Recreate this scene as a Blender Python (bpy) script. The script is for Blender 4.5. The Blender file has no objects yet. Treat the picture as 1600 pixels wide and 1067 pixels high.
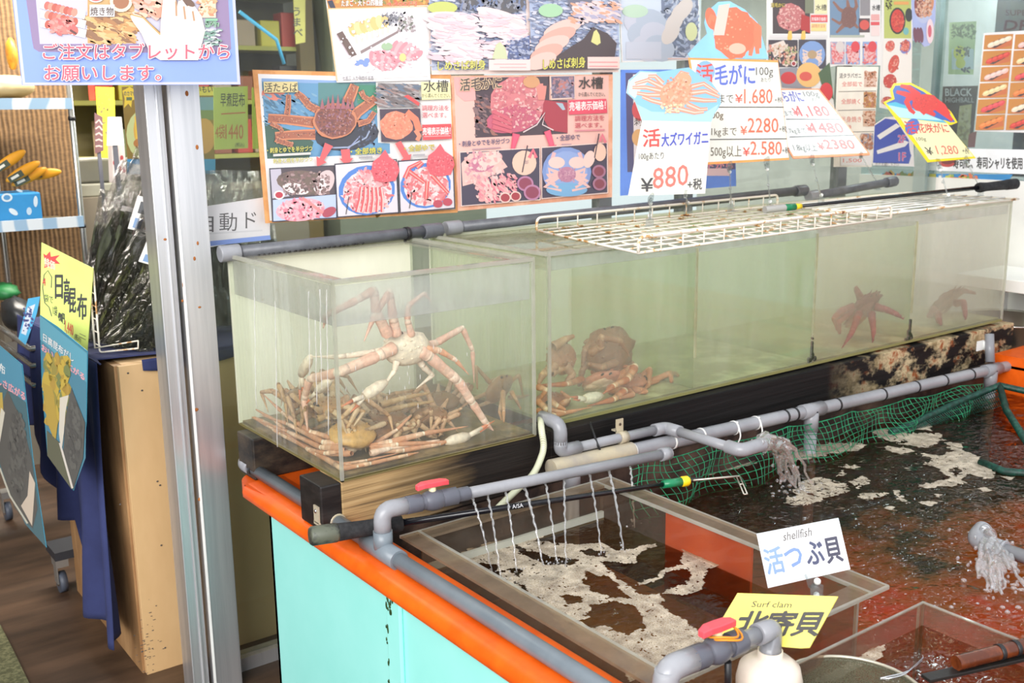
import bpy, bmesh, math, random
from mathutils import Vector, Matrix, noise
sc = bpy.context.scene
COL = sc.collection
# ---------------------------------------------------------------- camera
CAM = Vector((-1.0277, -2.0367, 1.5522))
RGT = Vector((0.8023765, -0.59667595, -0.0130289))
UPV = Vector((0.13641096, 0.1620977, 0.97730056))
FWD = Vector((0.58101979, 0.78594029, -0.21145653))
FPX = 1657.2
cam = bpy.data.cameras.new('camera'); cam.sensor_width = 36; cam.lens = FPX / 1600 * 36
cam.clip_start = .02; cam.clip_end = 60
cam.dof.use_dof = True; cam.dof.focus_distance = 2.35; cam.dof.aperture_fstop = 7.1
co = bpy.data.objects.new('camera', cam); COL.objects.link(co)
co.matrix_world = Matrix(((RGT.x, UPV.x, -FWD.x, CAM.x), (RGT.y, UPV.y, -FWD.y, CAM.y), (RGT.z, UPV.z, -FWD.z, CAM.z), (0, 0, 0, 1)))
sc.camera = co
# ---------------------------------------------------------------- light
w = bpy.data.worlds.new('daylight'); sc.world = w; w.use_nodes = True
w.node_tree.nodes['Background'].inputs[0].default_value = (.93, .96, 1, 1)
w.node_tree.nodes['Background'].inputs[1].default_value = 1.05
def area(name, loc, target, sx, sy, power, col=(1, 1, 1)):
    l = bpy.data.lights.new(name, 'AREA'); l.shape = 'RECTANGLE'; l.size = sx; l.size_y = sy; l.energy = power; l.color = col
    o = bpy.data.objects.new(name, l); COL.objects.link(o); o.location = loc
    o.rotation_euler = (Vector(target) - Vector(loc)).to_track_quat('-Z', 'Y').to_euler(); return o
area('open_sky_over_street', (-4.6, -3.7, 3.6), (.6, .0, .9), 5, 3.2, 430, (1, .98, .96))
area('shop_ceiling_lamp', (.4, 2.3, 2.5), (.4, 2.3, 0), 1.6, .3, 75, (1, .93, .82))
area('shop_ceiling_lamp', (.2, 4.4, 2.5), (.2, 4.4, 0), 1.6, .3, 110, (1, .93, .82))
area('shop_ceiling_lamp', (2.6, 2.6, 2.5), (2.6, 2.6, 0), 1.6, .3, 60, (1, .97, .92))
area('side_room_fill', (3.9, .2, 2.5), (3.9, .2, 0), .5, 1.2, 60, (1, .98, .95))  # added fill light, brightens the inner wall behind the side glass
vs = sc.view_settings; vs.view_transform = 'Standard'; vs.look = 'None'; vs.gamma = 1; vs.use_curve_mapping = False; vs.exposure = 0.34
sc.cycles.max_bounces = 16; sc.cycles.transparent_max_bounces = 48; sc.cycles.volume_bounces = 6
sc.cycles.glossy_bounces = 4; sc.cycles.transmission_bounces = 8; sc.cycles.diffuse_bounces = 3
sc.cycles.caustics_reflective = False; sc.cycles.caustics_refractive = False; sc.cycles.sample_clamp_indirect = 4
sc.cycles.use_denoising = True
# ---------------------------------------------------------------- measuring: a photo point on a plane of the place
def ray(x, y): return FWD + RGT * ((x - 800) / FPX) - UPV * ((y - 533.5) / FPX)
def PX(x, y, v): d = ray(x, y); return CAM + d * ((v - CAM.x) / d.x)
def PY(x, y, v): d = ray(x, y); return CAM + d * ((v - CAM.y) / d.y)
def PZ(x, y, v): d = ray(x, y); return CAM + d * ((v - CAM.z) / d.z)
def PN(x, y, p, n): d = ray(x, y); return CAM + d * ((Vector(p) - CAM).dot(n) / d.dot(n))
# ---------------------------------------------------------------- materials
def lin(c): return tuple((v / 255 / 12.92) if v / 255 <= .04045 else ((v / 255 + .055) / 1.055) ** 2.4 for v in c[:3])
class NT:
    def __init__(s, name):
        s.m = bpy.data.materials.new(name); s.m.use_nodes = True; s.t = s.m.node_tree; s.t.nodes.clear()
        s.out = s.n('ShaderNodeOutputMaterial')
    def n(s, ty, **kw):
        x = s.t.nodes.new(ty)
        for k, v in kw.items():
            if k.startswith('i_'): x.inputs[k[2:].replace('_', ' ')].default_value = v
            else: setattr(x, k, v)
        return x
    def l(s, a, b): s.t.links.new(a, b)
    def coord(s, scale=(1, 1, 1)):
        tc = s.n('ShaderNodeTexCoord'); mp = s.n('ShaderNodeMapping'); mp.inputs['Scale'].default_value = scale
        s.l(tc.outputs['Object'], mp.inputs['Vector']); return mp.outputs[0]
    def noise(s, sc_, scale=(1, 1, 1), detail=4, rough=.6):
        x = s.n('ShaderNodeTexNoise'); x.inputs['Scale'].default_value = sc_; x.inputs['Detail'].default_value = detail; x.inputs['Roughness'].default_value = rough
        s.l(s.coord(scale), x.inputs['Vector']); return x.outputs['Fac']
    def ramp(s, fac, *stops):
        r = s.n('ShaderNodeValToRGB'); e = r.color_ramp.elements
        while len(e) < len(stops): e.new(.5)
        for i, (p, c) in enumerate(stops):
            e[i].position = p; e[i].color = (*c, 1) if len(c) == 3 else c
        s.l(fac, r.inputs[0]); return r.outputs[0]
    def mix(s, fac, a, b, mode='MIX'):
        x = s.n('ShaderNodeMix', data_type='RGBA', blend_type=mode)
        for i, v in ((0, fac), (6, a), (7, b)):
            if isinstance(v, (int, float)): x.inputs[i].default_value = v
            elif isinstance(v, tuple): x.inputs[i].default_value = (*v, 1)
            else: s.l(v, x.inputs[i])
        return x.outputs[2]
    def math(s, op, a, b=None):
        x = s.n('ShaderNodeMath', operation=op)
        for i, v in enumerate((a, b)):
            if v is None: continue
            if isinstance(v, (int, float)): x.inputs[i].default_value = v
            else: s.l(v, x.inputs[i])
        return x.outputs[0]
    def bump(s, h, strength=.3, dist=.01):
        b = s.n('ShaderNodeBump'); b.inputs['Strength'].default_value = strength; b.inputs['Distance'].default_value = dist
        s.l(h, b.inputs['Height']); return b.outputs[0]
    def mixs(s, fac, a, b):
        x = s.n('ShaderNodeMixShader')
        if isinstance(fac, (int, float)): x.inputs[0].default_value = fac
        else: s.l(fac, x.inputs[0])
        s.l(a, x.inputs[1]); s.l(b, x.inputs[2]); return x.outputs[0]
    def bsdf(s, col=None, rough=.5, metal=0, normal=None, spec=.5):
        b = s.n('ShaderNodeBsdfPrincipled'); b.inputs['Roughness'].default_value = rough; b.inputs['Metallic'].default_value = metal
        b.inputs['Specular IOR Level'].default_value = spec
        if isinstance(col, tuple): b.inputs['Base Color'].default_value = (*col, 1)
        elif col is not None: s.l(col, b.inputs['Base Color'])
        if normal is not None: s.l(normal, b.inputs['Normal'])
        return b
    def done(s, sh): s.l(sh, s.out.inputs[0]); return s.m
def M(name, rgb, rough=.5, metal=0, var=.08, nscale=8, stretch=(1, 1, 1), bump=0, spec=.5):
    t = NT(name); c = lin(rgb); nz = t.noise(nscale, stretch)
    col = t.ramp(nz, (.3, tuple(max(0, v * (1 - var)) for v in c)), (.7, tuple(min(1, v * (1 + var)) for v in c)))
    b = t.bsdf(col, rough, metal, t.bump(nz, bump, .004) if bump else None, spec)
    return t.done(b.outputs[0])
def M2(name, a, b_, lo=.45, hi=.6, rough=.5, metal=0, nscale=8, stretch=(1, 1, 1), bump=.1, detail=6):
    t = NT(name); nz = t.noise(nscale, stretch, detail, .65)
    col = t.ramp(nz, (lo, lin(a)), (hi, lin(b_)))
    return t.done(t.bsdf(col, rough, metal, t.bump(nz, bump, .004)).outputs[0])
def clear(name, tint=(240, 245, 240), film=(215, 218, 205), amount=.08, rough=.03, streak=(10, 10, 1.2), contrast=.5, trans=.5, fres=1.45):
    """transparent plate with a thin worn film: streaky, partly translucent"""
    t = NT(name)
    tr = t.n('ShaderNodeBsdfTransparent'); tr.inputs[0].default_value = (*lin(tint), 1)
    gl = t.n('ShaderNodeBsdfGlossy'); gl.inputs['Roughness'].default_value = rough
    fr = t.n('ShaderNodeFresnel'); fr.inputs[0].default_value = fres
    ge = t.n('ShaderNodeNewGeometry')
    g = t.mixs(t.math('MULTIPLY', fr.outputs[0], t.math('SUBTRACT', 1, ge.outputs['Backfacing'])), tr.outputs[0], gl.outputs[0])
    if amount <= 0: return t.done(g)
    df = t.n('ShaderNodeBsdfDiffuse'); df.inputs[0].default_value = (*lin(film), 1)
    tl = t.n('ShaderNodeBsdfTranslucent'); tl.inputs[0].default_value = (*lin(film), 1)
    fm = t.mixs(trans, df.outputs[0], tl.outputs[0])
    nz = t.noise(3, streak, 5)
    fac = t.ramp(nz, (.25, (amount * (1 - contrast),) * 3), (.75, (min(1, amount * (1 + contrast)),) * 3))
    return t.done(t.mixs(t.math('MULTIPLY', fac, t.math('SUBTRACT', 1, ge.outputs['Backfacing'])), g, fm))
PRINT = None
def print_mat():
    global PRINT
    if PRINT: return PRINT
    t = NT('printed_ink'); a = t.n('ShaderNodeVertexColor', layer_name='ink')
    b = t.bsdf(t.mix(.08, t.mix(1, a.outputs[0], (.9, .89, .88), 'MULTIPLY'), (.7, .68, .68)), .35); PRINT = t.done(b.outputs[0]); return PRINT
def ink_mat(name, rough=.45, nscale=120, var=.25, bump=.25, spec=.5):
    t = NT(name); a = t.n('ShaderNodeVertexColor', layer_name='ink'); nz = t.noise(nscale)
    c = t.mix(1, a.outputs[0], t.ramp(nz, (.3, (1 - var,) * 3), (.7, (1 + var * .3,) * 3)), 'MULTIPLY')
    return t.done(t.bsdf(c, rough, 0, t.bump(nz, bump, .002), spec).outputs[0])
# ---------------------------------------------------------------- mesh building
class MB:
    def __init__(s): s.v = []; s.f = []; s.sm = []; s.fc = []; s.cc = None
    def add(s, vs_, fs, smooth=False):
        o = len(s.v); s.v += [Vector(p) for p in vs_]
        for f in fs: s.f.append(tuple(i + o for i in f)); s.sm.append(smooth); s.fc.append(s.cc)
        return s
    def box(s, a, b):
        x0, y0, z0 = a; x1, y1, z1 = b
        return s.add([(x0, y0, z0), (x1, y0, z0), (x1, y1, z0), (x0, y1, z0), (x0, y0, z1), (x1, y0, z1), (x1, y1, z1), (x0, y1, z1)],
                     [(0, 3, 2, 1), (4, 5, 6, 7), (0, 1, 5, 4), (1, 2, 6, 5), (2, 3, 7, 6), (3, 0, 4, 7)])
    def obox(s, c, ax, ay, az):
        c, ax, ay, az = map(Vector, (c, ax, ay, az)); vs_ = [c + i * ax + j * ay + k * az for k in (-1, 1) for (i, j) in ((-1, -1), (1, -1), (1, 1), (-1, 1))]
        return s.add(vs_, [(0, 3, 2, 1), (4, 5, 6, 7), (0, 1, 5, 4), (1, 2, 6, 5), (2, 3, 7, 6), (3, 0, 4, 7)])
    def plate(s, q, n, th):
        """flat plate: outline q (any count), thickness th going against n"""
        n = Vector(n).normalized(); k = len(q); q = [Vector(p) for p in q]
        fs = [tuple(range(k)), tuple(range(2 * k - 1, k - 1, -1))] + [(i, k + i, k + (i + 1) % k, (i + 1) % k) for i in range(k)]
        return s.add(q + [p - n * th for p in q], fs)
    def tube(s, pts, r, n=12, cap=True, closed=False, smooth=True):
        pts = [Vector(p) for p in pts]; k = len(pts); rr = r if isinstance(r, (list, tuple)) else [r] * k
        rings = []; ref = None
        for i, p in enumerate(pts):
            if closed: t = pts[(i + 1) % k] - pts[i - 1]
            else: t = (pts[min(i + 1, k - 1)] - pts[max(i - 1, 0)])
            t = t.normalized() if t.length > 1e-9 else Vector((0, 0, 1))
            if ref is None:
                ref = Vector((0, 0, 1)) if abs(t.z) < .9 else Vector((1, 0, 0))
            a = (ref - t * ref.dot(t));
            if a.length < 1e-6: a = t.orthogonal()
            a.normalize(); b = t.cross(a); ref = a
            rings.append([p + (a * math.cos(2 * math.pi * j / n) + b * math.sin(2 * math.pi * j / n)) * rr[i] for j in range(n)])
        vs_ = [v for rg in rings for v in rg]; fs = []
        for i in range(k if closed else k - 1):
            for j in range(n):
                i2 = (i + 1) % k; fs.append((i * n + j, i * n + (j + 1) % n, i2 * n + (j + 1) % n, i2 * n + j))
        o = len(s.v); s.add(vs_, fs, smooth)
        if cap and not closed:
            for idx in (tuple(o + j for j in range(n - 1, -1, -1)), tuple(o + (k - 1) * n + j for j in range(n))):
                s.f.append(idx); s.sm.append(False); s.fc.append(s.cc)
        return s
    def pipe(s, pts, ro, ri, n=16):
        """short open pipe with a hollow end at its last point"""
        p, q = Vector(pts[-2]), Vector(pts[-1]); d = (q - p).normalized()
        s.tube(pts, ro, n, cap=False); s.tube([q, q - d * .03], [ri, ri], n); s.tube([q, q + d * 1e-5], [ro, ri], n, cap=False); return s
    def ell(s, c, ax, ay, az, nu=16, nv=10, fn=None):
        c, ax, ay, az = map(Vector, (c, ax, ay, az)); vs_ = []
        for i in range(nv + 1):
            th = math.pi * i / nv
            for j in range(nu):
                ph = 2 * math.pi * j / nu; d = Vector((math.sin(th) * math.cos(ph), math.sin(th) * math.sin(ph), math.cos(th)))
                k = fn(d) if fn else 1
                vs_.append(c + (ax * d.x + ay * d.y + az * d.z) * k)
        fs = [(i * nu + j, (i + 1) * nu + j, (i + 1) * nu + (j + 1) % nu, i * nu + (j + 1) % nu) for i in range(nv) for j in range(nu)]
        return s.add(vs_, fs, True)
    def lathe(s, base, prof, axis=(0, 0, 1), n=24):
        a = Vector(axis).normalized(); u = a.orthogonal().normalized(); v = a.cross(u); base = Vector(base)
        vs_ = [base + a * h + (u * math.cos(2 * math.pi * j / n) + v * math.sin(2 * math.pi * j / n)) * r for r, h in prof for j in range(n)]
        fs = [(i * n + j, i * n + (j + 1) % n, (i + 1) * n + (j + 1) % n, (i + 1) * n + j) for i in range(len(prof) - 1) for j in range(n)]
        return s.add(vs_, fs, True)
    def grid(s, fn, nu, nv, smooth=True):
        vs_ = [fn(i / nu, j / nv) for j in range(nv + 1) for i in range(nu + 1)]
        return s.add(vs_, [(j * (nu + 1) + i, j * (nu + 1) + i + 1, (j + 1) * (nu + 1) + i + 1, (j + 1) * (nu + 1) + i) for j in range(nv) for i in range(nu)], smooth)
    def build(s, name, mat=None, parent=None, bevel=0, solid=0, sub=0, remesh=0):
        me = bpy.data.meshes.new(name); me.from_pydata(s.v, [], s.f); me.update()
        me.polygons.foreach_set('use_smooth', s.sm)
        if any(c is not None for c in s.fc):
            ca = me.color_attributes.new('ink', 'FLOAT_COLOR', 'CORNER'); buf = []
            for p, c in zip(me.polygons, s.fc):
                cc = (*lin(c or (255, 255, 255)), 1); buf += list(cc) * p.loop_total
            ca.data.foreach_set('color', buf)
        o = bpy.data.objects.new(name, me); COL.objects.link(o)
        if mat: me.materials.append(mat)
        if parent: o.parent = parent; o.matrix_parent_inverse = Matrix.Translation(-Vector(parent.location))
        if remesh: m = o.modifiers.new('r', 'REMESH'); m.mode = 'VOXEL'; m.voxel_size = remesh; m.use_smooth_shade = True
        if solid: m = o.modifiers.new('s', 'SOLIDIFY'); m.thickness = solid; m.offset = 0
        if bevel:
            m = o.modifiers.new('b', 'BEVEL'); m.width = bevel; m.segments = 2; m.limit_method = 'ANGLE'; m.angle_limit = 1.0
        if sub: m = o.modifiers.new('u', 'SUBSURF'); m.levels = sub; m.render_levels = sub
        return o
def tag(o, label, cat, group=None, kind=None):
    o['label'] = label; o['category'] = cat
    if group: o['group'] = group
    if kind: o['kind'] = kind
    return o
def thing(name, loc, label, cat, group=None):
    o = bpy.data.objects.new(name, None); COL.objects.link(o); o.location = loc; o.empty_display_size = .05
    return tag(o, label, cat, group)
def struct(o, label=None): 
    o['kind'] = 'structure'
    if label: o['label'] = label
    return o
def bend(pts, r, n=5):
    """round the corners of a polyline"""
    pts = [Vector(p) for p in pts]; out = [pts[0]]
    for a, b, c in zip(pts, pts[1:], pts[2:]):
        d1 = (a - b); d2 = (c - b); rr = min(r, d1.length * .49, d2.length * .49); p, q = b + d1.normalized() * rr, b + d2.normalized() * rr
        for i in range(n + 1):
            t = i / n; out.append(p * (1 - t) ** 2 + b * 2 * t * (1 - t) + q * t * t)
    return out + [pts[-1]]
# ---------------------------------------------------------------- printed pictures: flat ink drawn on a board's own plane
_tx = {}
def glyphs(body, bold=0):
    bold = 0; k = (body, bold)
    if k not in _tx:
        c = bpy.data.curves.new('t', 'FONT'); c.body = body; c.resolution_u = 2; c.offset = bold; c.fill_mode = 'FRONT'
        o = bpy.data.objects.new('t', c); COL.objects.link(o); bpy.context.view_layer.update()
        me = bpy.data.meshes.new_from_object(o.evaluated_get(bpy.context.evaluated_depsgraph_get()))
        vs_ = [(v.co.x, v.co.y) for v in me.vertices]; fs = [tuple(p.vertices) for p in me.polygons]
        bpy.data.objects.remove(o); bpy.data.curves.remove(c); bpy.data.meshes.remove(me)
        x0 = min((v[0] for v in vs_), default=0); x1 = max((v[0] for v in vs_), default=1)
        _tx[k] = (vs_, fs, x0, x1)
    return _tx[k]
class Art:
    def __init__(s, p, n, T=(0, 0, 1), step=3e-5):
        s.p = Vector(p); s.n = Vector(n).normalized(); s.mb = MB(); s.k = 1; s.T = T; s.step = step; s.rnd = random.Random(5)
    def at(s, x, y): return PN(s.T[0] + x / s.T[2], s.T[1] + y / s.T[2], s.p, s.n) + s.n * (s.k * s.step)
    def poly(s, pts, col):
        s.mb.cc = col; s.mb.add([s.at(*p) for p in pts], [tuple(range(len(pts)))]); s.k += 1; return s
    def rect(s, x0, y0, x1, y1, col, sl=0): return s.poly([(x0, y0), (x1, y0 + sl * (x1 - x0)), (x1, y1 + sl * (x1 - x0)), (x0, y1)], col)
    def ell(s, cx, cy, rx, ry, col, rot=0, n=18, jag=0):
        c, q = math.cos(rot), math.sin(rot); P = []
        for i in range(n):
            a = 2 * math.pi * i / n; k = 1 + jag * s.rnd.uniform(-1, 1); x, y = rx * math.cos(a) * k, ry * math.sin(a) * k
            P.append((cx + x * c - y * q, cy + x * q + y * c))
        return s.poly(P, col)
    def stroke(s, pts, w_, col, taper=1.0):
        n = len(pts); L = []; R = []
        for i, (x, y) in enumerate(pts):
            a = pts[max(0, i - 1)]; b = pts[min(n - 1, i + 1)]; dx, dy = b[0] - a[0], b[1] - a[1]; d = math.hypot(dx, dy) or 1
            ww = w_ / 2 * (1 + (taper - 1) * i / max(1, n - 1)); L.append((x - dy / d * ww, y + dx / d * ww)); R.append((x + dy / d * ww, y - dx / d * ww))
        s.mb.cc = col; s.mb.add([s.at(*p) for p in L + R], [(i, i + 1, n + i + 1, n + i) for i in range(n - 1)]); s.k += 1; return s
    def fleck(s, x0, y0, x1, y1, cols, n, r, asp=1, ang=None, inside=None):
        """scatter of small irregular patches: the grain of a photograph of food"""
        mean = tuple(sum(c[i] for c in cols) / len(cols) for i in range(3)); cols = [tuple(c[i] * .62 + mean[i] * .38 for i in range(3)) for c in cols]; r *= .62
        for _ in range(int(n * 2.2)):
            x, y = s.rnd.uniform(x0, x1), s.rnd.uniform(y0, y1)
            if inside and ((x - inside[0]) / inside[2]) ** 2 + ((y - inside[1]) / inside[3]) ** 2 > 1: continue
            k = s.rnd.uniform(.5, 1.3) * r; a = s.rnd.uniform(0, 3.14) if ang is None else ang + s.rnd.uniform(-.25, .25)
            s.ell(x, y, k * asp, k, s.rnd.choice(cols), a, 7, .35); s.k -= 1 if s.rnd.random() < .8 else 0
        s.k += 1; return s
    def text(s, body, x, y, size, col, bold=.0, wid=1.0, slope=0, skew=0, out=None, ow=.05, fit=None, vert=False):
        """x, y: left end of the baseline; size: em height; fit: total width"""
        if vert:
            for i, ch in enumerate(body): s.text(ch, x, y + i * size * 1.05, size, col, bold, wid, slope, skew, out, ow)
            return s
        for cc, bb in (((out, bold + ow), (col, bold)) if out else ((col, bold),)):
            vs_, fs, x0, x1 = glyphs(body, bb); kx = size * wid
            _, _, f0, f1 = glyphs(body, bold)
            if fit: kx = fit / max(1e-6, f1 - f0)
            b_ = bb * size * .55; nd = 1 if bb < .004 else (4 if bb < .03 else 6)
            for q in range(nd):
                ox, oy = (0, 0) if nd == 1 else (b_ * math.cos(6.2832 * (q + .5) / nd), b_ * math.sin(6.2832 * (q + .5) / nd)); P = []
                for (gx, gy) in vs_:
                    X_ = (gx - f0) * kx + ox; Y_ = gy * size + oy; P.append(s.at(x + X_ + Y_ * skew, y - Y_ + X_ * slope))
                s.mb.cc = cc; s.mb.add(P, fs); s.k += .5
            s.k += .5
        return s
    def crab(s, cx, cy, rx, ry, body, leg, legs, lw, spots=None, eye=None):
        for L in legs: s.stroke(L, lw, leg, .45)
        s.ell(cx, cy, rx, ry, body, 0, 22, .07)
        if spots: s.fleck(cx - rx, cy - ry, cx + rx, cy + ry, spots, 40, rx * .07, 1.3, None, (cx, cy, rx * .92, ry * .92))
        return s
    def build(s, parent, name='printed_picture'):
        return s.mb.build(name, print_mat(), parent)
def board(name, px, p, n, th, mat, label, cat, group=None, T=(0, 0, 1)):
    """a flat panel whose outline is given by its corners in the photo, standing on the plane through p with normal n"""
    n = Vector(n).normalized(); q = [PN(T[0] + x / T[2], T[1] + y / T[2], p, n) for x, y in px]
    o = MB().plate(q, n, th).build(name, mat); tag(o, label, cat, group)
    return o, Art(p, n, T)
# ================================================================ materials used often
pvc_slate = M2('slate_pvc', (104, 114, 122), (122, 131, 138), .35, .65, .34, nscale=6, bump=.02)
pvc = M2('grey_pvc', (136, 137, 142), (156, 157, 162), .35, .65, .32, nscale=6, bump=.02)
pvc_warm = M2('yellowed_pvc', (158, 150, 140), (188, 176, 148), .4, .6, .35, nscale=5, bump=.02)
pvc_dark = M2('dark_pvc', (84, 86, 92), (112, 114, 120), .4, .65, .4, nscale=9, bump=.05)
pvc_valve = M('valve_grey', (92, 94, 104), .4)
black = M('black_plastic', (24, 24, 27), .45, 0, .2)
rubber = M2('black_foam_grip', (22, 22, 24), (44, 44, 46), .4, .65, .85, nscale=60, bump=.2)
pinkred = M('red_valve_handle', (240, 82, 92), .4, 0, .05)
white_pl = M('white_plastic', (238, 238, 234), .45, 0, .03)
steel = M('bright_steel', (200, 202, 205), .22, 1, .05)
alu = M2('brushed_aluminium', (206, 207, 210), (226, 226, 228), .4, .6, .36, .8, 30, (1, 1, .03), .02)
wood_pale = M2('pale_weathered_wood', (96, 82, 62), (190, 160, 112), .36, .6, .7, nscale=10, stretch=(.25, 1, 3.2), bump=.3)
wood_dark = M2('tarred_black_wood', (20, 17, 17), (52, 46, 43), .45, .7, .5, nscale=9, stretch=(.3, 1, 3), bump=.4)
green_tape = M('green_tape', (22, 125, 82), .3)
yellow_tape = M('yellow_tape', (240, 205, 30), .35)
clearpl = clear('clear_stand_plastic', (235, 238, 238), (245, 245, 245), .22, .05, (8, 8, 8))
# ================================================================ the room
fl = M2('brown_vinyl_floor', (58, 44, 34), (92, 70, 54), .35, .65, .4, nscale=3, stretch=(.5, 3, 1), bump=.05)
struct(MB().box((-4, -3.2, -.1), (5, 7, 0)).build('floor', fl))
struct(MB().box((-4, .68, 2.62), (5, 7, 2.7)).build('ceiling', M('white_ceiling', (214, 212, 204), .8)))
struct(MB().box((-4, 6.9, 0), (5, 7, 2.62)).build('wall_back', M('back_wall_paint', (150, 146, 132), .8)))
struct(MB().box((-4.1, .68, 0), (-4, 7, 2.62)).build('wall_left', M('left_wall_paint', (150, 140, 120), .8)))
# shop front: glass pane between aluminium posts
gl = clear('shop_glass', (232, 238, 236), amount=.03, film=(200, 205, 205), rough=.01)
struct(MB().box((-.05, .672, .04), (3.34, .678, 2.62)).build('window_1', gl))
struct(MB().box((-.05, .65, 0), (3.34, .70, .04)).build('trim_2', alu))
for i, xx in enumerate((PY(936, 480, .66).x, PY(1062, 480, .66).x, 2.62)):
    struct(MB().box((xx, .66, .04), (xx + .055, .70, 2.62)).build('trim_%d' % (i + 4), M('mullion_grey', (140, 143, 146), .4, .6)))
p_ = MB().box((-.118, .575, 0), (-.044, .70, 2.62)).build('trim_1', alu, bevel=.002); struct(p_)
struct(MB().box((-.1235, .572, 0), (-.1185, .579, 2.62)).build('trim_3', M('white_sealing_strip', (242, 240, 236), .5)))
d_ = MB().box((-.172, .60, 0), (-.128, .68, 2.62)).box((-.147, .594, 0), (-.141, .602, 2.62)).build('door_1', alu, bevel=.002); struct(d_)
ru = MB(); rnd = random.Random(3)
for (x, y) in ((309, 380), (304, 404), (312, 480), (286, 445), (285, 470), (307, 640), (312, 780), (258, 374), (292, 146), (308, 230)):
    c = PY(x, y, .5745); ru.ell(c, (.004 * rnd.uniform(.5, 1.4), 0, 0), (0, .0006, 0), (0, 0, .005 * rnd.uniform(.5, 1.5)), 8, 5)
ru.build('rust_stain', M('rust', (160, 95, 40), .8), p_)['kind'] = 'stuff'
# side wall with the glazed shop front at the end of the tubs
WX = 3.36
struct(MB().box((WX + .02, -1.2, 0), (WX + .08, 1.1, 1.24)).build('wall_right', M('white_panel_wall', (232, 230, 226), .5, 0, .02)))
struct(MB().box((WX + .03, -1.2, 1.24), (WX + .04, 1.1, 2.62)).build('window_2', clear('side_glass', (225, 236, 238), (225, 232, 234), .14, .01, (2, 2, 2), .2)))
struct(MB().box((WX, .74, 0), (WX + .07, .80, 2.62)).build('trim_7', M('pale_frame', (205, 212, 214), .4, .3)))
struct(MB().box((WX + .9, -1.4, 0), (WX + .96, 3, 2.62)).build('wall_right_inner', M('inner_wall', (188, 190, 186), .8)))
# ================================================================ the fish tub
T = thing('fish_tub', (1.3, -.5, 0), 'big turquoise tub of sea water with an orange rim', 'tub')
turq = NT('turquoise_gelcoat'); nz = turq.noise(5); turq = turq.done(turq.bsdf(turq.ramp(nz, (.3, lin((150, 228, 219))), (.7, lin((159, 233, 225)))), .38).outputs[0])
orange = M2('orange_gelcoat', (226, 88, 14), (244, 104, 22), .4, .6, .35, nscale=7, bump=.02)
liner = M2('stained_orange_liner', (46, 34, 24), (150, 52, 20), .46, .62, .5, nscale=3.2, bump=.05)
MB().box((-.043, -2.4, .02), (-.02, .32, .615)).box((-.043, .30, .02), (2.9, .32, .615)).build('outer_panel', turq, T, bevel=.004)
ribm = MB().tube([PX(585, 925, -.043) * 1 + Vector((0, 0, -.0)), Vector((-.043, PX(585, 925, -.043).y, .03))], .008, 8)
yr = PX(612, 930, -.043).y
MB().box((-.052, yr - .045, .03), (-.042, yr + .012, .61)).build('seam_batten', turq, T, bevel=.006)
ms = MB()
for i in range(70):
    t = rnd.random() ** 2.2; z = .605 - t * .5; y = yr + .013 + rnd.gauss(0, .004) + (rnd.uniform(-.03, 0) if z > .565 else 0)
    s_ = rnd.uniform(.001, .0034) * (1.5 if z > .56 else 1); ms.ell((-.0435 - (.009 if y < yr + .012 else 0), y, z), (.0012, 0, 0), (0, s_, 0), (0, 0, s_ * rnd.uniform(1, 2.6)), 7, 5)
ms.build('algae_growth', M2('algae', (30, 60, 22), (58, 84, 40), nscale=80), T)['kind'] = 'stuff'
rim = MB()
def lip(p0, p1, wdt=.1, inward=Vector((1, 0, 0))):
    p0, p1 = Vector(p0), Vector(p1); prof = [(-.028, .600), (-.036, .607), (-.037, .622), (-.03, .634), (-.015, .640), (.075, .640), (.084, .634), (.087, .62), (.087, .60)]
    vs_ = [p + inward * (a + .0) + Vector((0, 0, z)) for p in (p0, p1) for a, z in prof]; k = len(prof)
    rim.add(vs_, [(i, i + 1, k + i + 1, k + i) for i in range(k - 1)], True)
lip((-.03, -2.4, 0), (-.03, .42, 0))
rim.box((.02, .134, .60), (2.97, .5, .638))
cv = [Vector((-.06 + .09 * (1 - math.cos(a)), .42 + .09 * math.sin(a), 0)) for a in [i * math.pi / 16 for i in range(9)]]
for a, b in zip(cv, cv[1:]): rim.add([(a.x, a.y, .602), (b.x, b.y, .602), (b.x, b.y, .638), (a.x, a.y, .638)], [(0, 1, 2, 3)], True)
rim.add([(p.x, p.y, .638) for p in cv] + [(.03, .3, .638)], [tuple(range(9)) + (9,)])
rim.add([(-.06, .42, .638), (.03, .3, .638), (-.04, .2, .638)], [(0, 1, 2)])
rim.box((2.72, -2.4, .60), (2.97, .0, .645))
rim.build('rim', orange, T)
MB().box((.02, -2.4, .20), (.03, .02, .61)).build('inner_wall', orange, T); MB().box((2.72, -2.4, .2), (2.74, .02, .61)).build('inner_wall', orange, T)
MB().box((.02, .0, .20), (2.72, .012, .61)).build('stained_back_wall', M2('stained_back_wall', (30, 24, 22), (104, 84, 72), .45, .68, nscale=6), T)
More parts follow.
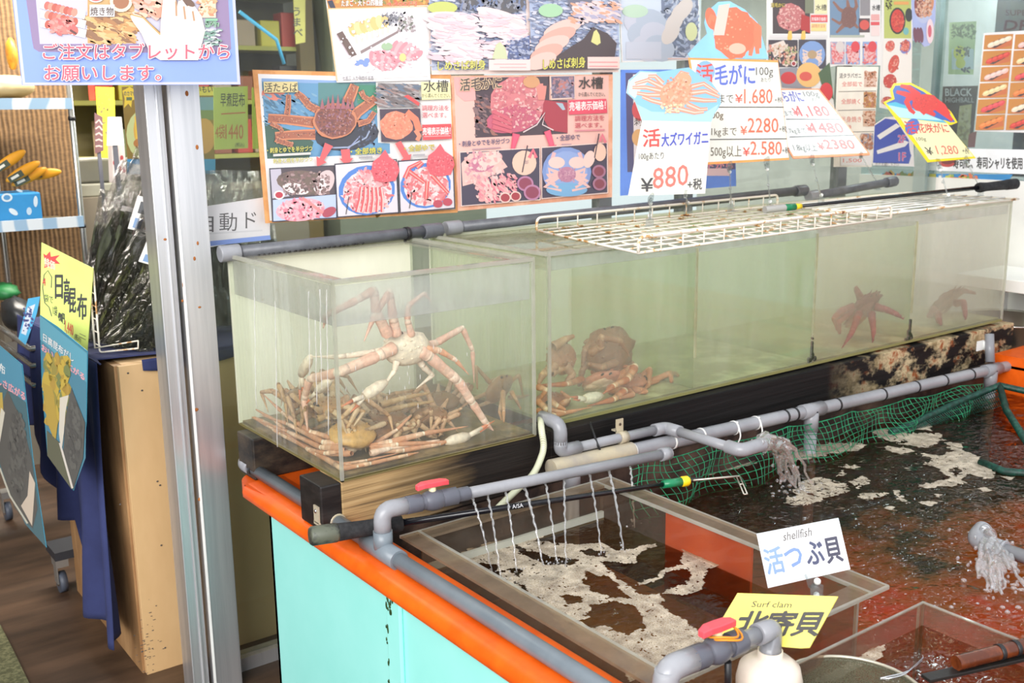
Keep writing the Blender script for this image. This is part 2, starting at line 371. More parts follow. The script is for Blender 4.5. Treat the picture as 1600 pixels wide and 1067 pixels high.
# floor of the tub: orange under brown silt
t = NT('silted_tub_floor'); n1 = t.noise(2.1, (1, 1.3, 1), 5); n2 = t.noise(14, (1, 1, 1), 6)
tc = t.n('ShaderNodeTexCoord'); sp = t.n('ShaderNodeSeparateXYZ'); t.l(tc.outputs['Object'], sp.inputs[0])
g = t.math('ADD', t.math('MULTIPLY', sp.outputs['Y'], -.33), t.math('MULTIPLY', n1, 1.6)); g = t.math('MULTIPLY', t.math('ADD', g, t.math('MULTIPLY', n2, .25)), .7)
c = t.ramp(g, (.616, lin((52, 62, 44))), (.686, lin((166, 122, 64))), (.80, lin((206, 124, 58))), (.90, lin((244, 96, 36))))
t.m.node_tree.nodes; silt = t.done(t.bsdf(c, .6).outputs[0])
MB().box((.03, -2.4, .2), (2.72, .0, .21)).build('tub_floor', silt, T)
# ---------------------------------------------------------------- water in the tub
def water_mat(name, tint, rip, sc_=9, refl=1.27):
    t = NT(name); n = t.noise(sc_, (1, 1.5, 1), 3, .55); n2 = t.noise(sc_ * 3.2, (1, 1.2, 1), 2)
    b = t.bump(t.math('ADD', n, t.math('MULTIPLY', n2, .35)), rip, .03)
    tr = t.n('ShaderNodeBsdfTransparent'); tr.inputs[0].default_value = (*lin(tint), 1)
    gls = t.n('ShaderNodeBsdfGlossy'); gls.inputs['Roughness'].default_value = .03; gls.inputs['Color'].default_value = (1, 1, 1, 1); t.l(b, gls.inputs['Normal'])
    fr = t.n('ShaderNodeFresnel'); fr.inputs[0].default_value = refl; t.l(b, fr.inputs['Normal'])
    return t.done(t.mixs(fr.outputs[0], tr.outputs[0], gls.outputs[0]))
WZ = .505
wm = water_mat('tub_water', (230, 206, 166), .9, 7)
o = MB().grid(lambda u, v: Vector((.03 + 2.69 * u, -2.3 + 2.3 * v, WZ)), 4, 4).build('tub_water', wm)
tag(o, 'rippled brown sea water filling the big orange-lined tub', 'water', kind='stuff')
# ---------------------------------------------------------------- timber beams
B = thing('timber_beam', (1.4, .06, .64), 'long weathered timber beam under the tank fronts, tarred black to the right', 'beam')
t = NT('beam_face'); nz = t.noise(7, (.35, 1, 4), 6); gr = t.noise(16, (.12, 1, 6), 5)
tc = t.n('ShaderNodeTexCoord'); sp = t.n('ShaderNodeSeparateXYZ'); t.l(tc.outputs['Object'], sp.inputs[0])
pale = t.ramp(gr, (.3, lin((98, 80, 58))), (.52, lin((176, 146, 102))), (.7, lin((196, 168, 124))))
dark = t.ramp(gr, (.3, lin((20, 17, 16))), (.6, lin((42, 37, 34))), (.75, lin((104, 90, 76))))
f1 = t.math('ADD', sp.outputs['X'], t.math('MULTIPLY', nz, .34)); f1 = t.ramp(f1, (.28, (0, 0, 0)), (.52, (1, 1, 1)))
c = t.mix(f1, pale, dark)
blk = t.ramp(gr, (.3, lin((7, 7, 8))), (.75, lin((30, 28, 28))))
f2 = t.ramp(t.math('ADD', sp.outputs['X'], t.math('MULTIPLY', nz, .3)), (.80, (0, 0, 0)), (.95, (1, 1, 1)))
c = t.mix(f2, c, blk)
wp = t.noise(5, (1.2, 1, 2.2), 5, .7); rg = t.math('MULTIPLY', t.ramp(sp.outputs['X'], (.62, (0, 0, 0)), (.70, (1, 1, 1))), 1)
mr = t.n('ShaderNodeMapRange'); t.l(sp.outputs['X'], mr.inputs[0]); mr.inputs[1].default_value = 1.75; mr.inputs[2].default_value = 2.1
f3 = t.math('MULTIPLY', t.ramp(wp, (.46, (0, 0, 0)), (.56, (1, 1, 1))), mr.outputs[0])
worn = t.ramp(t.noise(24), (.35, lin((150, 132, 96))), (.5, lin((196, 178, 142))), (.62, lin((150, 84, 46))))
c = t.mix(f3, c, worn)
beam = t.done(t.bsdf(c, .6, 0, t.bump(gr, .5, .004), .2).outputs[0])
MB().box((0, .004, .612), (.60, .11, .749)).build('front_timber', beam, B, bevel=.003)
e = MB(); q = [(.60, .003, .590), (2.905, .03, .588), (2.905, .03, .734), (.60, .003, .749)]
e.add(q + [(x, y + .1, z) for x, y, z in q], [(0, 1, 2, 3), (7, 6, 5, 4), (3, 2, 6, 7), (0, 4, 5, 1), (1, 5, 6, 2), (0, 3, 7, 4)]); e.build('long_timber', beam, B, bevel=.003)
o = MB().box((-.052, .0035, .641), (0, .11, .7485)).build('end_block', wood_dark, B, bevel=.004)
o = MB().box((-.028, .43, .6385), (2.9, .53, .749)).build('timber_beam', M2('mossy_dark_wood', (22, 20, 19), (74, 62, 48), .42, .72, .6, nscale=13, stretch=(1, 1, 2), bump=.5), bevel=.004)
tag(o, 'dark mossy timber beam under the back edge of the left tank', 'beam')
o = MB().box((2.3, .12, .6385), (2.86, .43, .73)).build('timber_packing', wood_dark); tag(o, 'dark timber packing under the right end of the long tank', 'packing')
# ================================================================ acrylic tanks
edge = clear('acrylic_edge', (225, 228, 215), (232, 230, 220), .55, .05, (4, 4, 4), .2)
ac_front = clear('acrylic_front', (250, 252, 249), (240, 238, 236), .08, .02, (14, 14, .9), .75, .35)
ac_side = clear('acrylic_side', (248, 251, 247), (232, 228, 222), .12, .02, (22, 22, .8), .8, .4)
ac_front2 = clear('acrylic_front_long', (244, 249, 244), (246, 246, 238), .13, .02, (6, 6, 1), .5, .4)
ac_hazy = clear('acrylic_front_hazy', (246, 246, 242), (214, 210, 204), .17, .04, (4, 4, 2), .3, .4)
algae = clear('algae_filmed_back', (235, 240, 214), (250, 248, 230), .88, .05, (3, 3, 1), .08, .12)
drips = clear('water_drops', (255, 255, 255), (250, 250, 250), .7, .02, (9, 9, 9), .4)
Zb, Zt = .752, 1.2
def bars(mb, pts, r):
    for a, b in pts:
        a, b = Vector(a), Vector(b); d = (b - a).normalized(); u = Vector((0, 0, 1)) if abs(d.z) < .5 else Vector((1, 0, 0)); v = d.cross(u)
        mb.obox((a + b) / 2, (b - a) / 2, u * r, v * r)
    return mb
A1 = thing('acrylic_tank', (.275, .29, .75), 'clear acrylic tank at the left end holding long-legged crabs', 'tank')
MB().box((0, 0, Zb), (.55, .008, Zt)).build('front_pane', ac_front, A1)
MB().box((0, .008, Zb), (.008, .574, Zt)).build('left_pane', ac_side, A1)
MB().box((.542, .008, Zb), (.55, .574, Zt)).build('right_pane', ac_side, A1)
MB().box((0, .574, Zb), (.55, .582, Zt)).build('back_pane', algae, A1)
MB().box((.008, .008, Zb), (.542, .574, Zb + .008)).build('bottom_pane', M2('silty_acrylic_floor', (98, 84, 56), (150, 128, 88), nscale=12), A1)
rimb = [((0, .004, Zt), (.55, .004, Zt)), ((0, .578, Zt), (.55, .578, Zt)), ((.004, 0, Zt), (.004, .58, Zt)), ((.546, 0, Zt), (.546, .58, Zt))]
bars(MB(), rimb, .0045).build('top_edge', edge, A1)
fl_ = MB().box((.008, .008, Zt - .008), (.542, .05, Zt - .002)).box((.008, .53, Zt - .008), (.542, .574, Zt - .002)).box((.008, .05, Zt - .008), (.05, .53, Zt - .002)).box((.50, .05, Zt - .008), (.542, .53, Zt - .002)).build('inner_flange', clear('flange_acrylic', (240, 240, 236), (225, 222, 214), .2, .04, (4, 4, 4), .4), A1)
for (x, y) in ((.003, .003), (.547, .003), (.003, .579)): bars(MB(), [((x, y, Zb), (x, y, Zt))], .0035).build('corner_seam', edge, A1)
bars(MB(), [((0, .003, Zb), (.55, .003, Zb)), ((.003, 0, Zb), (.003, .58, Zb))], .003).build('bottom_seam', M('seam_silt', (120, 108, 66), .5), A1)
refl_film = clear('reflection_haze', (244, 244, 244), (246, 246, 248), .36, .03, (7, 7, 2), .3, .4)  # white film painting in the panes' reflection and condensation above the waterline
MB().box((.010, .0085, 1.101), (.540, .0095, 1.190)).build('reflection_haze', refl_film, A1)
MB().box((.0085, .012, 1.101), (.0095, .57, 1.190)).build('reflection_haze', clear('reflection_haze_thin', (240, 240, 240), (226, 222, 222), .36, .03, (9, 9, 1.2), .4, .4), A1)
dr = MB()
for (x, y0, y1) in ((397, 420, 640), (430, 470, 700), (482, 455, 590), (500, 452, 610), (510, 452, 690), (493, 500, 640)):
    P = [PX(x + (y - y0) * .015 + rnd.uniform(-.6, .6), y, -.001) for y in range(y0, y1, 12)]; dr.tube(P, [rnd.uniform(.0006, .0018) for _ in P], 6)
for i in range(26):
    c = PY(rnd.uniform(540, 740), rnd.uniform(500, 640), -.0005); s_ = rnd.uniform(.0005, .0011); dr.ell(c, (s_, 0, 0), (0, s_, 0), (0, 0, s_ * 6), 6, 5)
dr.build('water_trickles', drips, A1)['kind'] = 'stuff'
XL, XR, YF, YB = .6275, 2.839, .045, .60
A2 = thing('acrylic_tank', (1.73, .32, .75), 'long clear acrylic tank with divided compartments running off to the right', 'tank')
def lz(x): return Zb - (x - XL) / (XR - XL) * .0
for (a, b, mt, nm) in ((XL, 1.703, ac_front2, 'front_pane'), (1.703, XR, ac_hazy, 'front_pane')):
    MB().box((a, YF, Zb), (b, YF + .008, Zt)).build(nm, mt, A2)
MB().box((XL, YF + .008, Zb), (XL + .008, YB, Zt)).build('left_pane', ac_side, A2)
MB().box((XR - .008, YF + .008, Zb), (XR, YB, Zt)).build('right_pane', ac_hazy, A2)
MB().box((XL, YB, Zb), (XR, YB + .008, Zt)).build('back_pane', algae, A2)
MB().box((XL + .008, YF + .008, Zb), (XR - .008, YB, Zb + .008)).build('bottom_pane', M2('algae_green_floor', (150, 148, 104), (192, 188, 142), nscale=9), A2)
bars(MB(), [((XL, YF, Zt), (XR, YF, Zt)), ((XL, YB, Zt), (XR, YB, Zt)), ((XL, YF, Zt), (XL, YB, Zt)), ((XR, YF, Zt), (XR, YB, Zt))], .0045).build('top_edge', edge, A2)
for x in (XL + .003, XR - .003): bars(MB(), [((x, YF, Zb), (x, YF, Zt))], .0035).build('corner_seam', edge, A2)
bars(MB(), [((XL, YF + .002, Zb), (XR, YF + .002, Zb))], .004).build('bottom_seam', M('seam_algae', (130, 126, 76), .5), A2)
MB().box((XL + .008, YF + .008, Zt - .012), (1.16, YB, Zt - .006)).build('lid', clear('lid_acrylic', (232, 232, 220), (205, 204, 186), .35, .04, (5, 5, 5), .5), A2)
MB().box((XL + .01, YF + .0085, 1.157), (XR - .01, YF + .0095, 1.189)).build('reflection_haze', refl_film, A2)  # same painted reflection band, above the long tank's waterline
divm = clear('divider_acrylic', (238, 244, 232), (214, 218, 186), .16, .04, (8, 8, 1.5), .5)
for x in (1.168, 1.703, 2.239):
    d = MB().box((x - .003, YF + .009, Zb + .008), (x + .003, YB - .002, Zt - .03)).build('divider', divm, A2)
    MB().box((x - .002, YF - .0012, Zb + .1), (x + .002, YF + .006, Zt - .03)).build('divider_seam', clear('divider_seam_acrylic', (190, 192, 160), (238, 234, 200), .6, .05, (5, 5, 5), .4), d)
    al = MB()
    for i in range(26):
        z = Zb + .006 + abs(rnd.gauss(0, .03)); al.ell((x + rnd.gauss(0, .016) * max(0, 1 - (z - Zb) / .04), YF + .003, z), (.003, 0, 0), (0, .006, 0), (0, 0, rnd.uniform(.003, .012)), 7, 5)
    if x > 1.2: al.build('algae_tuft', M('dark_algae', (40, 44, 22), .8), d)['kind'] = 'stuff'
# tank water: murky volumes
def murk(name, dens, col, ab):
    t = NT(name); tr = t.n('ShaderNodeBsdfTransparent')
    g_ = t.n('ShaderNodeBsdfGlossy'); g_.inputs['Roughness'].default_value = .02
    geo = t.n('ShaderNodeNewGeometry'); sp = t.n('ShaderNodeSeparateXYZ'); t.l(geo.outputs['Normal'], sp.inputs[0])
    fr = t.n('ShaderNodeFresnel'); fr.inputs[0].default_value = 1.33
    up = t.math('MULTIPLY', t.math('GREATER_THAN', sp.outputs['Z'], .9), t.math('SUBTRACT', 1, geo.outputs['Backfacing']))
    t.l(t.mixs(t.math('MULTIPLY', fr.outputs[0], up), tr.outputs[0], g_.outputs[0]), t.out.inputs[0])
    v = t.n('ShaderNodeVolumeScatter'); v.inputs['Color'].default_value = (*lin(col), 1); v.inputs['Density'].default_value = dens; v.inputs['Anisotropy'].default_value = .2
    a = t.n('ShaderNodeVolumeAbsorption'); a.inputs['Color'].default_value = (*lin(ab), 1); a.inputs['Density'].default_value = dens * .05
    ad = t.n('ShaderNodeAddShader'); t.l(v.outputs[0], ad.inputs[0]); t.l(a.outputs[0], ad.inputs[1]); t.l(ad.outputs[0], t.out.inputs[1]); return t.m
def tw(x0, x1, y0, y1, z1, mt, label):
    o = MB().box((x0, y0, Zb + .0085), (x1, y1, z1)).build('tank_water', mt); tag(o, label, 'water', kind='stuff')
tw(.009, .541, .009, .573, 1.100, murk('murk_pale', .75, (246, 242, 222), (236, 228, 200)), 'slightly murky water in the left tank')
m2_ = murk('murk_green', .95, (247, 246, 226), (242, 239, 212))
tw(XL + .009, 1.164, YF + .009, YB - .001, 1.156, m2_, 'greenish water with crabs in the long tank, first compartment from the left')
tw(1.172, 1.699, YF + .009, YB - .001, 1.156, m2_, 'empty-looking green water in the long tank, second compartment from the left')
tw(1.707, 2.235, YF + .009, YB - .001, 1.156, murk('murk_grey', 2.6, (238, 236, 206), (232, 232, 200)), 'cloudy grey-green water in the long tank, third compartment from the left')
tw(2.243, XR - .009, YF + .009, YB - .001, 1.156, murk('murk_grey_dense', 3.2, (236, 230, 212), (230, 226, 206)), 'cloudy grey water in the right-end compartment of the long tank')
# ================================================================ pipework
def sleeve(mb, a, b, r, n=16): return mb.tube([a, b], r, n)
R1 = .0165; RX, RZ = -.012, .657
P = thing('rim_pipe', (RX, -.6, RZ), 'grey plastic pipe lying along the orange left rim of the tub', 'pipe')
MB().tube([(RX, .53, RZ), (RX, -2.3, RZ)], R1, 18).build('pipe_run', pvc_slate, P)
MB().tube(bend([(RX, .48, RZ), (RX, .545, RZ), (RX + .09, .545, RZ)], .03), .0205, 16).build('elbow', pvc, P)
MB().tube([(RX, .458, RZ), (RX, .468, RZ)], .0185, 16).build('tie_band', black, P)
tee = MB().tube([(RX, -.13, RZ), (RX, -.265, RZ)], .0215, 18).tube([(RX, -.2, RZ), (RX, -.2, RZ + .045)], .0205, 18); tee.build('tee_joint', pvc_slate, P)
cl = MB().tube([(RX, .035, RZ), (RX, -.0, RZ)], .0195, 18).box((-.056, .01, .66), (-.0525, .034, .70)); cl.box((-.056, .008, .655), (-.02, .036, .662)); c_ = cl.build('clamp', pvc_warm, P)
MB().ell((-.057, .022, .688), (.003, 0, 0), (0, .005, 0), (0, 0, .005), 10, 6).build('screw', steel, c_)
# spray bar over the first tray
SY = -.2; zs = PY(605, 795, SY).z; e0 = Vector((RX, SY, zs)); e1 = PY(1045, 708, -.245)
S = thing('spray_bar', (RX, SY, .68), 'grey spray bar with a red lever valve, dripping jets into the foamy tray', 'pipe')
MB().tube([(RX, SY, RZ + .03), (RX, SY, zs - .02)], .0145, 16).build('riser', pvc, S)
dr_ = (e1 - e0).normalized()
MB().tube(bend([(RX, SY, zs - .05), e0, e0 + dr_ * .06], .025), .0185, 16).build('elbow', pvc, S)
v0, v1 = e0 + dr_ * .055, e0 + dr_ * .19
MB().tube([e0 + dr_ * .05, e1], .0128, 16).build('pipe_run', pvc, S)
vb = MB().tube([v0, v0 + dr_ * .035], .0205, 8).tube([v0 + dr_ * .035, v1 - dr_ * .045], .017, 18).tube([v1 - dr_ * .05, v1 - dr_ * .012], .0205, 8).tube([v1 - dr_ * .02, v1 + dr_ * .02], .0155, 18)
vm = (v0 + v1) / 2; vb.ell(vm, dr_ * .034, Vector((0, .023, 0)), Vector((0, 0, .023)), 16, 10)
vbo = vb.build('valve_body', pvc_valve, S, bevel=.001)
def lever(vm, d, par, up=.034, L=.038, side=-.006):
    s_ = d.cross(Vector((0, 0, 1))).normalized()
    MB().tube([vm, vm + Vector((0, 0, up))], .008, 12).build('valve_stem', M('cream_stem', (226, 214, 170), .5), par)
    m = MB(); c0 = vm + Vector((0, 0, up)); pr = [(-L, .0, .006), (-L * .6, .004, .010), (0, .004, .011), (L * .6, .004, .010), (L, .002, .0065)]
    vs_ = []
    for a, zc, hw in pr:
        for (p, q) in ((-1, -.006), (1, -.006), (1, .005), (-1, .005)): vs_.append(c0 + d * a + s_ * (p * hw) + Vector((0, 0, zc + q)))
    fs = [(0, 3, 2, 1), (16, 17, 18, 19)] + [(4 * i + j, 4 * i + (j + 1) % 4, 4 * i + 4 + (j + 1) % 4, 4 * i + 4 + j) for i in range(4) for j in range(4)]
    m.add(vs_, fs); return m.build('valve_handle', pinkred, par, bevel=.0015)
lever(vm + dr_ * -.002, dr_, S)
MB().tube([e1 - dr_ * .028, e1], .0165, 16).ell(e1, dr_ * .008, Vector((0, .016, 0)), Vector((0, 0, .016)), 14, 8).build('end_cap', pvc, S)
# jets
wat = NT('falling_water'); g1 = wat.n('ShaderNodeBsdfGlass', i_Roughness=.02, i_IOR=1.33); d1 = wat.n('ShaderNodeBsdfTransparent'); g2 = wat.n('ShaderNodeBsdfGlossy', i_Roughness=.08)
nz = wat.noise(70); lw = wat.n('ShaderNodeLayerWeight'); lw.inputs[0].default_value = .45; wd_ = wat.n('ShaderNodeBsdfDiffuse'); wd_.inputs[0].default_value = (.9, .92, .94, 1)
wat = wat.done(wat.mixs(wat.math('MULTIPLY', nz, .22), wat.mixs(wat.math('ADD', wat.math('MULTIPLY', lw.outputs['Facing'], .55), .06), wat.mixs(.82, g1.outputs[0], d1.outputs[0]), g2.outputs[0]), wd_.outputs[0]))
TW = .572
tops = [(553, 395), (622, 380), (703, 365), (787, 345), (880, 330), (962, 312), (1075, 290), (1160, 275), (1255, 252)]
bots = [(620, 765), (660, 795), (733, 755), (855, 725), (920, 720), (960, 715), (1125, 670), (1228, 655), (1278, 545)]
ordn = ['first', 'second', 'third', 'fourth', 'fifth', 'sixth', 'seventh', 'eighth', 'ninth']
for k, (a, b) in enumerate(zip(tops, bots)):
    xw = PY(560 + a[0] / 2.963, 640 + a[1] / 2.963, -.235).x; t_ = (xw - e0.x) / (e1.x - e0.x); p0 = e0.lerp(e1, t_) - Vector((0, 0, .0125))
    pb = PZ(560 + b[0] / 2.963, 640 + b[1] / 2.963, TW); m = MB(); L = []; r_ = []
    pb = p0 + (pb - p0) * 1.0; n = 26
    for i in range(n + 1):
        u = i / n; q = p0.lerp(pb, u) ; q.z = p0.z + (pb.z - p0.z) * (.55 * u + .45 * u * u)
        L.append(q + Vector((math.sin(i * 1.9 + k) * .0012, math.cos(i * 1.4) * .001, 0))); r_.append(max(.0008, (.0030 if k in (3, 7) else .0024) * (1.15 - .45 * u) * (1 + .35 * math.sin(i * 2.3 + k * 2))))
    m.tube(L, r_, 8)
    for i in range(5): s_ = rnd.uniform(.0015, .003); m.ell(pb + Vector((rnd.gauss(0, .009), rnd.gauss(0, .009), rnd.uniform(.002, .012))), (s_, 0, 0), (0, s_, 0), (0, 0, s_), 8, 6)
    tag(m.build('water_jet', wat), 'thin falling water jet, %s along the grey spray bar counted from its red valve' % ordn[k], 'water jet', 'water jets from the spray bar')
# rail pipe with net along the beam
a, b = PY(868, 731, -.052), PY(1583, 570, -.052); d = (b - a).normalized()
RP = thing('net_rail_pipe', a, 'long grey pipe with black ties carrying the green net before the beam', 'pipe')
MB().pipe([a, b], .0195, .016, 18).build('pipe_run', pvc, RP)
MB().pipe([a + d * .26, a - d * .015], .0245, .020, 18).build('sleeve', pvc_warm, RP)
for (px, py) in ((1225, 660), (1240, 657), (1307, 635), (1378, 617), (1430, 605), (1474, 594), (1516, 585), (1546, 578)):
    p = PY(px, py, -.052); t_ = (p - a).dot(d); p = a + d * t_; MB().tube([p - d * .0035, p + d * .0035], .0212, 18).build('black_tie', black, RP)
for (px, py) in ((988, 706), (1050, 690), (1095, 680), (1146, 675), (1180, 668)):
    p = PY(px, py, -.052); t_ = (p - a).dot(d); p = a + d * t_; m = MB().tube([p - d * .003, p + d * .003], .0210, 18)
    if px > 1100: m.tube(bend([p + Vector((0, -.02, .005)), p + Vector((0, -.028, -.02)), p + d * -.012 + Vector((0, -.02, -.055))], .01), .0022, 6).ell(p + Vector((0, -.012, .018)), (.004, 0, 0), (0, .004, 0), (0, 0, .004), 8, 6)
    m.build('white_tie', white_pl, RP)
for (px, py) in ((893, 735), (1268, 643), (1549, 578)):
    p = PY(px, py, -.052); t_ = (p - a).dot(d); p = a + d * t_
    MB().tube([p - d * .05, p + d * .05], .0228, 18).tube([p, p - Vector((0, 0, .065))], .0228, 18).tube([p - Vector((0, 0, .06)), Vector((p.x, p.y, .21))], .0195, 16).build('leg', pvc, RP)
# feed pipe out of the gap between the tanks
q0 = Vector((.589, .03, PY(850, 664, .0).z + .012)); q1 = PY(868, 664, -.04); q1 = Vector((.597, -.04, q1.z)); q2 = PY(868, 707, -.04); q2.x = .597; q3 = PY(1040, 668, -.04)
q4 = Vector((q3.x, -.31, q3.z + .002)); q5 = q4 + Vector((.075, -.006, .004))
F = thing('feed_pipe', q2, 'thin grey pipe with elbows leaving the gap between tanks and pouring water', 'pipe')
MB().tube(bend([q0, q1, q2 + Vector((0, 0, .02))], .03), .0175, 16).tube(bend([q2 + Vector((0, 0, .028)), q2, q2 + (q3 - q2).normalized() * .06], .02), .0175, 16).build('elbow', pvc, F)
MB().tube([q2, q3], .0132, 16).tube([q3, q4], .0132, 16).build('pipe_run', pvc, F)
MB().tube(bend([q3 - (q3 - q2).normalized() * .045, q3, q3 + Vector((0, -.055, 0))], .02), .0172, 16).build('elbow', pvc, F)
MB().pipe(bend([q4 + Vector((0, .045, 0)), q4, q5], .035), .0180, .0145, 16).build('outlet_elbow', pvc, F)
pc = q2.lerp(q3, .57); dc = (q3 - q2).normalized()
c_ = MB().tube([pc - dc * .013, pc + dc * .013], .0165, 16).obox(pc + Vector((0, .012, .03)), dc * .0125, (0, .0015, 0), (0, 0, .018)).obox(pc + Vector((0, .02, .016)), dc * .0125, (0, .01, 0), (0, 0, .002)).build('clamp', pvc_warm, F)
MB().ell(pc + Vector((0, .009, .034)), (.004, 0, 0), (0, .002, 0), (0, 0, .004), 10, 6).build('screw', M('rusty_screw', (90, 76, 66), .5, .7), c_)
m = MB().tube(bend([q2.lerp(q3, .33) + Vector((0, .03, .05)), q2.lerp(q3, .30) + Vector((0, -.015, .0)), q2.lerp(q3, .36) + Vector((0, -.014, -.04)), q2.lerp(q3, .34) + Vector((0, 0, -.065))], .01), .0032, 8); m.build('cable_tie', black, F)
# upright stub with bracket at the right end of the beam
p = PY(1546, 520, -.02); p2 = PY(1547, 566, -.045)
U = thing('upright_pipe', p2, 'short upright grey pipe clamped to the right end of the beam', 'pipe')
MB().tube([p + Vector((0, 0, -.005)), p2], .0165, 16).build('pipe_run', pvc, U)
MB().tube([p + Vector((0, 0, -.03)), p + Vector((0, 0, -.062))], .0195, 16).obox(p + Vector((-.035, .012, -.045)), (.022, 0, 0), (0, .002, 0), (0, 0, .018)).build('clamp', white_pl, U)
# braided hose
h = [Vector((.588, .03, .79)), PY(846, 672, -.02), PY(851, 700, -.025), PY(836, 740, -.05), PY(800, 772, -.09), PY(772, 800, -.13)]
ht = NT('braided_hose'); cr = ht.coord(); wv = ht.n('ShaderNodeTexWave', wave_type='BANDS', bands_direction='DIAGONAL'); wv.inputs['Scale'].default_value = 90; ht.l(cr, wv.inputs[0])
ht = ht.done(ht.bsdf(ht.ramp(wv.outputs['Fac'], (.4, lin((188, 190, 158))), (.6, lin((214, 216, 190)))), .35).outputs[0])
tag(MB().tube(bend(h, .06, 6), .0085, 12).build('braided_hose', ht), 'pale green braided hose curling down from the gap between the tanks', 'hose')
# second valve at the bottom of the picture
Y2 = -1.0; g0 = PX(1040, 1046, RX) ; g0 = Vector((RX + .0, g0.y, g0.z)); g1 = PY(1205, 983, g0.y + .0)
dv = (g1 - g0).normalized()
V = thing('valve_pipe', (RX, g0.y, .67), 'grey pipe with a red lever valve and orange cord at the bottom of the picture', 'pipe')
MB().tube([(RX, g0.y, RZ), g0], .0165, 16).build('riser', pvc, V)
MB().tube(bend([g0 - Vector((0, 0, .05)), g0, g0 + dv * .055], .03), .0195, 16).build('elbow', pvc, V)
MB().tube([g0 + dv * .04, g1], .0135, 16).build('pipe_run', pvc, V)
MB().tube(bend([g1 - dv * .035, g1, g1 - Vector((0, 0, .06))], .006), .0175, 16).build('drop_elbow', pvc, V)
MB().tube([g1 - Vector((0, 0, .055)), g1 - Vector((0, 0, .085))], .0135, 16).build('outlet', pvc, V)
v0, v1 = g0 + dv * .062, g0 + dv * .155; vm = (v0 + v1) / 2
MB().tube([v0 - dv * .012, v0 + dv * .02], .0195, 10).tube([v0, v1], .0165, 18).tube([v1 - dv * .02, v1 + dv * .01], .0195, 10).ell(vm, dv * .03, (0, .022, 0), (0, 0, .022), 16, 10).build('valve_body', pvc_valve, V, bevel=.001)
lever(vm, dv, V, .036, .036)
ring = [vm + Vector((.026 * math.cos(t), .022 * math.sin(t), .026 + .004 * math.sin(2 * t))) + dv * .012 for t in [i * math.pi / 8 for i in range(16)]]
MB().tube(ring, .0018, 6, closed=True).tube([p + Vector((.006, -.003, -.005)) for p in ring], .0018, 6, closed=True).build('orange_cord', M('orange_cord', (238, 150, 40), .5), V)
tag(MB().tube([vm + Vector((.015, -.01, -.02)), vm + Vector((.03, .0, -.10))], .0055, 10).build('black_rod', black), 'short black rod leaning under the lower red valve', 'rod')
J = PY(1186, 1050, g0.y - .0)
jm = MB().lathe(Vector((g1.x, g1.y, .60)), [(0, 0), (.044, .001), (.052, .008), (.053, .055), (.048, .078), (.034, .090), (.020, .094), (.020, .106), (.0178, .106), (.0178, .085), (.03, .07), (.035, .01), (0, .008)], n=28)
J_ = jm.build('plastic_jar', M('cloudy_white_plastic', (226, 212, 196), .35, 0, .06), None); tag(J_, 'cloudy white plastic jar under the outlet of the lower valve pipe', 'jar')
# pipe entering from the right with splashing water
ra = PX(1516, 842, 1.272); rb = Vector((1.272, -1.7, ra.z)); ra = Vector((1.272, ra.y - .01, ra.z))
Rr = thing('inlet_pipe', ra, 'grey pipe with an elbow end reaching in from the right over the water', 'pipe')
MB().tube([ra + Vector((0, -.03, 0)), rb], .0165, 16).build('pipe_run', pvc, Rr)
MB().pipe(bend([ra + Vector((0, -.075, 0)), ra, ra + Vector((.06, .012, .008))], .03), .022, .018, 18).build('elbow', pvc, Rr)
MB().tube([ra + Vector((0, -.07, 0)), ra + Vector((0, -.078, 0))], .0228, 18).build('collar', pvc, Rr)
# gushing water
def gush(name, p0, p1, n, seed, spread, label, arc=.04, r0=.016):
    rn = random.Random(seed); m = MB()
    for k in range(n):
        off = Vector((rn.gauss(0, spread), rn.gauss(0, spread), 0)); L = []; rr = []; N = 14; st = Vector((rn.gauss(0, .006), rn.gauss(0, .006), rn.gauss(0, .006)))
        stop = rn.uniform(.6, 1.0)
        for i in range(N + 1):
            u = i / N * stop; q = p0 + st + (p1 + off - p0) * u; q.z = p0.z + st.z + arc * u + (p1.z - p0.z - arc) * u * u
            q += Vector((rn.gauss(0, .0035), rn.gauss(0, .0035), rn.gauss(0, .003))); L.append(q); rr.append(r0 * (1 - .72 * u) * rn.uniform(.45, 1.05) * .55)
        m.tube(L, rr, 8)
    for k in range(46):
        u = rn.random(); q = p0.lerp(p1, u) + Vector((rn.gauss(0, spread * 1.2), rn.gauss(0, spread * 1.2), 0)); q.z = p0.z + (p1.z - p0.z) * u * u + rn.gauss(0, .01); q.z = max(q.z, p1.z + .002); s_ = rn.uniform(.0015, .005)
        m.ell(q, (s_, 0, 0), (0, s_, 0), (0, 0, s_ * 1.2), 8, 6)
    for k in range(30):
        s_ = rn.uniform(.003, .008); m.ell(p1 + Vector((rn.gauss(0, spread * 2.2), rn.gauss(0, spread * 1.5), .002)), (s_, 0, 0), (0, s_, 0), (0, 0, s_ * .7), 8, 6)
    tag(m.build(name, wat, remesh=.0022), label, 'water', kind='stuff')
gush('gushing_water', q5, PZ(1238, 764, WZ), 20, 4, .020, 'clear water gushing from the feed pipe outlet into the tub', .014, .027)
gush('gushing_water', ra + Vector((.05, .0, .004)), PZ(1572, 930, WZ), 26, 9, .035, 'clear water splashing from the inlet pipe at the right edge', .03, .026)
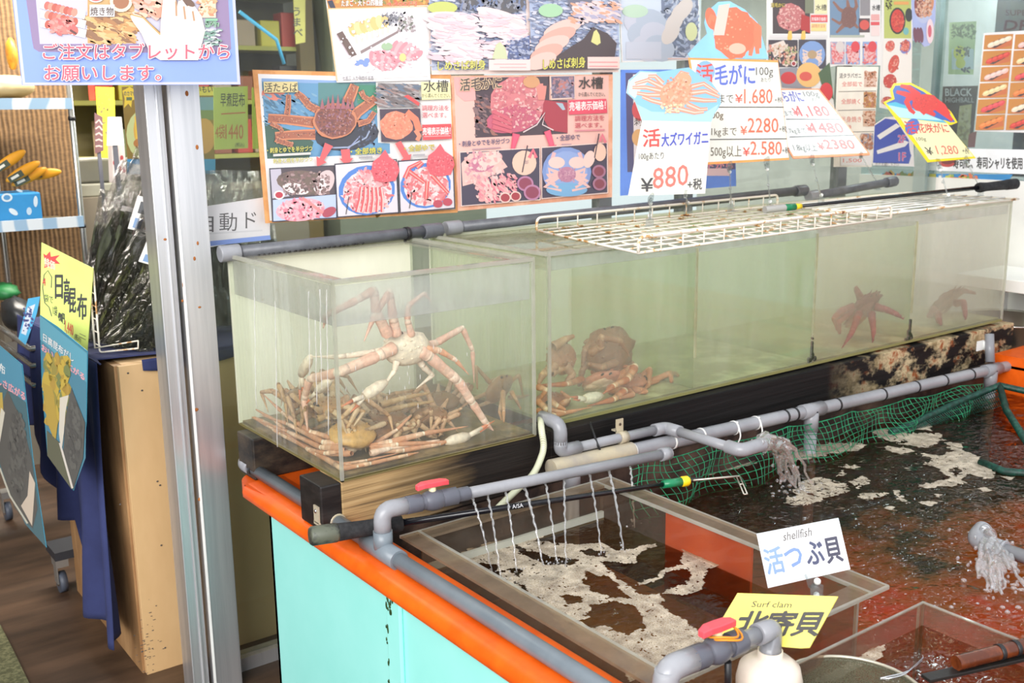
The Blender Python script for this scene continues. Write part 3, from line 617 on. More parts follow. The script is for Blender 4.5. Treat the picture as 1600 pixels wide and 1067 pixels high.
# dark overflow pipes behind the tank tops
def toppipe(pts, y, r, label, caps=(0, 0), ys=None):
    q = [PY(x, yy, y) for x, yy in pts]; o = thing('overflow_pipe', q[0], label, 'pipe'); d = (q[-1] - q[0]).normalized()
    MB().tube(q, r, 16).build('pipe_run', pvc_dark, o)
    if caps[0]: MB().tube([q[0] - d * .004, q[0] + d * .05], r * 1.3, 18).build('end_cap', pvc, o, bevel=.003)
    if caps[1]: MB().tube([q[-1] - d * .06, q[-1] + d * .002], r * 1.3, 18).build('end_cap', pvc_dark, o, bevel=.003)
    return o, q, d
o, q, d = toppipe([(345, 397), (688, 359)], .565, .0165, 'dark grey pipe with pale end cap behind the left tank', (1, 1))
m = MB().tube([q[0].lerp(q[1], .83) - d * .006, q[0].lerp(q[1], .83) + d * .006], .019, 16).tube([q[0].lerp(q[1], .82), q[0].lerp(q[1], .82) - Vector((0, 0, .024))], [.008, .004], 8); m.build('black_tape', black, o)
sl = MB()
for i in range(22):
    p = q[0].lerp(q[1], .14 + i * .022 + rnd.uniform(0, .008)); sl.ell(p + Vector((0, -.012, -.012)), (rnd.uniform(.003, .006), 0, 0), (0, .003, 0), (0, 0, .003), 7, 5)
sl.build('slime_spots', M('black_slime', (30, 26, 24), .5), o)['kind'] = 'stuff'
toppipe([(697, 357), (1258, 297)], .60, .0165, 'long dark grey pipe lying behind the long tank and wire basket', (1, 1))
toppipe([(1264, 307), (1398, 283)], .58, .0165, 'short grey pipe segment behind the right part of the long tank', (1, 1))
# ================================================================ trays in the tub
tray_ac = clear('tray_acrylic', (236, 230, 220), (206, 190, 172), .14, .04, (3, 3, 3), .35)
tray_fl = clear('tray_flange', (222, 212, 196), (196, 176, 150), .42, .06, (5, 5, 5), .25)
x0, x1, y0, y1, zt_ = .058, .668, -.945, -.150, .650
TA = thing('shellfish_tray', (.36, -.55, .3), 'foam-covered clear acrylic tray under the spray bar, wide flat rim', 'tray')
for bx in (((x0 + .04, y0 + .03, .44), (x0 + .046, y1 - .02, zt_)), ((x1 - .052, y0 + .03, .44), (x1 - .046, y1 - .02, zt_)), ((x0 + .04, y0 + .03, .44), (x1 - .046, y0 + .036, zt_)), ((x0 + .04, y1 - .026, .44), (x1 - .046, y1 - .02, zt_))):
    MB().box(*bx).build('side_pane', tray_ac, TA)
MB().box((x0, y0, zt_), (x0 + .046, y1, zt_ + .006)).box((x1 - .052, y0, zt_), (x1, y1, zt_ + .006)).box((x0 + .046, y0, zt_), (x1 - .052, y0 + .045, zt_ + .006)).box((x0 + .046, y1 - .04, zt_), (x1 - .052, y1, zt_ + .006)).build('flange', tray_fl, TA)
bars(MB(), [((x1, y0, zt_ + .003), (x1, y1, zt_ + .003)), ((x0, y0, zt_ + .003), (x1, y0, zt_ + .003)), ((x0 + .046, y0, zt_ + .004), (x0 + .046, y1, zt_ + .004)), ((x1 - .052, y0, zt_ + .004), (x1 - .052, y1, zt_ + .004)), ((x0, y1, zt_ + .003), (x1, y1, zt_ + .003)), ((x1 - .049, y0 + .033, .50), (x1 - .049, y0 + .033, zt_))], .0032).build('polished_edge', edge, TA)
MB().box((x0 + .046, y0 + .036, .44), (x1 - .052, y1 - .026, .446)).build('tray_floor', (lambda t: (lambda sp: (t.l(t.n('ShaderNodeTexCoord').outputs['Object'], sp.inputs[0]), t.done(t.bsdf(t.ramp(t.math('ADD', t.math('MULTIPLY', sp.outputs['X'], .8), t.math('MULTIPLY', t.math('ADD', t.noise(3.2, (1, 1, 1), 4), t.math('MULTIPLY', t.noise(22), .2)), .55)), (.46, lin((150, 124, 78))), (.62, lin((206, 176, 104))), (.74, lin((190, 160, 92))), (.9, lin((214, 150, 80)))), .6).outputs[0]))[1])(t.n('ShaderNodeSeparateXYZ')))(NT('silty_tray_floor')), TA)
MB().box((x1 - .044, y0 + .30, .45), (x1 - .037, y1 - .24, .6495)).build('added_orange_plate', orange, TA)  # added plate, only there to give the right pane its orange tone
o = MB().box((x0 + .047, y1 - .036, .566), (x1 - .053, y1 - .027, .588)).build('pale_strip', M('pale_plastic_strip', (176, 178, 166), .5), TA)
twm = water_mat('tray_water', (230, 212, 166), .2, 10)
o = MB().grid(lambda u, v: Vector((x0 + .047 + (x1 - x0 - .1) * u, y0 + .037 + (y1 - y0 - .064) * v, TW)), 3, 3).build('tray_water', twm); tag(o, 'brownish foam-flecked water in the tray under the spray bar', 'water', kind='stuff')
tray2_ac = clear('thin_tray_acrylic', (226, 212, 200), (200, 176, 160), .2, .04, (4, 4, 4), .3)
u0, u1, w0, w1 = .062, .660, -1.85, -1.024
TB = thing('shellfish_tray', (.36, -1.4, .3), 'thin-walled clear acrylic tray at the bottom right holding a hand net', 'tray')
for bx in (((u0, w0, .30), (u0 + .005, w1, .655)), ((u1 - .005, w0, .30), (u1, w1, .655)), ((u0, w1 - .005, .30), (u1, w1, .655))): MB().box(*bx).build('side_pane', tray2_ac, TB)
bars(MB(), [((u1 - .0025, w1 - .0025, .5), (u1 - .0025, w1 - .0025, .655)), ((u1 - .016, w1 - .0025, .5), (u1 - .016, w1 - .0025, .655)), ((u0, w1 - .0025, .655), (u1, w1 - .0025, .655)), ((u1 - .0025, w0, .655), (u1 - .0025, w1, .655))], .002).build('polished_edge', edge, TB)
MB().box((u0 + .005, w0, .30), (u1 - .005, w1 - .005, .306)).build('tray_floor', M2('brown_tray_floor', (150, 124, 80), (206, 172, 114), nscale=8), TB)
T2 = .612
o = MB().grid(lambda u, v: Vector((u0 + .006 + (u1 - u0 - .012) * u, w0 + (w1 - w0 - .006) * v, T2)), 3, 3).build('tray_water', water_mat('tray_water_b', (222, 200, 160), .22, 11)); tag(o, 'still brown water in the thin-walled tray at the bottom right', 'water', kind='stuff')
# ---------------------------------------------------------------- foam
ft = NT('sea_foam'); cr = ft.coord(); vo = ft.n('ShaderNodeTexVoronoi', feature='DISTANCE_TO_EDGE'); vo.inputs['Scale'].default_value = 170; ft.l(cr, vo.inputs[0])
vo2 = ft.n('ShaderNodeTexVoronoi'); vo2.inputs['Scale'].default_value = 110; ft.l(cr, vo2.inputs[0])
c = ft.mix(ft.ramp(vo.outputs['Distance'], (.0, (0, 0, 0)), (.12, (1, 1, 1))), lin((238, 228, 212)), lin((206, 190, 164)))
c = ft.mix(ft.ramp(vo2.outputs['Distance'], (.10, (1, 1, 1)), (.2, (0, 0, 0))), c, lin((104, 84, 62)))
fb = ft.bsdf(c, .35, 0, ft.bump(vo.outputs['Distance'], .5, .002)); foam = ft.done(ft.mixs(ft.ramp(ft.noise(30), (.3, (.08,) * 3), (.72, (.66,) * 3)), fb.outputs[0], ft.n('ShaderNodeBsdfTransparent').outputs[0]))
def inside(p, poly):
    r = False; j = len(poly) - 1
    for i in range(len(poly)):
        if (poly[i][1] > p[1]) != (poly[j][1] > p[1]) and p[0] < (poly[j][0] - poly[i][0]) * (p[1] - poly[i][1]) / (poly[j][1] - poly[i][1]) + poly[i][0]: r = not r
        j = i
    return r
def foam_sheet(name, polys, holes, T, z, label, cell=.004, warp=.02, speck=.0, parent=None):
    W = lambda P: [tuple(PZ(T[0] + x / T[2], T[1] + y / T[2], z)[:2]) for x, y in P]
    polys = [W(P) for P in polys]; holes = [W(P) for P in holes]
    xs = [p[0] for P in polys for p in P]; ys = [p[1] for P in polys for p in P]; m = MB(); idx = {}
    nx, ny = int((max(xs) - min(xs)) / cell) + 2, int((max(ys) - min(ys)) / cell) + 2; vs_ = []; fs = []
    def vid(i, j):
        if (i, j) not in idx:
            x, y = min(xs) + i * cell, min(ys) + j * cell; idx[i, j] = len(vs_)
            vs_.append(Vector((x, y, z + .0012 + .0025 * max(0, noise.noise((x * 60, y * 60, 3)))))) 
        return idx[i, j]
    for i in range(nx):
        for j in range(ny):
            x, y = min(xs) + (i + .5) * cell, min(ys) + (j + .5) * cell
            nv = Vector((x * 28, y * 28, 1)); q = (x + warp * noise.noise(nv) + warp * .5 * noise.noise(nv * 3), y + warp * noise.noise(nv + Vector((9, 4, 2))) + warp * .5 * noise.noise(nv * 3 + Vector((3, 8, 1))))
            if any(inside(q, P) for P in polys) and not any(inside(q, P) for P in holes) and noise.noise(Vector((x * 75, y * 75, 7))) + noise.noise(Vector((x * 200, y * 200, 7))) * .5 < .62 - speck:
                fs.append((vid(i, j), vid(i + 1, j), vid(i + 1, j + 1), vid(i, j + 1)))
    m.add(vs_, fs, True); o = m.build(name, foam); tag(o, label, 'foam', kind='stuff'); return o
Tz = (640, 740, 2.857)
foam_sheet('tray_foam', [[(185, 375), (300, 325), (480, 282), (640, 262), (560, 300), (640, 310), (760, 318), (860, 305), (930, 350), (1100, 312), (1090, 328), (1040, 345), (1000, 400), (900, 395), (850, 392), (930, 470), (1030, 540), (1130, 540), (1120, 590), (1200, 640), (1290, 700), (1340, 760), (1300, 830), (1280, 930), (980, 930), (960, 880), (850, 800), (760, 760), (680, 690), (600, 600), (500, 540), (430, 480), (400, 440), (250, 400)],
                         [(1000, 500), (1080, 470), (1140, 425), (1235, 405), (1240, 425), (1150, 442), (1090, 485)], [(1220, 340), (1330, 370), (1400, 390), (1330, 440), (1310, 515), (1220, 545), (1145, 540), (1150, 520), (1230, 500), (1250, 450), (1210, 400)]],
           [[(470, 320), (620, 370), (745, 385), (740, 410), (600, 405), (500, 360)], [(240, 402), (390, 410), (400, 470), (330, 455)], [(430, 425), (500, 430), (495, 462), (440, 450)], [(800, 590), (900, 570), (1020, 590), (1050, 700), (960, 725), (900, 690), (800, 640)], [(755, 655), (830, 645), (880, 680), (800, 692)], [(670, 545), (770, 550), (775, 580), (700, 585)], [(780, 440), (900, 470), (960, 530), (1000, 560), (900, 560), (800, 520)], [(760, 340), (880, 345), (880, 372), (790, 372)], [(480, 490), (600, 580), (640, 640), (560, 610)]],
           Tz, TW, 'beige bubbly foam drifting on the tray water under the jets', .0035, .012, .05)
Tw = (1000, 540, 2.667)
foam_sheet('tub_foam', [[(690, 425), (800, 405), (935, 412), (915, 437), (820, 450), (700, 470), (620, 492), (560, 480), (600, 450)]], [], Tw, WZ, 'foam streak on the tub water at the foot of the middle pipe leg', .0032, .022)
foam_sheet('tub_foam', [[(955, 362), (1060, 350), (1130, 368), (1240, 366), (1262, 392), (1200, 425), (1100, 420), (1020, 390)], [(1010, 425), (1090, 420), (1140, 440), (1080, 455)], [(1090, 335), (1200, 320), (1215, 350), (1110, 360)]], [[(1070, 400), (1100, 396), (1110, 412), (1080, 416)]], Tw, WZ, 'pale foam islands on the tub water below the green net', .0032, .022)
foam_sheet('tub_foam', [[(1275, 408), (1335, 406), (1330, 430), (1440, 485), (1492, 545), (1440, 557), (1370, 535), (1335, 575), (1290, 590), (1230, 592), (1150, 590), (1290, 552), (1240, 512), (1205, 500), (1215, 470), (1165, 455), (1270, 455), (1310, 440)]], [[(1300, 520), (1340, 510), (1330, 545), (1300, 545)]], Tw, WZ, 'long curling foam patch on the tub water at the right', .0032, .022)
foam_sheet('tub_foam', [[(1165, 655), (1210, 648), (1250, 658), (1210, 674)], [(1395, 597), (1440, 590), (1470, 604), (1430, 612)], [(1220, 620), (1255, 622), (1240, 634)], [(1500, 545), (1560, 548), (1540, 562)]], [], Tw, WZ, 'small loose foam flecks on the tub water at the right', .003, .012)
foam_sheet('tub_foam', [[(600, 660), (680, 560), (760, 550), (860, 580), (850, 610), (760, 640), (680, 670)], [(880, 565), (930, 545), (960, 560), (920, 600)], [(900, 625), (1000, 610), (1030, 625), (960, 645)], [(1050, 600), (1080, 600), (1110, 660), (1080, 650)], [(1010, 665), (1060, 670), (1080, 690), (1030, 685)], [(800, 545), (860, 520), (850, 545)], [(820, 500), (910, 505), (870, 512)]], [], Tw, WZ, 'broken bubbles on the tub water where the gushing water lands', .003, .02, .3)
foam_sheet('tub_foam', [[(120, 470), (300, 470), (480, 485), (460, 500), (380, 520), (300, 540), (160, 545), (60, 530)]], [], Tw, WZ, 'bubbly foam caught behind the green net near the left tray', .0032, .022)
foam_sheet('tray_foam', [[(280, 748), (330, 700), (420, 660), (520, 610), (640, 545), (740, 512), (735, 535), (700, 560), (690, 620), (600, 610), (520, 690), (420, 748)]], [], (1200, 880, 4), T2, 'bubbly foam along the side of the thin-walled tray', .003, .01, .05)
# ---------------------------------------------------------------- green net under the rail pipe
net = MB(); cs = M2('green_net_cord', (12, 104, 70), (32, 150, 100), nscale=40, bump=0)
NU, NV = 74, 7
def npt(i, j):
    u = i / NU; x = .80 + 1.72 * u; v = j / NV
    top = .672 - (x - .53) * .0325 - .020 - (.014 * abs(math.sin(u * 17))) * (1 - v); sag = .012 * math.sin(u * 23) + .010 * math.sin(u * 51)
    z = top + (WZ - .004 - top) * v + sag * .6 * v * (1 - v) * 3
    y = -.072 - .05 * v + .018 * math.sin(u * 31 + v * 3) * (.3 + v); xx = x + .012 * math.sin(v * 6 + u * 40) + .004 * math.sin(i * 1.7)
    return Vector((xx, y, z))
for i in range(NU + 1): net.tube([npt(i, j) for j in range(NV + 1)], .0012, 5)
for j in range(NV + 1): net.tube([npt(i, j) for i in range(NU + 1)], .0012 if j else .0018, 5)
tag(net.build('fishing_net', cs), 'green knotted fishing net hanging from the long grey rail pipe into the water', 'net')
gb = MB().tube([PZ(x, y, z) for x, y, z in ((1392, 676, .512), (1440, 655, .525), (1500, 627, .55), (1562, 602, .575))] + [Vector((2.52, -.30, .58)), Vector((2.68, -.42, .575)), Vector((2.67, -.70, .53)), Vector((2.45, -.74, .512))] + [PZ(x, y, z) for x, y, z in ((1640, 742, .512), (1570, 737, .512), (1532, 722, .51))], .012, 10)
rb_ = [PZ(x, y, z) for x, y, z in ((1532, 722, .51), (1570, 737, .512), (1610, 744, .515), (1700, 760, .52))]
MBk = thing('mesh_basket', PZ(1500, 660, WZ), 'dark green mesh basket half sunk in the water at the right edge', 'basket')
dg = M2('dark_green_mesh', (6, 48, 40), (18, 78, 64), nscale=60, bump=.1)
gb.tube([PZ(1562, 602, .575), PZ(1572, 640, .535), PZ(1610, 700, .50)], .012, 8).build('rim', dg, MBk)
mm = MB(); Lp = [PZ(1392, 676, .512), PZ(1440, 655, .525), PZ(1500, 627, .55), PZ(1562, 602, .575)]
def lpt(t): k = min(2, int(t * 3)); return Lp[k].lerp(Lp[k + 1], t * 3 - k)
for i in range(61):
    p = lpt(i / 60); mm.tube([p, Vector((p.x + .02, p.y - .03, min(p.z - .02, WZ + .0) ))], .0016, 5)
for k in range(1, 6): mm.tube([lpt(i / 20) - Vector((-.004 * k, .006 * k, (lpt(i / 20).z - WZ + .02) * k / 5.5)) for i in range(21)], .0016, 5)
mm.build('mesh', dg, MBk)
# ================================================================ wire baskets on the long tank
wt = NT('rusty_white_wire'); nz = wt.noise(14, (1, 1, 1), 5, .7); wire = wt.done(wt.bsdf(wt.ramp(nz, (.55, lin((238, 230, 214))), (.60, lin((206, 158, 92))), (.66, lin((120, 66, 30)))), .45).outputs[0])
zb = 1.2075
BL, FL_, FR, BR = Vector((.90, .44, zb)), Vector((.778, -.125, zb)), Vector((1.945, -.046, zb)), Vector((2.056, .5, zb))
def bq(u, v, z=0): return (FL_.lerp(FR, u)).lerp(BL.lerp(BR, u), v) + Vector((0, 0, z))
K = thing('wire_basket', bq(.5, .5), 'rusty white wire basket lying across the long tank under the price cards', 'basket')
hw = .038
MB().tube(bend([bq(0, 0, .001), bq(.0, 0, hw), bq(1, 0, hw), bq(1, 0, .001)], .018), .0042, 8).build('front_rail', wire, K)
MB().tube(bend([bq(0, 1, .001), bq(0, 1, hw), bq(1, 1, hw), bq(1, 1, .001)], .018), .0042, 8).build('rear_rail', wire, K)
MB().tube([bq(0, 0), bq(1, 0), bq(1, 1), bq(0, 1)], .0036, 8, closed=True).build('base_frame', wire, K)
wv = MB()
for i in range(1, 14): wv.tube([bq(i / 14, 0), bq(i / 14, 0, hw)], .0022, 6).tube([bq(i / 14, 1), bq(i / 14, 1, hw)], .0022, 6)
for i in range(1, 14): wv.tube([bq(i / 14, 0, -.002), bq(i / 14, 1, -.002)], .0022, 6)
for j in range(1, 9): wv.tube([bq(0, j / 9, .0015), bq(1, j / 9, .0015)], .0022, 6)
wv.build('wire_mesh', wire, K)
K2 = thing('wire_shelf', (2.45, .27, 1.21), 'flat white wire shelf with rusty ends over the right end of the long tank', 'shelf')
s0, s1, t0, t1 = 2.02, 2.865, .035, .50; zk = 1.2095
MB().tube([(s0, t0, zk), (s1, t0, zk), (s1, t1, zk), (s0, t1, zk)], .0042, 8, closed=True).build('frame', wire, K2)
m = MB()
for i in range(1, 9): m.tube([(s0, t0 + (t1 - t0) * i / 9, zk + .003), (s1, t0 + (t1 - t0) * i / 9, zk + .003)], .0024, 6)
for x in (s0 + .18, s0 + .42, s0 + .66): m.tube([(x, t0, zk - .002), (x, t1, zk - .002)], .0028, 6)
m.build('wire_rods', M2('white_coated_wire', (226, 224, 220), (246, 244, 240)), K2)
# ================================================================ two gaff sticks
def stick(p0, p1, gl_, label, hook=True):
    p0, p1 = Vector(p0), Vector(p1); d = (p1 - p0).normalized(); L = (p1 - p0).length
    o = thing('gaff_stick', p0, label, 'stick'); pt = lambda s_: p0 + d * s_
    MB().tube([pt(gl_ * .95), pt(L - .0)], [.0082, .0056], 14).build('shaft', M('glossy_black_rod', (20, 20, 26), .2), o)
    MB().tube([pt(.0), pt(.004), pt(.055), pt(.06)], [.017, .0205, .0205, .019], 18).build('butt_cap', M2('scuffed_cap', (88, 92, 78), (44, 44, 42), nscale=30) if hook else rubber, o)
    MB().tube([pt(.055), pt(gl_ * .55), pt(gl_ * .78), pt(gl_ - .012), pt(gl_)], [.0192, .0175, .0165, .0195, .017], 18).build('grip', rubber, o)
    return o, pt, d, L
gp0, gp1 = PZ(484, 838, .698), PZ(1052, 754.5, .668)
o, pt, d, L = stick(gp0, gp1, .20, 'black gaff stick with green taped hook lying across the spray bar tray')
MB().tube([pt(L - .03), pt(L + .022)], [.0095, .0115], 14).build('green_wrap', green_tape, o)
MB().tube([pt(L + .022), pt(L + .027), pt(L + .04), pt(L + .045)], [.0115, .013, .013, .010], 14).build('yellow_wrap', yellow_tape, o)
MB().tube([pt(L + .04), pt(L + .085)], [.007, .004], 10).build('black_ferrule', black, o)
side = d.cross(Vector((0, 0, 1))).normalized(); h0 = pt(L + .045); h1 = PZ(1153, 744, .672); h2 = PZ(1165, 772, .655)
hk = M('stainless_hook', (205, 200, 186), .3, .8); m = MB()
dd = (h2 - h1); ww = (h1 - h0).normalized() * .0042
m.tube([h0, h1], .0028, 8)
for s_ in (-1, 1): m.tube([h1 + ww * s_, h2 + ww * s_], .0018, 8)
for k in (0, .45, 1): m.tube([h1 + dd * k - ww, h1 + dd * k + ww], .0018, 8)
m.build('metal_hook', hk, o)
A = Art((0, gp0.y, 0), Vector((0, -1, 0)))
tp = Vector((0, 0, 1)).cross(d).normalized()
sgn = MB(); vs_, fs, fx0, fx1 = glyphs('A/SA', .03); pl = pt(.46); tl = CAM - pl; tl = (tl - d * tl.dot(d)).normalized(); upx = tl.cross(d).normalized() * -1
if upx.z < 0: upx = -upx
sgn.cc = (225, 225, 230); sgn.add([pl + tl * .0078 + d * ((gx - fx0) * .013) + upx * ((gy - .35) * .013) for gx, gy in vs_], fs); sgn.build('maker_lettering', print_mat(), o)
gp0, gp1 = PY(1588, 287, .12), PZ(1242, 323, 1.222)
o, pt, d, L = stick(gp0, gp1, .21, 'second black gaff stick resting on the wire shelf, grip over the right end', False)
MB().tube([pt(L - .026), pt(L)], [.0095, .011], 14).build('yellow_wrap', yellow_tape, o); MB().tube([pt(L), pt(L + .05)], [.012, .0125], 14).build('green_wrap', green_tape, o)
MB().pipe([pt(L + .045), pt(L + .13)], .0125, .0095, 14).build('hollow_tip', M('grey_tube', (176, 174, 170), .4), o)
# hand net and bamboo handle
c0 = PZ(1330, 1082, .645); hr = .115
H = thing('hand_net', c0, 'round hand net resting in the thin-walled tray', 'net')
hoop = [c0 + Vector((math.cos(a), math.sin(a), 0)) * hr for a in [i * math.pi / 20 for i in range(40)]]
MB().tube(hoop, .0028, 8, closed=True).tube([p + Vector((0, 0, -.006)) for p in hoop], .0022, 8, closed=True).build('wire_hoop', M('grey_wire', (196, 190, 172), .35, .6), H)
nt = NT('fine_mesh'); cr = nt.coord(); vv = nt.n('ShaderNodeTexVoronoi', feature='DISTANCE_TO_EDGE'); vv.inputs['Scale'].default_value = 260; nt.l(cr, vv.inputs[0])
nm = nt.done(nt.mixs(nt.ramp(vv.outputs['Distance'], (.05, (0, 0, 0)), (.16, (.4,) * 3)), nt.bsdf(lin((74, 72, 52)), .8).outputs[0], nt.n('ShaderNodeBsdfTransparent').outputs[0]))
MB().lathe(c0, [(hr, 0), (hr * .95, -.012), (hr * .7, -.022), (hr * .3, -.028), (0, -.03)], n=36).build('mesh', nm, H)
MB().tube(bend([PZ(1375, 1060, .652), PZ(1420, 1050, .65), PZ(1440, 1032, .655)], .02), .0016, 6).tube(bend([PZ(1375, 1062, .652), PZ(1412, 1056, .66), PZ(1442, 1028, .66)], .02), .0014, 6).build('wire_tie', steel, H)
b0, b1 = PZ(1494, 1036, .668), PZ(1660, 994, .672); d = (b1 - b0).normalized()
G = thing('bamboo_pole', b0, 'glossy brown bamboo tube with black ties at the bottom right corner', 'pole')
MB().pipe([b1, b0], .0125, .0095, 18).build('tube', M2('lacquered_bamboo', (84, 38, 18), (142, 72, 36), nscale=6, rough=.25, stretch=(1, 1, 1)), G)
for (x, y) in ((1561, 1020), (1585, 1014)): p = b0 + d * ((PZ(x, y, .668) - b0).dot(d)); MB().tube([p - d * .004, p + d * .004], .0138, 16).build('black_tie', black, G)
s0_, s1_ = PZ(1446, 1060, .654), PZ(1660, 1012, .654); d = (s1_ - s0_).normalized(); sd = Vector((0, 0, 1)).cross(d)
o = MB().obox((s0_ + s1_) / 2, (s1_ - s0_) / 2, sd * .011, (0, 0, .003)).build('flat_stick', M2('worn_black_slat', (24, 22, 20), (92, 76, 40), .6, .75, nscale=40), bevel=.001); tag(o, 'worn black flat stick lying under the brown bamboo tube', 'stick')
# ================================================================ crabs in the tanks
LEGK = 1.0
shell = ink_mat('crab_shell', .4, 90, .3, .25)
def seg(m, a, b, r0, r1, ca, cb):
    d = b - a
    mid = tuple((p * .7 + q * .3) for p, q in zip(ca, cb)); lo = tuple((p * .45 + q * .55) for p, q in zip(ca, cb))
    m.cc = ca; m.tube([a, a + d * .12, a + d * .45], [r0 * .8, r0 * 1.08, r0 * .55 + r1 * .45], 9, cap=False)
    m.cc = mid; m.tube([a + d * .45, a + d * .75], [r0 * .55 + r1 * .45, r0 * .2 + r1 * .85], 9, cap=False)
    m.cc = lo; m.tube([a + d * .75, a + d * .92, b], [r0 * .2 + r1 * .85, r1 * 1.05, r1 * .8], 9)
def leg(m, pts, r, ca=(232, 176, 142), cb=(240, 206, 180), flat=None):
    n = len(pts) - 1; r *= LEGK
    for i in range(n):
        k0 = 1 - .62 * i / n; k1 = 1 - .62 * (i + 1) / n
        if i == n - 1 and n > 2: k1 = .12
        seg(m, pts[i], pts[i + 1], r * k0, r * k1, ca, cb if i < n - 1 else ca)
        if i: m.cc = cb; m.ell(pts[i], (r * k0 * .95, 0, 0), (0, r * k0 * .95, 0), (0, 0, r * k0 * .95), 8, 6)
def claw(m, a, b, t1, t2, r, cp=(240, 222, 200), cf=(222, 128, 84)):
    """palm from a to b, fingers to t1 and t2"""
    d = b - a; m.cc = cp; m.tube([a, a.lerp(b, .3), a.lerp(b, .75), b], [r * .6, r * 1.1, r * 1.15, r * .8], 10)
    for t in (t1, t2):
        mid = b.lerp(t, .5) + (t - (t1 + t2) / 2) * .18; m.cc = cp; m.tube([b, mid], [r * .55, r * .4], 8); m.cc = cf; m.tube([mid, t], [r * .4, r * .06], 8)
def carapace(m, c, fw, rt, up, L, W, H, top, belly, seed=0, spiny=0):
    """fw, rt, up: unit axes of the animal"""
    rn = random.Random(seed)
    fn = lambda d: (1 + .10 * noise.noise(d * 3.1 + Vector((seed, 0, 0))) + (spiny * max(0, noise.noise(d * 9 + Vector((seed, 2, 0))))) ) * (1 - .16 * max(0, d.x) ** 2 * (1 - abs(d.y)))
    m.cc = top; m.ell(c + up * H * .12, fw * L, rt * W, up * H, 26, 16, fn)
    m.cc = belly; m.ell(c - up * H * .28, fw * L * .86, rt * W * .84, up * H * .78, 22, 12)
    for i in range(4):   # belly plates
        for s_ in (-1, 1): m.cc = belly; m.ell(c - up * H * .78 + rt * (s_ * W * .38) + fw * (L * (.5 - .33 * i)), fw * L * .15, rt * W * .36, up * H * .26, 10, 6)
    m.cc = (236, 214, 180); m.ell(c - up * H * .95 - fw * L * .12, fw * L * .5, rt * W * .2, up * H * .2, 12, 8)
    for s_ in (-1, 1): m.cc = (40, 32, 28); e = c + fw * L * .84 + rt * (s_ * W * .2) + up * H * .35; m.ell(e, fw * .005, rt * .005, up * .005, 8, 6)
    m.cc = top
    for i in range(14):
        a = rn.uniform(0, 6.28); q = rn.uniform(.1, .75); m.ell(c + up * H * (1.12 - .45 * q * q) + fw * (L * q * math.cos(a)) + rt * (W * q * math.sin(a)), fw * L * .05, rt * W * .05, up * H * .10, 7, 5)
def Tz_(T, y):
    xl = .018 if T[0] == 400 else XL + .02
    def f(x, yy, dy=0):
        a, b = T[0] + x / T[2], T[1] + yy / T[2]; p = PY(a, b, max(.022, y + dy) if xl < .1 else max(YF + .02, y + dy))
        if p.x < xl: p = PX(a, b, xl + max(0, y + dy) * .1)
        p.y = min(max(p.y, .02), .56); p.z = max(p.z, Zb + .016); return p
    return f
def V3(*a): return Vector(a).normalized()
TC = (400, 420, 3.139)
# --- the crab standing up against the front pane, belly to the viewer
m = MB(); f = Tz_(TC, .055); c = f(735, 385, .02)
pale = (248, 228, 208); pk = (242, 192, 170); org = (232, 166, 130)
carapace(m, c, V3(-.1, .10, 1), V3(1, 0, .05), V3(.05, -1, .1),   .044, .060, .028, (244, 226, 204), (246, 230, 210), 3)
def L_(pts, r, ca=pk, cb=pale, f=f): leg(m, [f(*p) for p in pts], r * 1.28, ca, cb)
L_([(650, 330), (590, 215), (578, 105), (500, 150), (345, 228), (330, 290)], .0105)
L_([(690, 330), (672, 240), (655, 112), (580, 230), (530, 355)], .0098)
L_([(765, 330), (742, 250), (748, 180), (825, 120), (858, 158)], .0068)
L_([(680, 385), (600, 425), (400, 510), (262, 540), (236, 640), (254, 795)], .0122)
L_([(820, 380, .03), (880, 365, .05), (1012, 290, .07), (1062, 400, .08), (1070, 560, .09)], .0085)
L_([(830, 395), (900, 400), (980, 448), (1045, 520)], .0075, org)
L_([(800, 400), (850, 430), (990, 548), (1060, 655), (1128, 758), (1165, 832)], .0125)
L_([(790, 430, .02), (820, 480, .02), (866, 522, .02), (785, 588, .03)], .0075, pale, pale)
leg(m, [f(650, 395, .01), f(560, 412, .01), f(400, 432, .02), f(268, 430, .02)], .0092, pale, pale); claw(m, f(268, 430, .02), f(222, 520, .015), f(214, 655, .01), f(236, 640, .02), .011)
leg(m, [f(690, 450), f(680, 500), f(640, 555)], .0085, pale, pale); claw(m, f(640, 552), f(530, 625), f(420, 675, -.01), f(462, 705), .0125)
claw(m, f(370, 540, .03), f(300, 600, .02), f(240, 668, .01), f(262, 640, .02), .010)
tag(m.build('snow_crab', shell), 'pale pinkish crab reared up against the front pane of the left tank, belly showing', 'crab', 'crabs in the left tank')
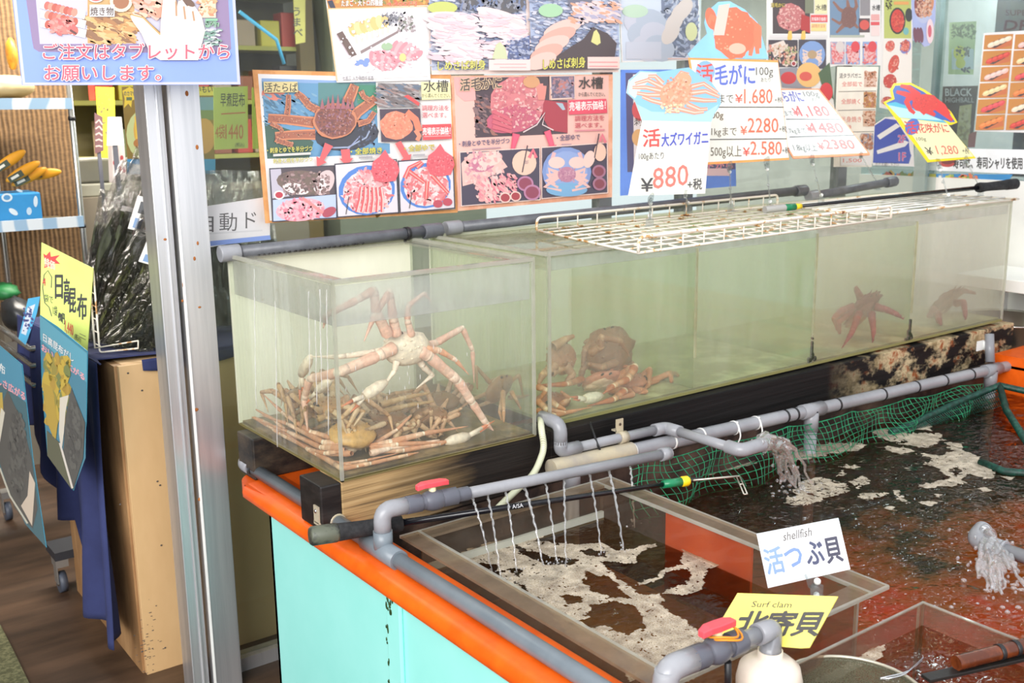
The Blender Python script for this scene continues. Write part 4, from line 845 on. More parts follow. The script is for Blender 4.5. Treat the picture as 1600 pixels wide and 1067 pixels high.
# --- crab lying flat along the front
m = MB(); f = Tz_(TC, .05); c = PY(400 + 470 / 3.139, 420 + 815 / 3.139, .13)
carapace(m, c, V3(-.3, .9, .25), V3(.95, .3, 0), V3(0, -.25, 1), .055, .06, .026, (214, 166, 96), (240, 214, 184), 5)
for pts, r in (([(420, 860, .05), (330, 850, .03), (155, 760, .0), (20, 715, .02)], .0085), ([(420, 880, .03), (320, 875, 0), (160, 800, 0), (-20, 735, .03)], .0085), ([(400, 840, .08), (270, 800, .06), (130, 705, .04), (30, 610, .03)], .008),
               ([(440, 890, .02), (340, 905, 0), (250, 880, 0), (120, 790, .01)], .007), ([(560, 880, .04), (660, 850, .01), (820, 808, 0), (1040, 772, .01)], .0105), ([(560, 885, .02), (690, 862, 0), (950, 855, 0)], .0095), ([(560, 890, .01), (720, 890, 0), (900, 880, 0), (955, 872, 0)], .0085),
               ([(470, 905, .0), (300, 908, 0), (255, 935, 0), (400, 968, -.005), (540, 940, -.005), (700, 905, 0)], .0072), ([(580, 860, .06), (690, 790, .05), (760, 720, .05)], .0065)):
    leg(m, [f(*p) for p in pts], r, (212, 150, 112), (246, 224, 200))
leg(m, [f(560, 905, 0), f(660, 880, 0), f(900, 840, 0)], .008, (236, 200, 176), (246, 224, 204)); claw(m, f(930, 850), f(1040, 820), f(1170, 745), f(1150, 770), .012)
tag(m.build('snow_crab', shell), 'tan crab lying along the front floor of the left tank, legs folded both ways', 'crab', 'crabs in the left tank')
# --- lowest crab: thin legs in the corner
m = MB(); f = Tz_(TC, .035); c = Vector((.10, .16, .785)); carapace(m, c, V3(.7, -.7, 0), V3(.7, .7, 0), V3(0, 0, 1), .045, .05, .02, (176, 120, 72), (230, 204, 172), 8)
for pts, r in (([(300, 940, .05), (420, 990, .0), (560, 975, -.01), (740, 930, -.01), (800, 915, -.01)], .0075), ([(280, 900, .07), (120, 830, .02), (85, 790, .02), (180, 905, .0)], .006), ([(360, 960, .03), (365, 998, -.008), (500, 990, -.01), (640, 970, -.01)], .006),
               ([(200, 850, .1), (90, 740, .05), (0, 690, .06)], .0065), ([(180, 830, .12), (60, 770, .06), (-90, 720, .08)], .0065), ([(150, 820, .14), (40, 750, .09), (-100, 690, .12)], .0065)):
    leg(m, [f(*p) for p in pts], r, (206, 144, 104), (238, 214, 186))
tag(m.build('snow_crab', shell), 'brown crab at the very bottom corner of the left tank, mostly thin folded legs', 'crab', 'crabs in the left tank')
# --- brown pile in the middle and back
for (px, py, y, sz, sd, label, cols) in ((640, 740, .23, .064, 11, 'dark brown crab in the middle of the pile behind the reared-up crab', ((150, 104, 66), (216, 188, 150))), (330, 690, .22, .06, 12, 'sandy crab in the left rear of the pile in the left tank', ((186, 138, 82), (222, 190, 150))),
                                        (130, 650, .38, .06, 16, 'dim brown crab at the left rear corner of the left tank', ((150, 110, 68), (196, 156, 112))), (60, 725, .30, .06, 17, 'brown crab against the left pane, middle of the left tank floor', ((160, 112, 70), (206, 164, 120))), (480, 690, .38, .062, 18, 'brown crab at the back of the pile, straight behind the reared-up crab', ((140, 100, 62), (190, 150, 108))),
                                        (620, 830, .16, .058, 14, 'dark crab on the floor behind the flat tan crab in the left tank', ((140, 98, 64), (206, 170, 130))), (860, 800, .20, .056, 15, 'brown crab low at the right of the pile in the left tank', ((156, 108, 70), (210, 168, 130))),
                                        (900, 690, .30, .062, 13, 'murky brown crab behind the reared-up crab, towards the middle of the rear', ((132, 100, 72), (190, 160, 130)))):
    m = MB(); c = PY(400 + px / 3.139, 420 + py / 3.139, y); rn = random.Random(sd); an = rn.uniform(0, 6.28)
    c.z = max(c.z, .79); c.x = min(max(c.x, .10), .45); fw = V3(math.cos(an), math.sin(an), .1); rt = V3(-math.sin(an), math.cos(an), 0); carapace(m, c, fw, rt, V3(0, 0, 1), sz * .85, sz, sz * .36, cols[0], cols[1], sd)
    for s_ in (-1, 1):
        for i in range(4):
            a0 = c + rt * (s_ * sz * .8) + fw * (sz * (.5 - .36 * i)); o1 = a0 + rt * (s_ * rn.uniform(.05, .08)) + fw * rn.uniform(-.03, .03) + Vector((0, 0, rn.uniform(.015, .05)))
            o2 = o1 + rt * (s_ * rn.uniform(.03, .07)) + fw * rn.uniform(-.06, .06) + Vector((0, 0, rn.uniform(-.05, .0))); o3 = o2 + rt * (s_ * rn.uniform(-.02, .03)) + fw * rn.uniform(-.04, .04) + Vector((0, 0, -.05))
            P = [a0, o1, o2, o3]
            for q in P: q.x = min(max(q.x, .022), .53); q.y = min(max(q.y, .10), .56); q.z = min(max(q.z, .768), .93)
            leg(m, P, .0082, cols[1], cols[0])
        leg(m, [c + fw * sz * .7 + rt * (s_ * sz * .5), c + fw * (sz * 1.2) + rt * (s_ * sz * .9) + Vector((0, 0, .02))], .008, cols[1], cols[0])
    tag(m.build('snow_crab', shell), label, 'crab', 'crabs in the left tank')
m = MB(); f = Tz_(TC, .20); 
for (p, q) in ((( 610, 668), (850, 608)), ((600, 705), (870, 650)), ((300, 700), (430, 655)), ((300, 735), (470, 700))): leg(m, [f(*p), f((p[0] + q[0]) / 2, (p[1] + q[1]) / 2 - 6), f(*q)], .0088, (196, 160, 112), (228, 202, 160))
carapace(m, Vector((.36, .33, .80)), V3(0, 1, 0), V3(1, 0, 0), V3(0, 0, 1), .05, .055, .022, (150, 112, 74), (200, 170, 130), 21)
tag(m.build('snow_crab', shell), 'crab half buried in the pile with two long straight legs raised, left tank', 'crab', 'crabs in the left tank')
m = MB(); f = Tz_(TC, .27); c = f(1190, 585); carapace(m, c, V3(.2, -.3, 1), V3(1, .2, 0), V3(-.1, -1, -.2), .045, .05, .02, (176, 128, 88), (206, 170, 136), 31)
for pts in ([(1150, 560), (1080, 480), (1085, 590)], [(1160, 600), (1060, 640), (990, 740)], [(1210, 600, -.1), (1215, 700, -.15), (1216, 795, -.17)], [(1215, 600, -.1), (1195, 700, -.12), (1205, 760, -.15)], [(1250, 600, -.08), (1275, 640, -.1), (1300, 725, -.1)], [(1240, 560), (1290, 520), (1310, 640)], [(1180, 640), (1100, 720), (1060, 790)], [(1240, 630), (1300, 660), (1340, 670)]):
    leg(m, [f(*p) for p in pts], .0068, (206, 150, 104), (222, 182, 144))
tag(m.build('snow_crab', shell), 'brownish crab at the right rear of the left tank, climbing the side pane', 'crab', 'crabs in the left tank')
# --- first compartment of the long tank
TC = (820, 480, 5.336)
br, cr_ = (204, 118, 72), (248, 214, 180); LEGK = 1.35
m = MB(); f = Tz_(TC, .10); c = f(640, 620, .10); carapace(m, c, V3(-.3, -.6, .4), V3(.9, -.3, 0), V3(.3, -.3, .9), .05, .062, .03, (222, 142, 112), (240, 200, 170), 41)
for pts, r in (([(700, 640, .1), (915, 500, .03), (860, 600, .0), (740, 655, -.01), (640, 730, -.015)], .011), ([(700, 680, .06), (830, 700, .0), (740, 775, -.015), (520, 835, -.02)], .0105), ([(480, 600, .1), (350, 640, .05), (110, 655, .05)], .008), ([(560, 560, .14), (640, 510, .12), (860, 490, .1)], .008)):
    leg(m, [f(*p) for p in pts], r, br, cr_)
claw(m, f(640, 735, -.015), f(500, 765, -.02), f(375, 745, -.02), f(400, 770, -.02), .0135)
tag(m.build('snow_crab', shell), 'orange-pink crab at the front of the long tank with a big curled white leg', 'crab', 'crabs in the long tank')
m = MB(); c = f(900, 690, .08); carapace(m, c, V3(.6, -.5, .2), V3(.5, .8, 0), V3(-.1, 0, 1), .045, .05, .024, (196, 122, 88), (236, 190, 160), 43)
for pts, r in (([(960, 660, .06), (1040, 640, .06), (1215, 545, .05), (1222, 640, .03), (1218, 750, .02)], .0085), ([(980, 680, .06), (1100, 640, .08), (1250, 560, .09), (1272, 640, .07), (1275, 725, .06)], .0078), ([(940, 640, .09), (1040, 520, .07), (1030, 650, .04), (990, 765, .0)], .009), ([(900, 730, .03), (990, 700, 0), (1010, 740, -.01), (950, 790, -.015)], .0085), ([(860, 740, .02), (900, 770, -.01), (780, 790, -.015)], .009), ([(1000, 700, .05), (1120, 712, .05)], .006)):
    leg(m, [f(*p) for p in pts], r, (202, 128, 88), (226, 164, 120))
tag(m.build('snow_crab', shell), 'reddish crab in the long tank stretching bent legs to the right along the floor', 'crab', 'crabs in the long tank')
m = MB(); f = Tz_(TC, .24); c = f(690, 360); carapace(m, c, V3(.1, .3, .95), V3(.97, .1, 0), V3(.1, -.95, .3), .075, .088, .04, (160, 112, 84), (176, 132, 100), 45, .35)
for pts in ([(560, 420), (480, 520), (450, 660)], [(800, 400), (900, 480), (930, 600)], [(560, 300), (500, 360), (480, 500)], [(620, 300, -.08), (640, 250, -.09), (800, 280, -.09), (880, 420, -.08)], [(540, 380, -.06), (640, 330, -.09), (620, 260, -.09)], [(760, 460, -.06), (640, 500, -.08), (520, 470, -.06)]): leg(m, [f(*p) for p in pts], .010, (170, 120, 90), (196, 150, 116))
tag(m.build('snow_crab', shell), 'big brown crab upright in the murk at the back of the long tank', 'crab', 'crabs in the long tank')
m = MB(); f = Tz_(TC, .20); c = f(300, 420, .03); carapace(m, c, V3(.2, .2, .9), V3(.9, .1, -.2), V3(.1, -.9, .2), .05, .055, .026, (190, 134, 104), (204, 156, 122), 47)
for pts in ([(240, 330), (330, 270), (410, 240)], [(220, 540), (280, 520), (350, 510)], [(260, 480), (150, 560), (115, 640)], [(330, 480), (400, 560), (330, 640)]): leg(m, [f(*p) for p in pts], .011, (196, 146, 112), (222, 178, 132))
tag(m.build('snow_crab', shell), 'blurred brown crab leaning on the left pane inside the long tank', 'crab', 'crabs in the long tank')
m = MB(); f = Tz_(TC, .075); c = f(230, 790, .10); carapace(m, c, V3(-.6, -.6, 0), V3(.6, -.6, 0), V3(0, 0, 1), .045, .05, .022, (176, 112, 84), (226, 184, 150), 49)
for pts in ([(110, 780), (180, 850, -.01), (330, 880, -.02), (565, 878, -.02)], [(110, 860, -.01), (250, 905, -.02), (440, 915, -.02)], [(210, 780, .02), (270, 820, 0), (340, 855, -.01)], [(105, 660, .04), (180, 690, .03), (110, 790, .01)], [(300, 820, .05), (370, 760, .04), (300, 700, .05)]): leg(m, [f(*p) for p in pts], .0072, (212, 142, 98), (246, 214, 180))
tag(m.build('snow_crab', shell), 'crab in the lower left corner of the long tank with thin orange legs', 'crab', 'crabs in the long tank')
LEGK = 1.15
# --- king crabs in the cloudy compartments
TC = (1240, 400, 4.444)
for (nm, y, cx, cy, legs, label, sd) in (('king_crab', .17, 480, 370, [[(450, 400, -.02), (440, 440, -.04), (400, 540, -.08), (335, 640, -.10)], [(540, 400, -.03), (545, 440, -.05), (556, 520, -.08), (545, 625, -.10)], [(560, 350, -.02), (640, 370, -.05), (710, 400, -.08), (764, 440, -.10)], [(420, 350), (330, 380), (280, 430), (300, 520)], [(470, 300), (440, 240), (430, 215)], [(400, 380), (310, 460), (320, 540)]], 'reddish spiny crab on three pointed legs in the cloudy compartment of the long tank', 61),
                                        ('king_crab', .22, 1050, 330, [[(1120, 330, -.03), (1180, 320, -.07), (1192, 400, -.11), (1190, 470, -.13)], [(980, 360), (940, 420), (960, 500)], [(1000, 400, -.04), (1010, 450, -.1), (1020, 500, -.12)], [(1090, 300), (1180, 240), (1260, 260)]], 'dim reddish crab shape in the murk of the right-end compartment', 62)):
    m = MB(); f = Tz_(TC, y); c = f(cx, cy); carapace(m, c, V3(.1, -.4, .5), V3(1, 0, 0), V3(0, -.3, .9), .06, .068, .042, (132, 72, 66), (170, 110, 96), sd, .5)
    for pts in legs:
        P = [f(*p) for p in pts]; leg(m, P, .013, (150, 70, 66), (176, 92, 82)); m.cc = (150, 70, 62)
        for a, b in zip(P, P[1:]):
            for k in range(5): q = a.lerp(b, (k + .5) / 5); m.tube([q, q + Vector((.006 * (-1) ** k, -.004, .009))], [.003, .0003], 5)
    tag(m.build(nm, shell), label, 'crab', 'king crabs in the cloudy compartments')
# ================================================================ posters on the shop glass
NY = Vector((0, -1, 0)); PYP = .638
paper = M('laminated_paper', (234, 230, 226), .3, 0, .02)
wornw = M2('worn_orange_frame', (214, 150, 92), (236, 170, 110), nscale=14)
W_, K_ = (250, 247, 244), (36, 32, 34)
def sign(nm, px, y, mat, label, cat='poster', T=(0, 0, 1), th=.003, group=None):
    return board(nm, px, (0, y, 0), NY, th, mat, label, cat, group, T)
tapeg = clear('sticky_tape', (225, 215, 185), (190, 176, 130), .55, .2)
# ---- king crab order board
T = (380, 100, 4.268)
o, A = sign('menu_poster', [(62, 38), (1385, 72), (1430, 990), (150, 1062)], PYP, wornw, 'orange-edged crab menu poster at left with red arrows and three plate photos', T=T)
A.poly([(98, 66), (1378, 100), (1412, 968), (178, 1045)], W_)
A.poly([(122, 95), (885, 125), (900, 525), (978, 530), (980, 598), (160, 632)], (98, 158, 200))
A.poly([(122, 95), (885, 118), (885, 140), (122, 118)], (140, 176, 224)).poly([(500, 125), (885, 125), (888, 300), (500, 300)], (84, 140, 140))
A.poly([(140, 380), (400, 470), (470, 520), (440, 625), (160, 632)], (48, 92, 76)).poly([(760, 140), (885, 140), (895, 330), (760, 260)], (58, 140, 110))
A.ell(200, 200, 78, 50, (240, 142, 120)).fleck(140, 200, 480, 420, [(70, 124, 170), (150, 196, 222), (60, 110, 140)], 46, 14, 3, .5)
A.ell(690, 470, 215, 108, (38, 44, 60), -.1).stroke([(560, 560), (700, 555), (820, 490), (875, 380)], 10, (160, 176, 206)).stroke([(690, 575), (780, 480)], 8, (150, 160, 200)).fleck(740, 400, 880, 540, [(28, 30, 44), (80, 96, 130)], 24, 10, 2)
kb, kl = (146, 82, 66), (176, 100, 70)
for P, w_ in (([(470, 390), (420, 385), (290, 370), (165, 362)], 66), ([(480, 470), (400, 470), (300, 475), (212, 482)], 62), ([(500, 310), (440, 280), (390, 220), (350, 190)], 46), ([(290, 335), (298, 280), (300, 205)], 36), ([(180, 395), (240, 425), (260, 450)], 26), ([(212, 500), (260, 520), (330, 540)], 34), ([(720, 370), (760, 320), (880, 230)], 66), ([(690, 260), (725, 180), (740, 140)], 66), ([(780, 180), (800, 220), (850, 250)], 34), ([(760, 400), (830, 380), (870, 320)], 36)):
    A.stroke(P, w_ * 1.15, (222, 140, 96), .8).stroke(P, w_ * .8, kl, .8)
    for i in range(len(P) - 1): A.fleck(min(P[i][0], P[i + 1][0]), min(P[i][1], P[i + 1][1]) - 10, max(P[i][0], P[i + 1][0]), max(P[i][1], P[i + 1][1]) + 10, [(112, 56, 50), (230, 176, 140)], 9, 6)
A.ell(605, 380, 145, 118, (212, 132, 92), 0, 26, .05).ell(605, 378, 132, 106, kb, 0, 26, .06).fleck(490, 280, 720, 470, [(110, 52, 50), (214, 160, 150), (160, 110, 140), (96, 50, 44)], 110, 9, 1.4, None, (605, 378, 128, 102))
for x in (520, 560, 590, 625, 660, 690, 720): A.poly([(x - 16, 300), (x, 190 + abs(x - 610) * .4), (x + 16, 300)], (170, 100, 110))
A.poly([(128, 118), (355, 118), (358, 188), (132, 192)], (232, 214, 150)).text('活たらば', 136, 182, 66, K_, .02, fit=218)
A.poly([(890, 128), (1163, 135), (1168, 284), (897, 290)], (140, 134, 136)).fleck(895, 140, 1160, 280, [(196, 186, 184), (96, 84, 82), (170, 130, 120), (80, 110, 140)], 80, 12, 4, .3).poly([(1060, 215), (1090, 205), (1168, 260), (1160, 280)], (226, 70, 70))
A.poly([(900, 302), (1170, 297), (1180, 510), (912, 520)], (66, 44, 66)).ell(1010, 410, 110, 92, (244, 142, 108), 0, 20, .06).stroke([(1080, 320), (1140, 370), (1165, 450)], 44, (240, 130, 96)).stroke([(1140, 440), (1165, 480), (1150, 510)], 30, (244, 142, 108)).fleck(900, 320, 1110, 500, [(250, 180, 150), (226, 110, 84)], 60, 9, 1.5, None, (1010, 410, 105, 88))
A.poly([(1176, 120), (1370, 125), (1376, 232), (1180, 240)], (248, 240, 176)).text('水槽', 1192, 180, 84, K_, .025, fit=165).text('から選んでください。', 1180, 222, 30, K_, .01, fit=190)
A.text('調理方法を', 1182, 308, 40, (216, 56, 76), .012, fit=178).text('選べます。', 1184, 356, 40, (216, 56, 76), .012, fit=160)
A.poly([(1182, 405), (1376, 398), (1380, 498), (1188, 508)], (232, 70, 78)).text('売場表示価格！', 1186, 470, 54, W_, .03, fit=184, slope=-.03).rect(1195, 480, 1370, 486, (244, 170, 170), -.03)
pk_ = (240, 92, 96)
A.poly([(535, 524), (588, 548), (528, 642), (545, 655), (482, 685), (478, 615), (500, 628)], pk_).poly([(640, 570), (700, 566), (704, 628), (724, 626), (680, 682), (632, 630), (648, 630)], pk_).poly([(1002, 530), (1040, 512), (1092, 605), (1110, 600), (1100, 662), (1040, 640), (1058, 628)], pk_)
A.text('・刺身とゆでを半分づつ', 150, 592, 40, (232, 222, 90), .02, fit=300, slope=-.05, out=(60, 66, 50), ow=.04).rect(190, 600, 440, 616, (216, 214, 210), -.05).text('刺身と焼を半分づつ', 190, 660, 34, (224, 214, 110), .02, fit=260, slope=-.05, out=(120, 120, 84), ow=.03)
A.text('・全部焼き', 705, 602, 46, (226, 214, 60), .03, fit=210, slope=-.05, out=(60, 70, 40), ow=.04).text('・全部ゆで', 1062, 582, 46, (216, 196, 30), .03, fit=200, slope=-.06, out=(90, 90, 40), ow=.03).rect(760, 618, 850, 630, (170, 165, 170), -.05).rect(1120, 602, 1200, 614, (180, 175, 180), -.05)
def plate_photo(q, cols, bg=(232, 222, 230)):
    A.poly([(x + (-8 if k in (0, 3) else 8), y + (-8 if k < 2 else 8)) for k, (x, y) in enumerate(q)], (40, 38, 60)).poly(q, bg)
plate_photo([(170, 702), (592, 682), (608, 1020), (190, 1045)], None, (70, 56, 66))
A.poly([(170, 702), (240, 698), (260, 840), (300, 880), (184, 895)], (196, 190, 206)).ell(400, 790, 190, 80, (112, 92, 80), .1).ell(340, 830, 90, 36, (240, 226, 224), .2).ell(530, 790, 60, 90, (226, 200, 200), .5).ell(500, 810, 40, 50, (250, 236, 236), .5).fleck(240, 720, 560, 870, [(150, 110, 110), (80, 64, 60), (190, 160, 160), (120, 90, 84)], 60, 14, 1.6).ell(228, 872, 36, 30, W_).ell(228, 872, 26, 21, (190, 36, 60))
A.poly([(186, 905), (606, 868), (608, 1020), (190, 1045)], (190, 206, 240)).ell(370, 970, 165, 76, (246, 176, 190), -.1).fleck(220, 900, 520, 1030, [(252, 226, 228), (238, 128, 150), (250, 200, 206), (226, 100, 124)], 90, 15, 1.8, None, (370, 970, 160, 72)).ell(560, 985, 50, 30, (180, 60, 84), -.5).stroke([(380, 890), (520, 990)], 18, (236, 140, 140))
plate_photo([(602, 672), (1002, 640), (1018, 985), (620, 1015)], None)
A.ell(810, 840, 190, 165, (68, 130, 214), -.2).ell(815, 850, 165, 145, (246, 222, 224), -.2).fleck(650, 710, 980, 980, [(238, 120, 130), (252, 240, 238), (214, 84, 92), (246, 170, 176), (250, 206, 200)], 130, 16, 2.2, None, (815, 850, 160, 140))
for k in range(6): A.stroke([(770 + k * 26, 820), (762 + k * 30, 900), (740 + k * 34, 985)], 22, (226, 90, 96)).stroke([(776 + k * 26, 820), (768 + k * 30, 900), (746 + k * 34, 985)], 8, (252, 214, 208))
A.stroke([(670, 1000), (690, 880)], 5, K_)
plate_photo([(1022, 652), (1378, 625), (1390, 955), (1035, 985)], None)
A.ell(1200, 810, 170, 150, (68, 130, 214), -.2).ell(1205, 815, 150, 130, (250, 232, 232), -.2).fleck(1050, 690, 1360, 930, [(240, 116, 124), (252, 240, 238), (218, 80, 86), (250, 200, 200)], 110, 16, 2.2, None, (1205, 815, 148, 128))
for P in ([(1060, 760), (1090, 690), (1170, 650)], [(1090, 715), (1190, 790)], [(1240, 740), (1350, 860)], [(1140, 690), (1180, 655)], [(1210, 780), (1200, 900)]): A.stroke(P, 30, (228, 76, 78), .7).stroke(P, 9, (250, 170, 160), .7)
A.ell(1280, 930, 32, 26, (196, 60, 84)).ell(1344, 918, 32, 26, (196, 60, 84)).stroke([(1090, 960), (1108, 850)], 5, K_)
for cx, cy in ((928, 690), (1295, 650)):
    A.poly([(cx - 92, cy + 20), (cx - 80, cy - 40), (cx - 40, cy - 70), (cx, cy - 120), (cx + 30, cy - 70), (cx + 80, cy - 36), (cx + 96, cy + 20), (cx + 70, cy + 86), (cx, cy + 98), (cx - 70, cy + 84)], (236, 86, 100)).fleck(cx - 90, cy - 60, cx + 90, cy + 95, [(248, 140, 146), (214, 54, 74)], 60, 8, 1.3, None, (cx, cy + 15, 84, 72))
A.build(o)
MB().plate([PN(T[0] + x / T[2], T[1] + y / T[2], (0, PYP - .004, 0), NY) for x, y in ((855, 925), (1020, 915), (890, 1030))], NY, .0004).build('tape', tapeg, o)
# ---- hair crab order board
T = (700, 100, 4.64)
o, A = sign('menu_poster', [(20, 85), (1195, 75), (1190, 965), (72, 1066)], PYP - .003, M2('worn_pink_frame', (224, 158, 128), (240, 188, 160), nscale=12), 'pinkish crab menu poster in the middle with two red arrows and round sauce bowls', T=T)
A.poly([(42, 95), (1165, 82), (1160, 940), (78, 1035)], (248, 196, 184))
A.poly([(190, 100), (735, 90), (735, 260), (866, 262), (866, 505), (198, 535)], (66, 44, 58)).fleck(195, 230, 350, 520, [(150, 120, 120), (90, 66, 84), (40, 28, 40), (196, 120, 100)], 60, 16, 2, .6)
A.poly([(40, 95), (190, 95), (200, 260), (120, 270), (60, 220)], (246, 176, 172)).poly([(690, 260), (866, 280), (866, 500), (740, 480), (680, 380)], (176, 36, 60)).poly([(780, 280), (830, 285), (850, 330), (830, 335)], (170, 196, 210))
A.ell(500, 280, 200, 190, (224, 128, 134), -.4, 26, .05).ell(470, 400, 190, 100, (206, 92, 120), -.15, 24, .06).fleck(320, 110, 680, 470, [(246, 196, 190), (214, 106, 116), (250, 216, 206), (196, 84, 104)], 170, 12, 1.5, None, (500, 290, 190, 185))
for k in range(4): A.stroke([(320, 340 + k * 38), (400, 380 + k * 32), (460, 410 + k * 28)], 30, (218, 98, 116), .7)
for k in range(4): A.stroke([(620 + k * 26, 110 + k * 16), (650 + k * 14, 180 + k * 14), (660 + k * 8, 260)], 26, (232, 142, 130), .8)
A.ell(600, 130, 60, 44, (222, 160, 110)).stroke([(540, 495), (640, 440), (700, 350), (680, 440), (760, 480)], 9, (236, 214, 214))
A.text('活毛かに', 84, 188, 96, (60, 44, 50), .03, fit=300, slope=-.06, out=(240, 206, 166), ow=.09)
A.poly([(730, 85), (915, 80), (918, 250), (742, 262)], (240, 206, 190)).poly([(742, 92), (910, 88), (912, 242), (750, 250)], (110, 100, 130)).ell(820, 155, 44, 34, (200, 120, 110)).fleck(750, 100, 905, 240, [(170, 160, 186), (70, 60, 84), (196, 130, 130)], 34, 13, 2)
A.text('水槽', 942, 172, 92, K_, .03, fit=176).text('から選んでください。', 940, 232, 34, K_, .01, fit=192)
A.poly([(868, 262), (1142, 252), (1148, 355), (870, 368)], (234, 66, 96)).text('売場表示価格！', 874, 335, 70, W_, .03, fit=262, slope=-.05)
A.text('調理方法を', 914, 412, 44, (206, 50, 80), .012, fit=212, slope=-.03).text('選べます。', 914, 462, 42, (206, 50, 80), .012, fit=196, slope=-.03).rect(912, 478, 1130, 490, (226, 140, 150), -.03)
for P in ([(462, 500), (516, 512), (470, 640), (498, 632), (442, 670), (428, 622), (448, 628)], [(690, 492), (735, 476), (766, 590), (780, 584), (766, 640), (708, 602), (728, 596)]): A.poly(P, (240, 70, 110)).poly([(P[0][0] + 8, P[0][1] + 6), (P[1][0] - 8, P[1][1] + 4), (P[2][0] - 8, P[2][1] - 8), (P[6][0] + 8, P[6][1] - 6)], (246, 90, 124))
A.text('・刺身とゆでを半分づつ', 74, 598, 46, (52, 52, 110), .022, fit=365, slope=-.07).rect(170, 615, 375, 625, (190, 150, 160), -.07).text('・全部ゆで', 782, 554, 46, (52, 52, 110), .022, fit=168, slope=-.05).rect(816, 578, 890, 588, (190, 150, 160))
def q2_(q): A.poly([(x + (-6 if k in (0, 3) else 6), y + (-6 if k < 2 else 6)) for k, (x, y) in enumerate(q)], (252, 222, 212)).poly(q, (56, 46, 76))
q2_([(82, 642), (656, 610), (658, 980), (94, 1026)]); q2_([(674, 608), (1144, 574), (1148, 930), (676, 972)])
A.poly([(90, 720), (150, 650), (340, 628), (425, 745), (230, 850), (100, 885)], (246, 196, 186)).ell(240, 720, 100, 62, (206, 120, 150), -.2).ell(300, 690, 90, 50, (252, 216, 206), -.3).fleck(120, 640, 400, 860, [(252, 226, 216), (240, 176, 170), (220, 140, 160)], 50, 17, 1.6)
A.ell(545, 716, 88, 90, (250, 206, 184)).stroke([(530, 785), (568, 590)], 9, (60, 40, 60)).stroke([(580, 680), (610, 620), (630, 680)], 26, (238, 110, 130)).text('部', 548, 722, 30, (120, 90, 120))
for k in range(9): A.ell(230 + (k % 3) * 44 + k * 4, 870 + (k // 3) * 50, 44, 22, ((246, 170, 170), (252, 210, 200), (232, 116, 136))[k % 3], .9 + k * .3)
A.fleck(170, 820, 480, 1000, [(250, 190, 186), (236, 120, 140), (252, 222, 214)], 60, 15, 2, .9, (300, 910, 120, 100)).fleck(370, 800, 480, 930, [(250, 190, 186), (236, 130, 150)], 26, 15, 2.2, .8)
for (x, y, r) in ((550, 866, 60), (600, 930, 62), (404, 968, 42), (480, 958, 40)): A.ell(x, y, r, r * .92, (196, 130, 170) if r > 50 else (250, 214, 204)).ell(x, y, r * .78, r * .7, (150, 50, 84) if r > 50 else (176, 44, 60))
A.ell(850, 780, 178, 178, (126, 154, 216)).ell(850, 780, 150, 150, (146, 172, 228)).ell(850, 910, 150, 50, (120, 180, 226))
for s_ in (-1, 1):
    for k in range(4): A.stroke([(850 + s_ * 40, 800), (850 + s_ * (130 + 10 * k), 760 + 44 * k), (850 + s_ * (110 - 24 * k), 850 + 22 * k)], 36, (244, 196, 190), .5)
    A.stroke([(850 + s_ * 40, 740), (850 + s_ * 110, 700), (850 + s_ * 90, 640)], 46, (236, 186, 190), .6).ell(850 + s_ * 74, 714, 60, 42, (250, 212, 204))
A.ell(850, 800, 66, 56, (196, 130, 160)).fleck(790, 750, 910, 850, [(226, 176, 190), (170, 100, 140)], 30, 10)
for (x, y) in ((1082, 778), (1086, 868)): A.ell(x, y, 50, 48, (170, 110, 140)).ell(x, y, 36, 34, (136, 40, 66))
A.ell(1090, 640, 44, 64, (250, 206, 184)).ell(1010, 690, 40, 64, (250, 214, 204), .3).stroke([(1050, 680), (1082, 505)], 9, (60, 40, 60)).stroke([(1090, 560), (1105, 510), (1130, 570)], 20, (238, 120, 140))
A.build(o)
# ---- upper row
T = (380, 0, 4.9625)
o, A = sign('menu_poster', [(636, -60), (1436, -60), (1452, 622), (728, 640)], PYP - .006, paper, 'white sashimi menu poster hanging above the orange-edged crab poster', T=T)
A.poly([(636, -50), (1436, -50), (1440, 40), (660, 68)], (206, 140, 62)).fleck(680, -40, 1420, 20, [(240, 200, 90), (236, 90, 60), (120, 140, 70)], 50, 22, 1.6).poly([(652, 10), (690, 0), (716, 62), (676, 64)], (36, 44, 70)).text('たまご・大トロ四種盛', 760, 46, 52, W_, .04, fit=320, slope=-.02, out=(150, 96, 40), ow=.05).text('4,400円', 1112, 44, 40, (240, 90, 60), .03, fit=230, out=(250, 230, 200))
A.poly([(655, 70), (1425, 52), (1438, 590), (725, 625)], (252, 248, 250)).poly([(650, 64), (1426, 46), (1426, 54), (656, 74)], (240, 196, 140)).poly([(646, 66), (658, 66), (732, 628), (722, 630)], (240, 200, 150))
A.poly([(722, 262), (770, 240), (880, 425), (830, 446)], (112, 88, 80)).poly([(722, 262), (720, 275), (826, 452), (832, 446)], (200, 180, 190)).poly([(770, 245), (900, 150), (1080, 90), (1150, 150), (1190, 215), (880, 420)], (252, 246, 244))
for k in range(7): A.ell(850 + k * 42, 232 - k * 12, 34, 56, ((246, 206, 130), (250, 222, 160))[k % 2], -.3).stroke([(870 + k * 42, 270 - k * 10), (880 + k * 40, 340 - k * 14)], 22, (252, 238, 214))
A.poly([(905, 395), (1200, 235), (1200, 255), (912, 418)], (150, 130, 130)).fleck(1080, 95, 1240, 200, [(90, 90, 100), (200, 200, 210), (140, 140, 150)], 40, 14, 1.4).fleck(1200, 130, 1330, 240, [(110, 120, 100), (210, 200, 200), (180, 160, 170)], 34, 12, 1.5)
for P in ((910, 480), (945, 498), (880, 490), (955, 470)): A.ell(*P, 22, 20, (130, 160, 236))
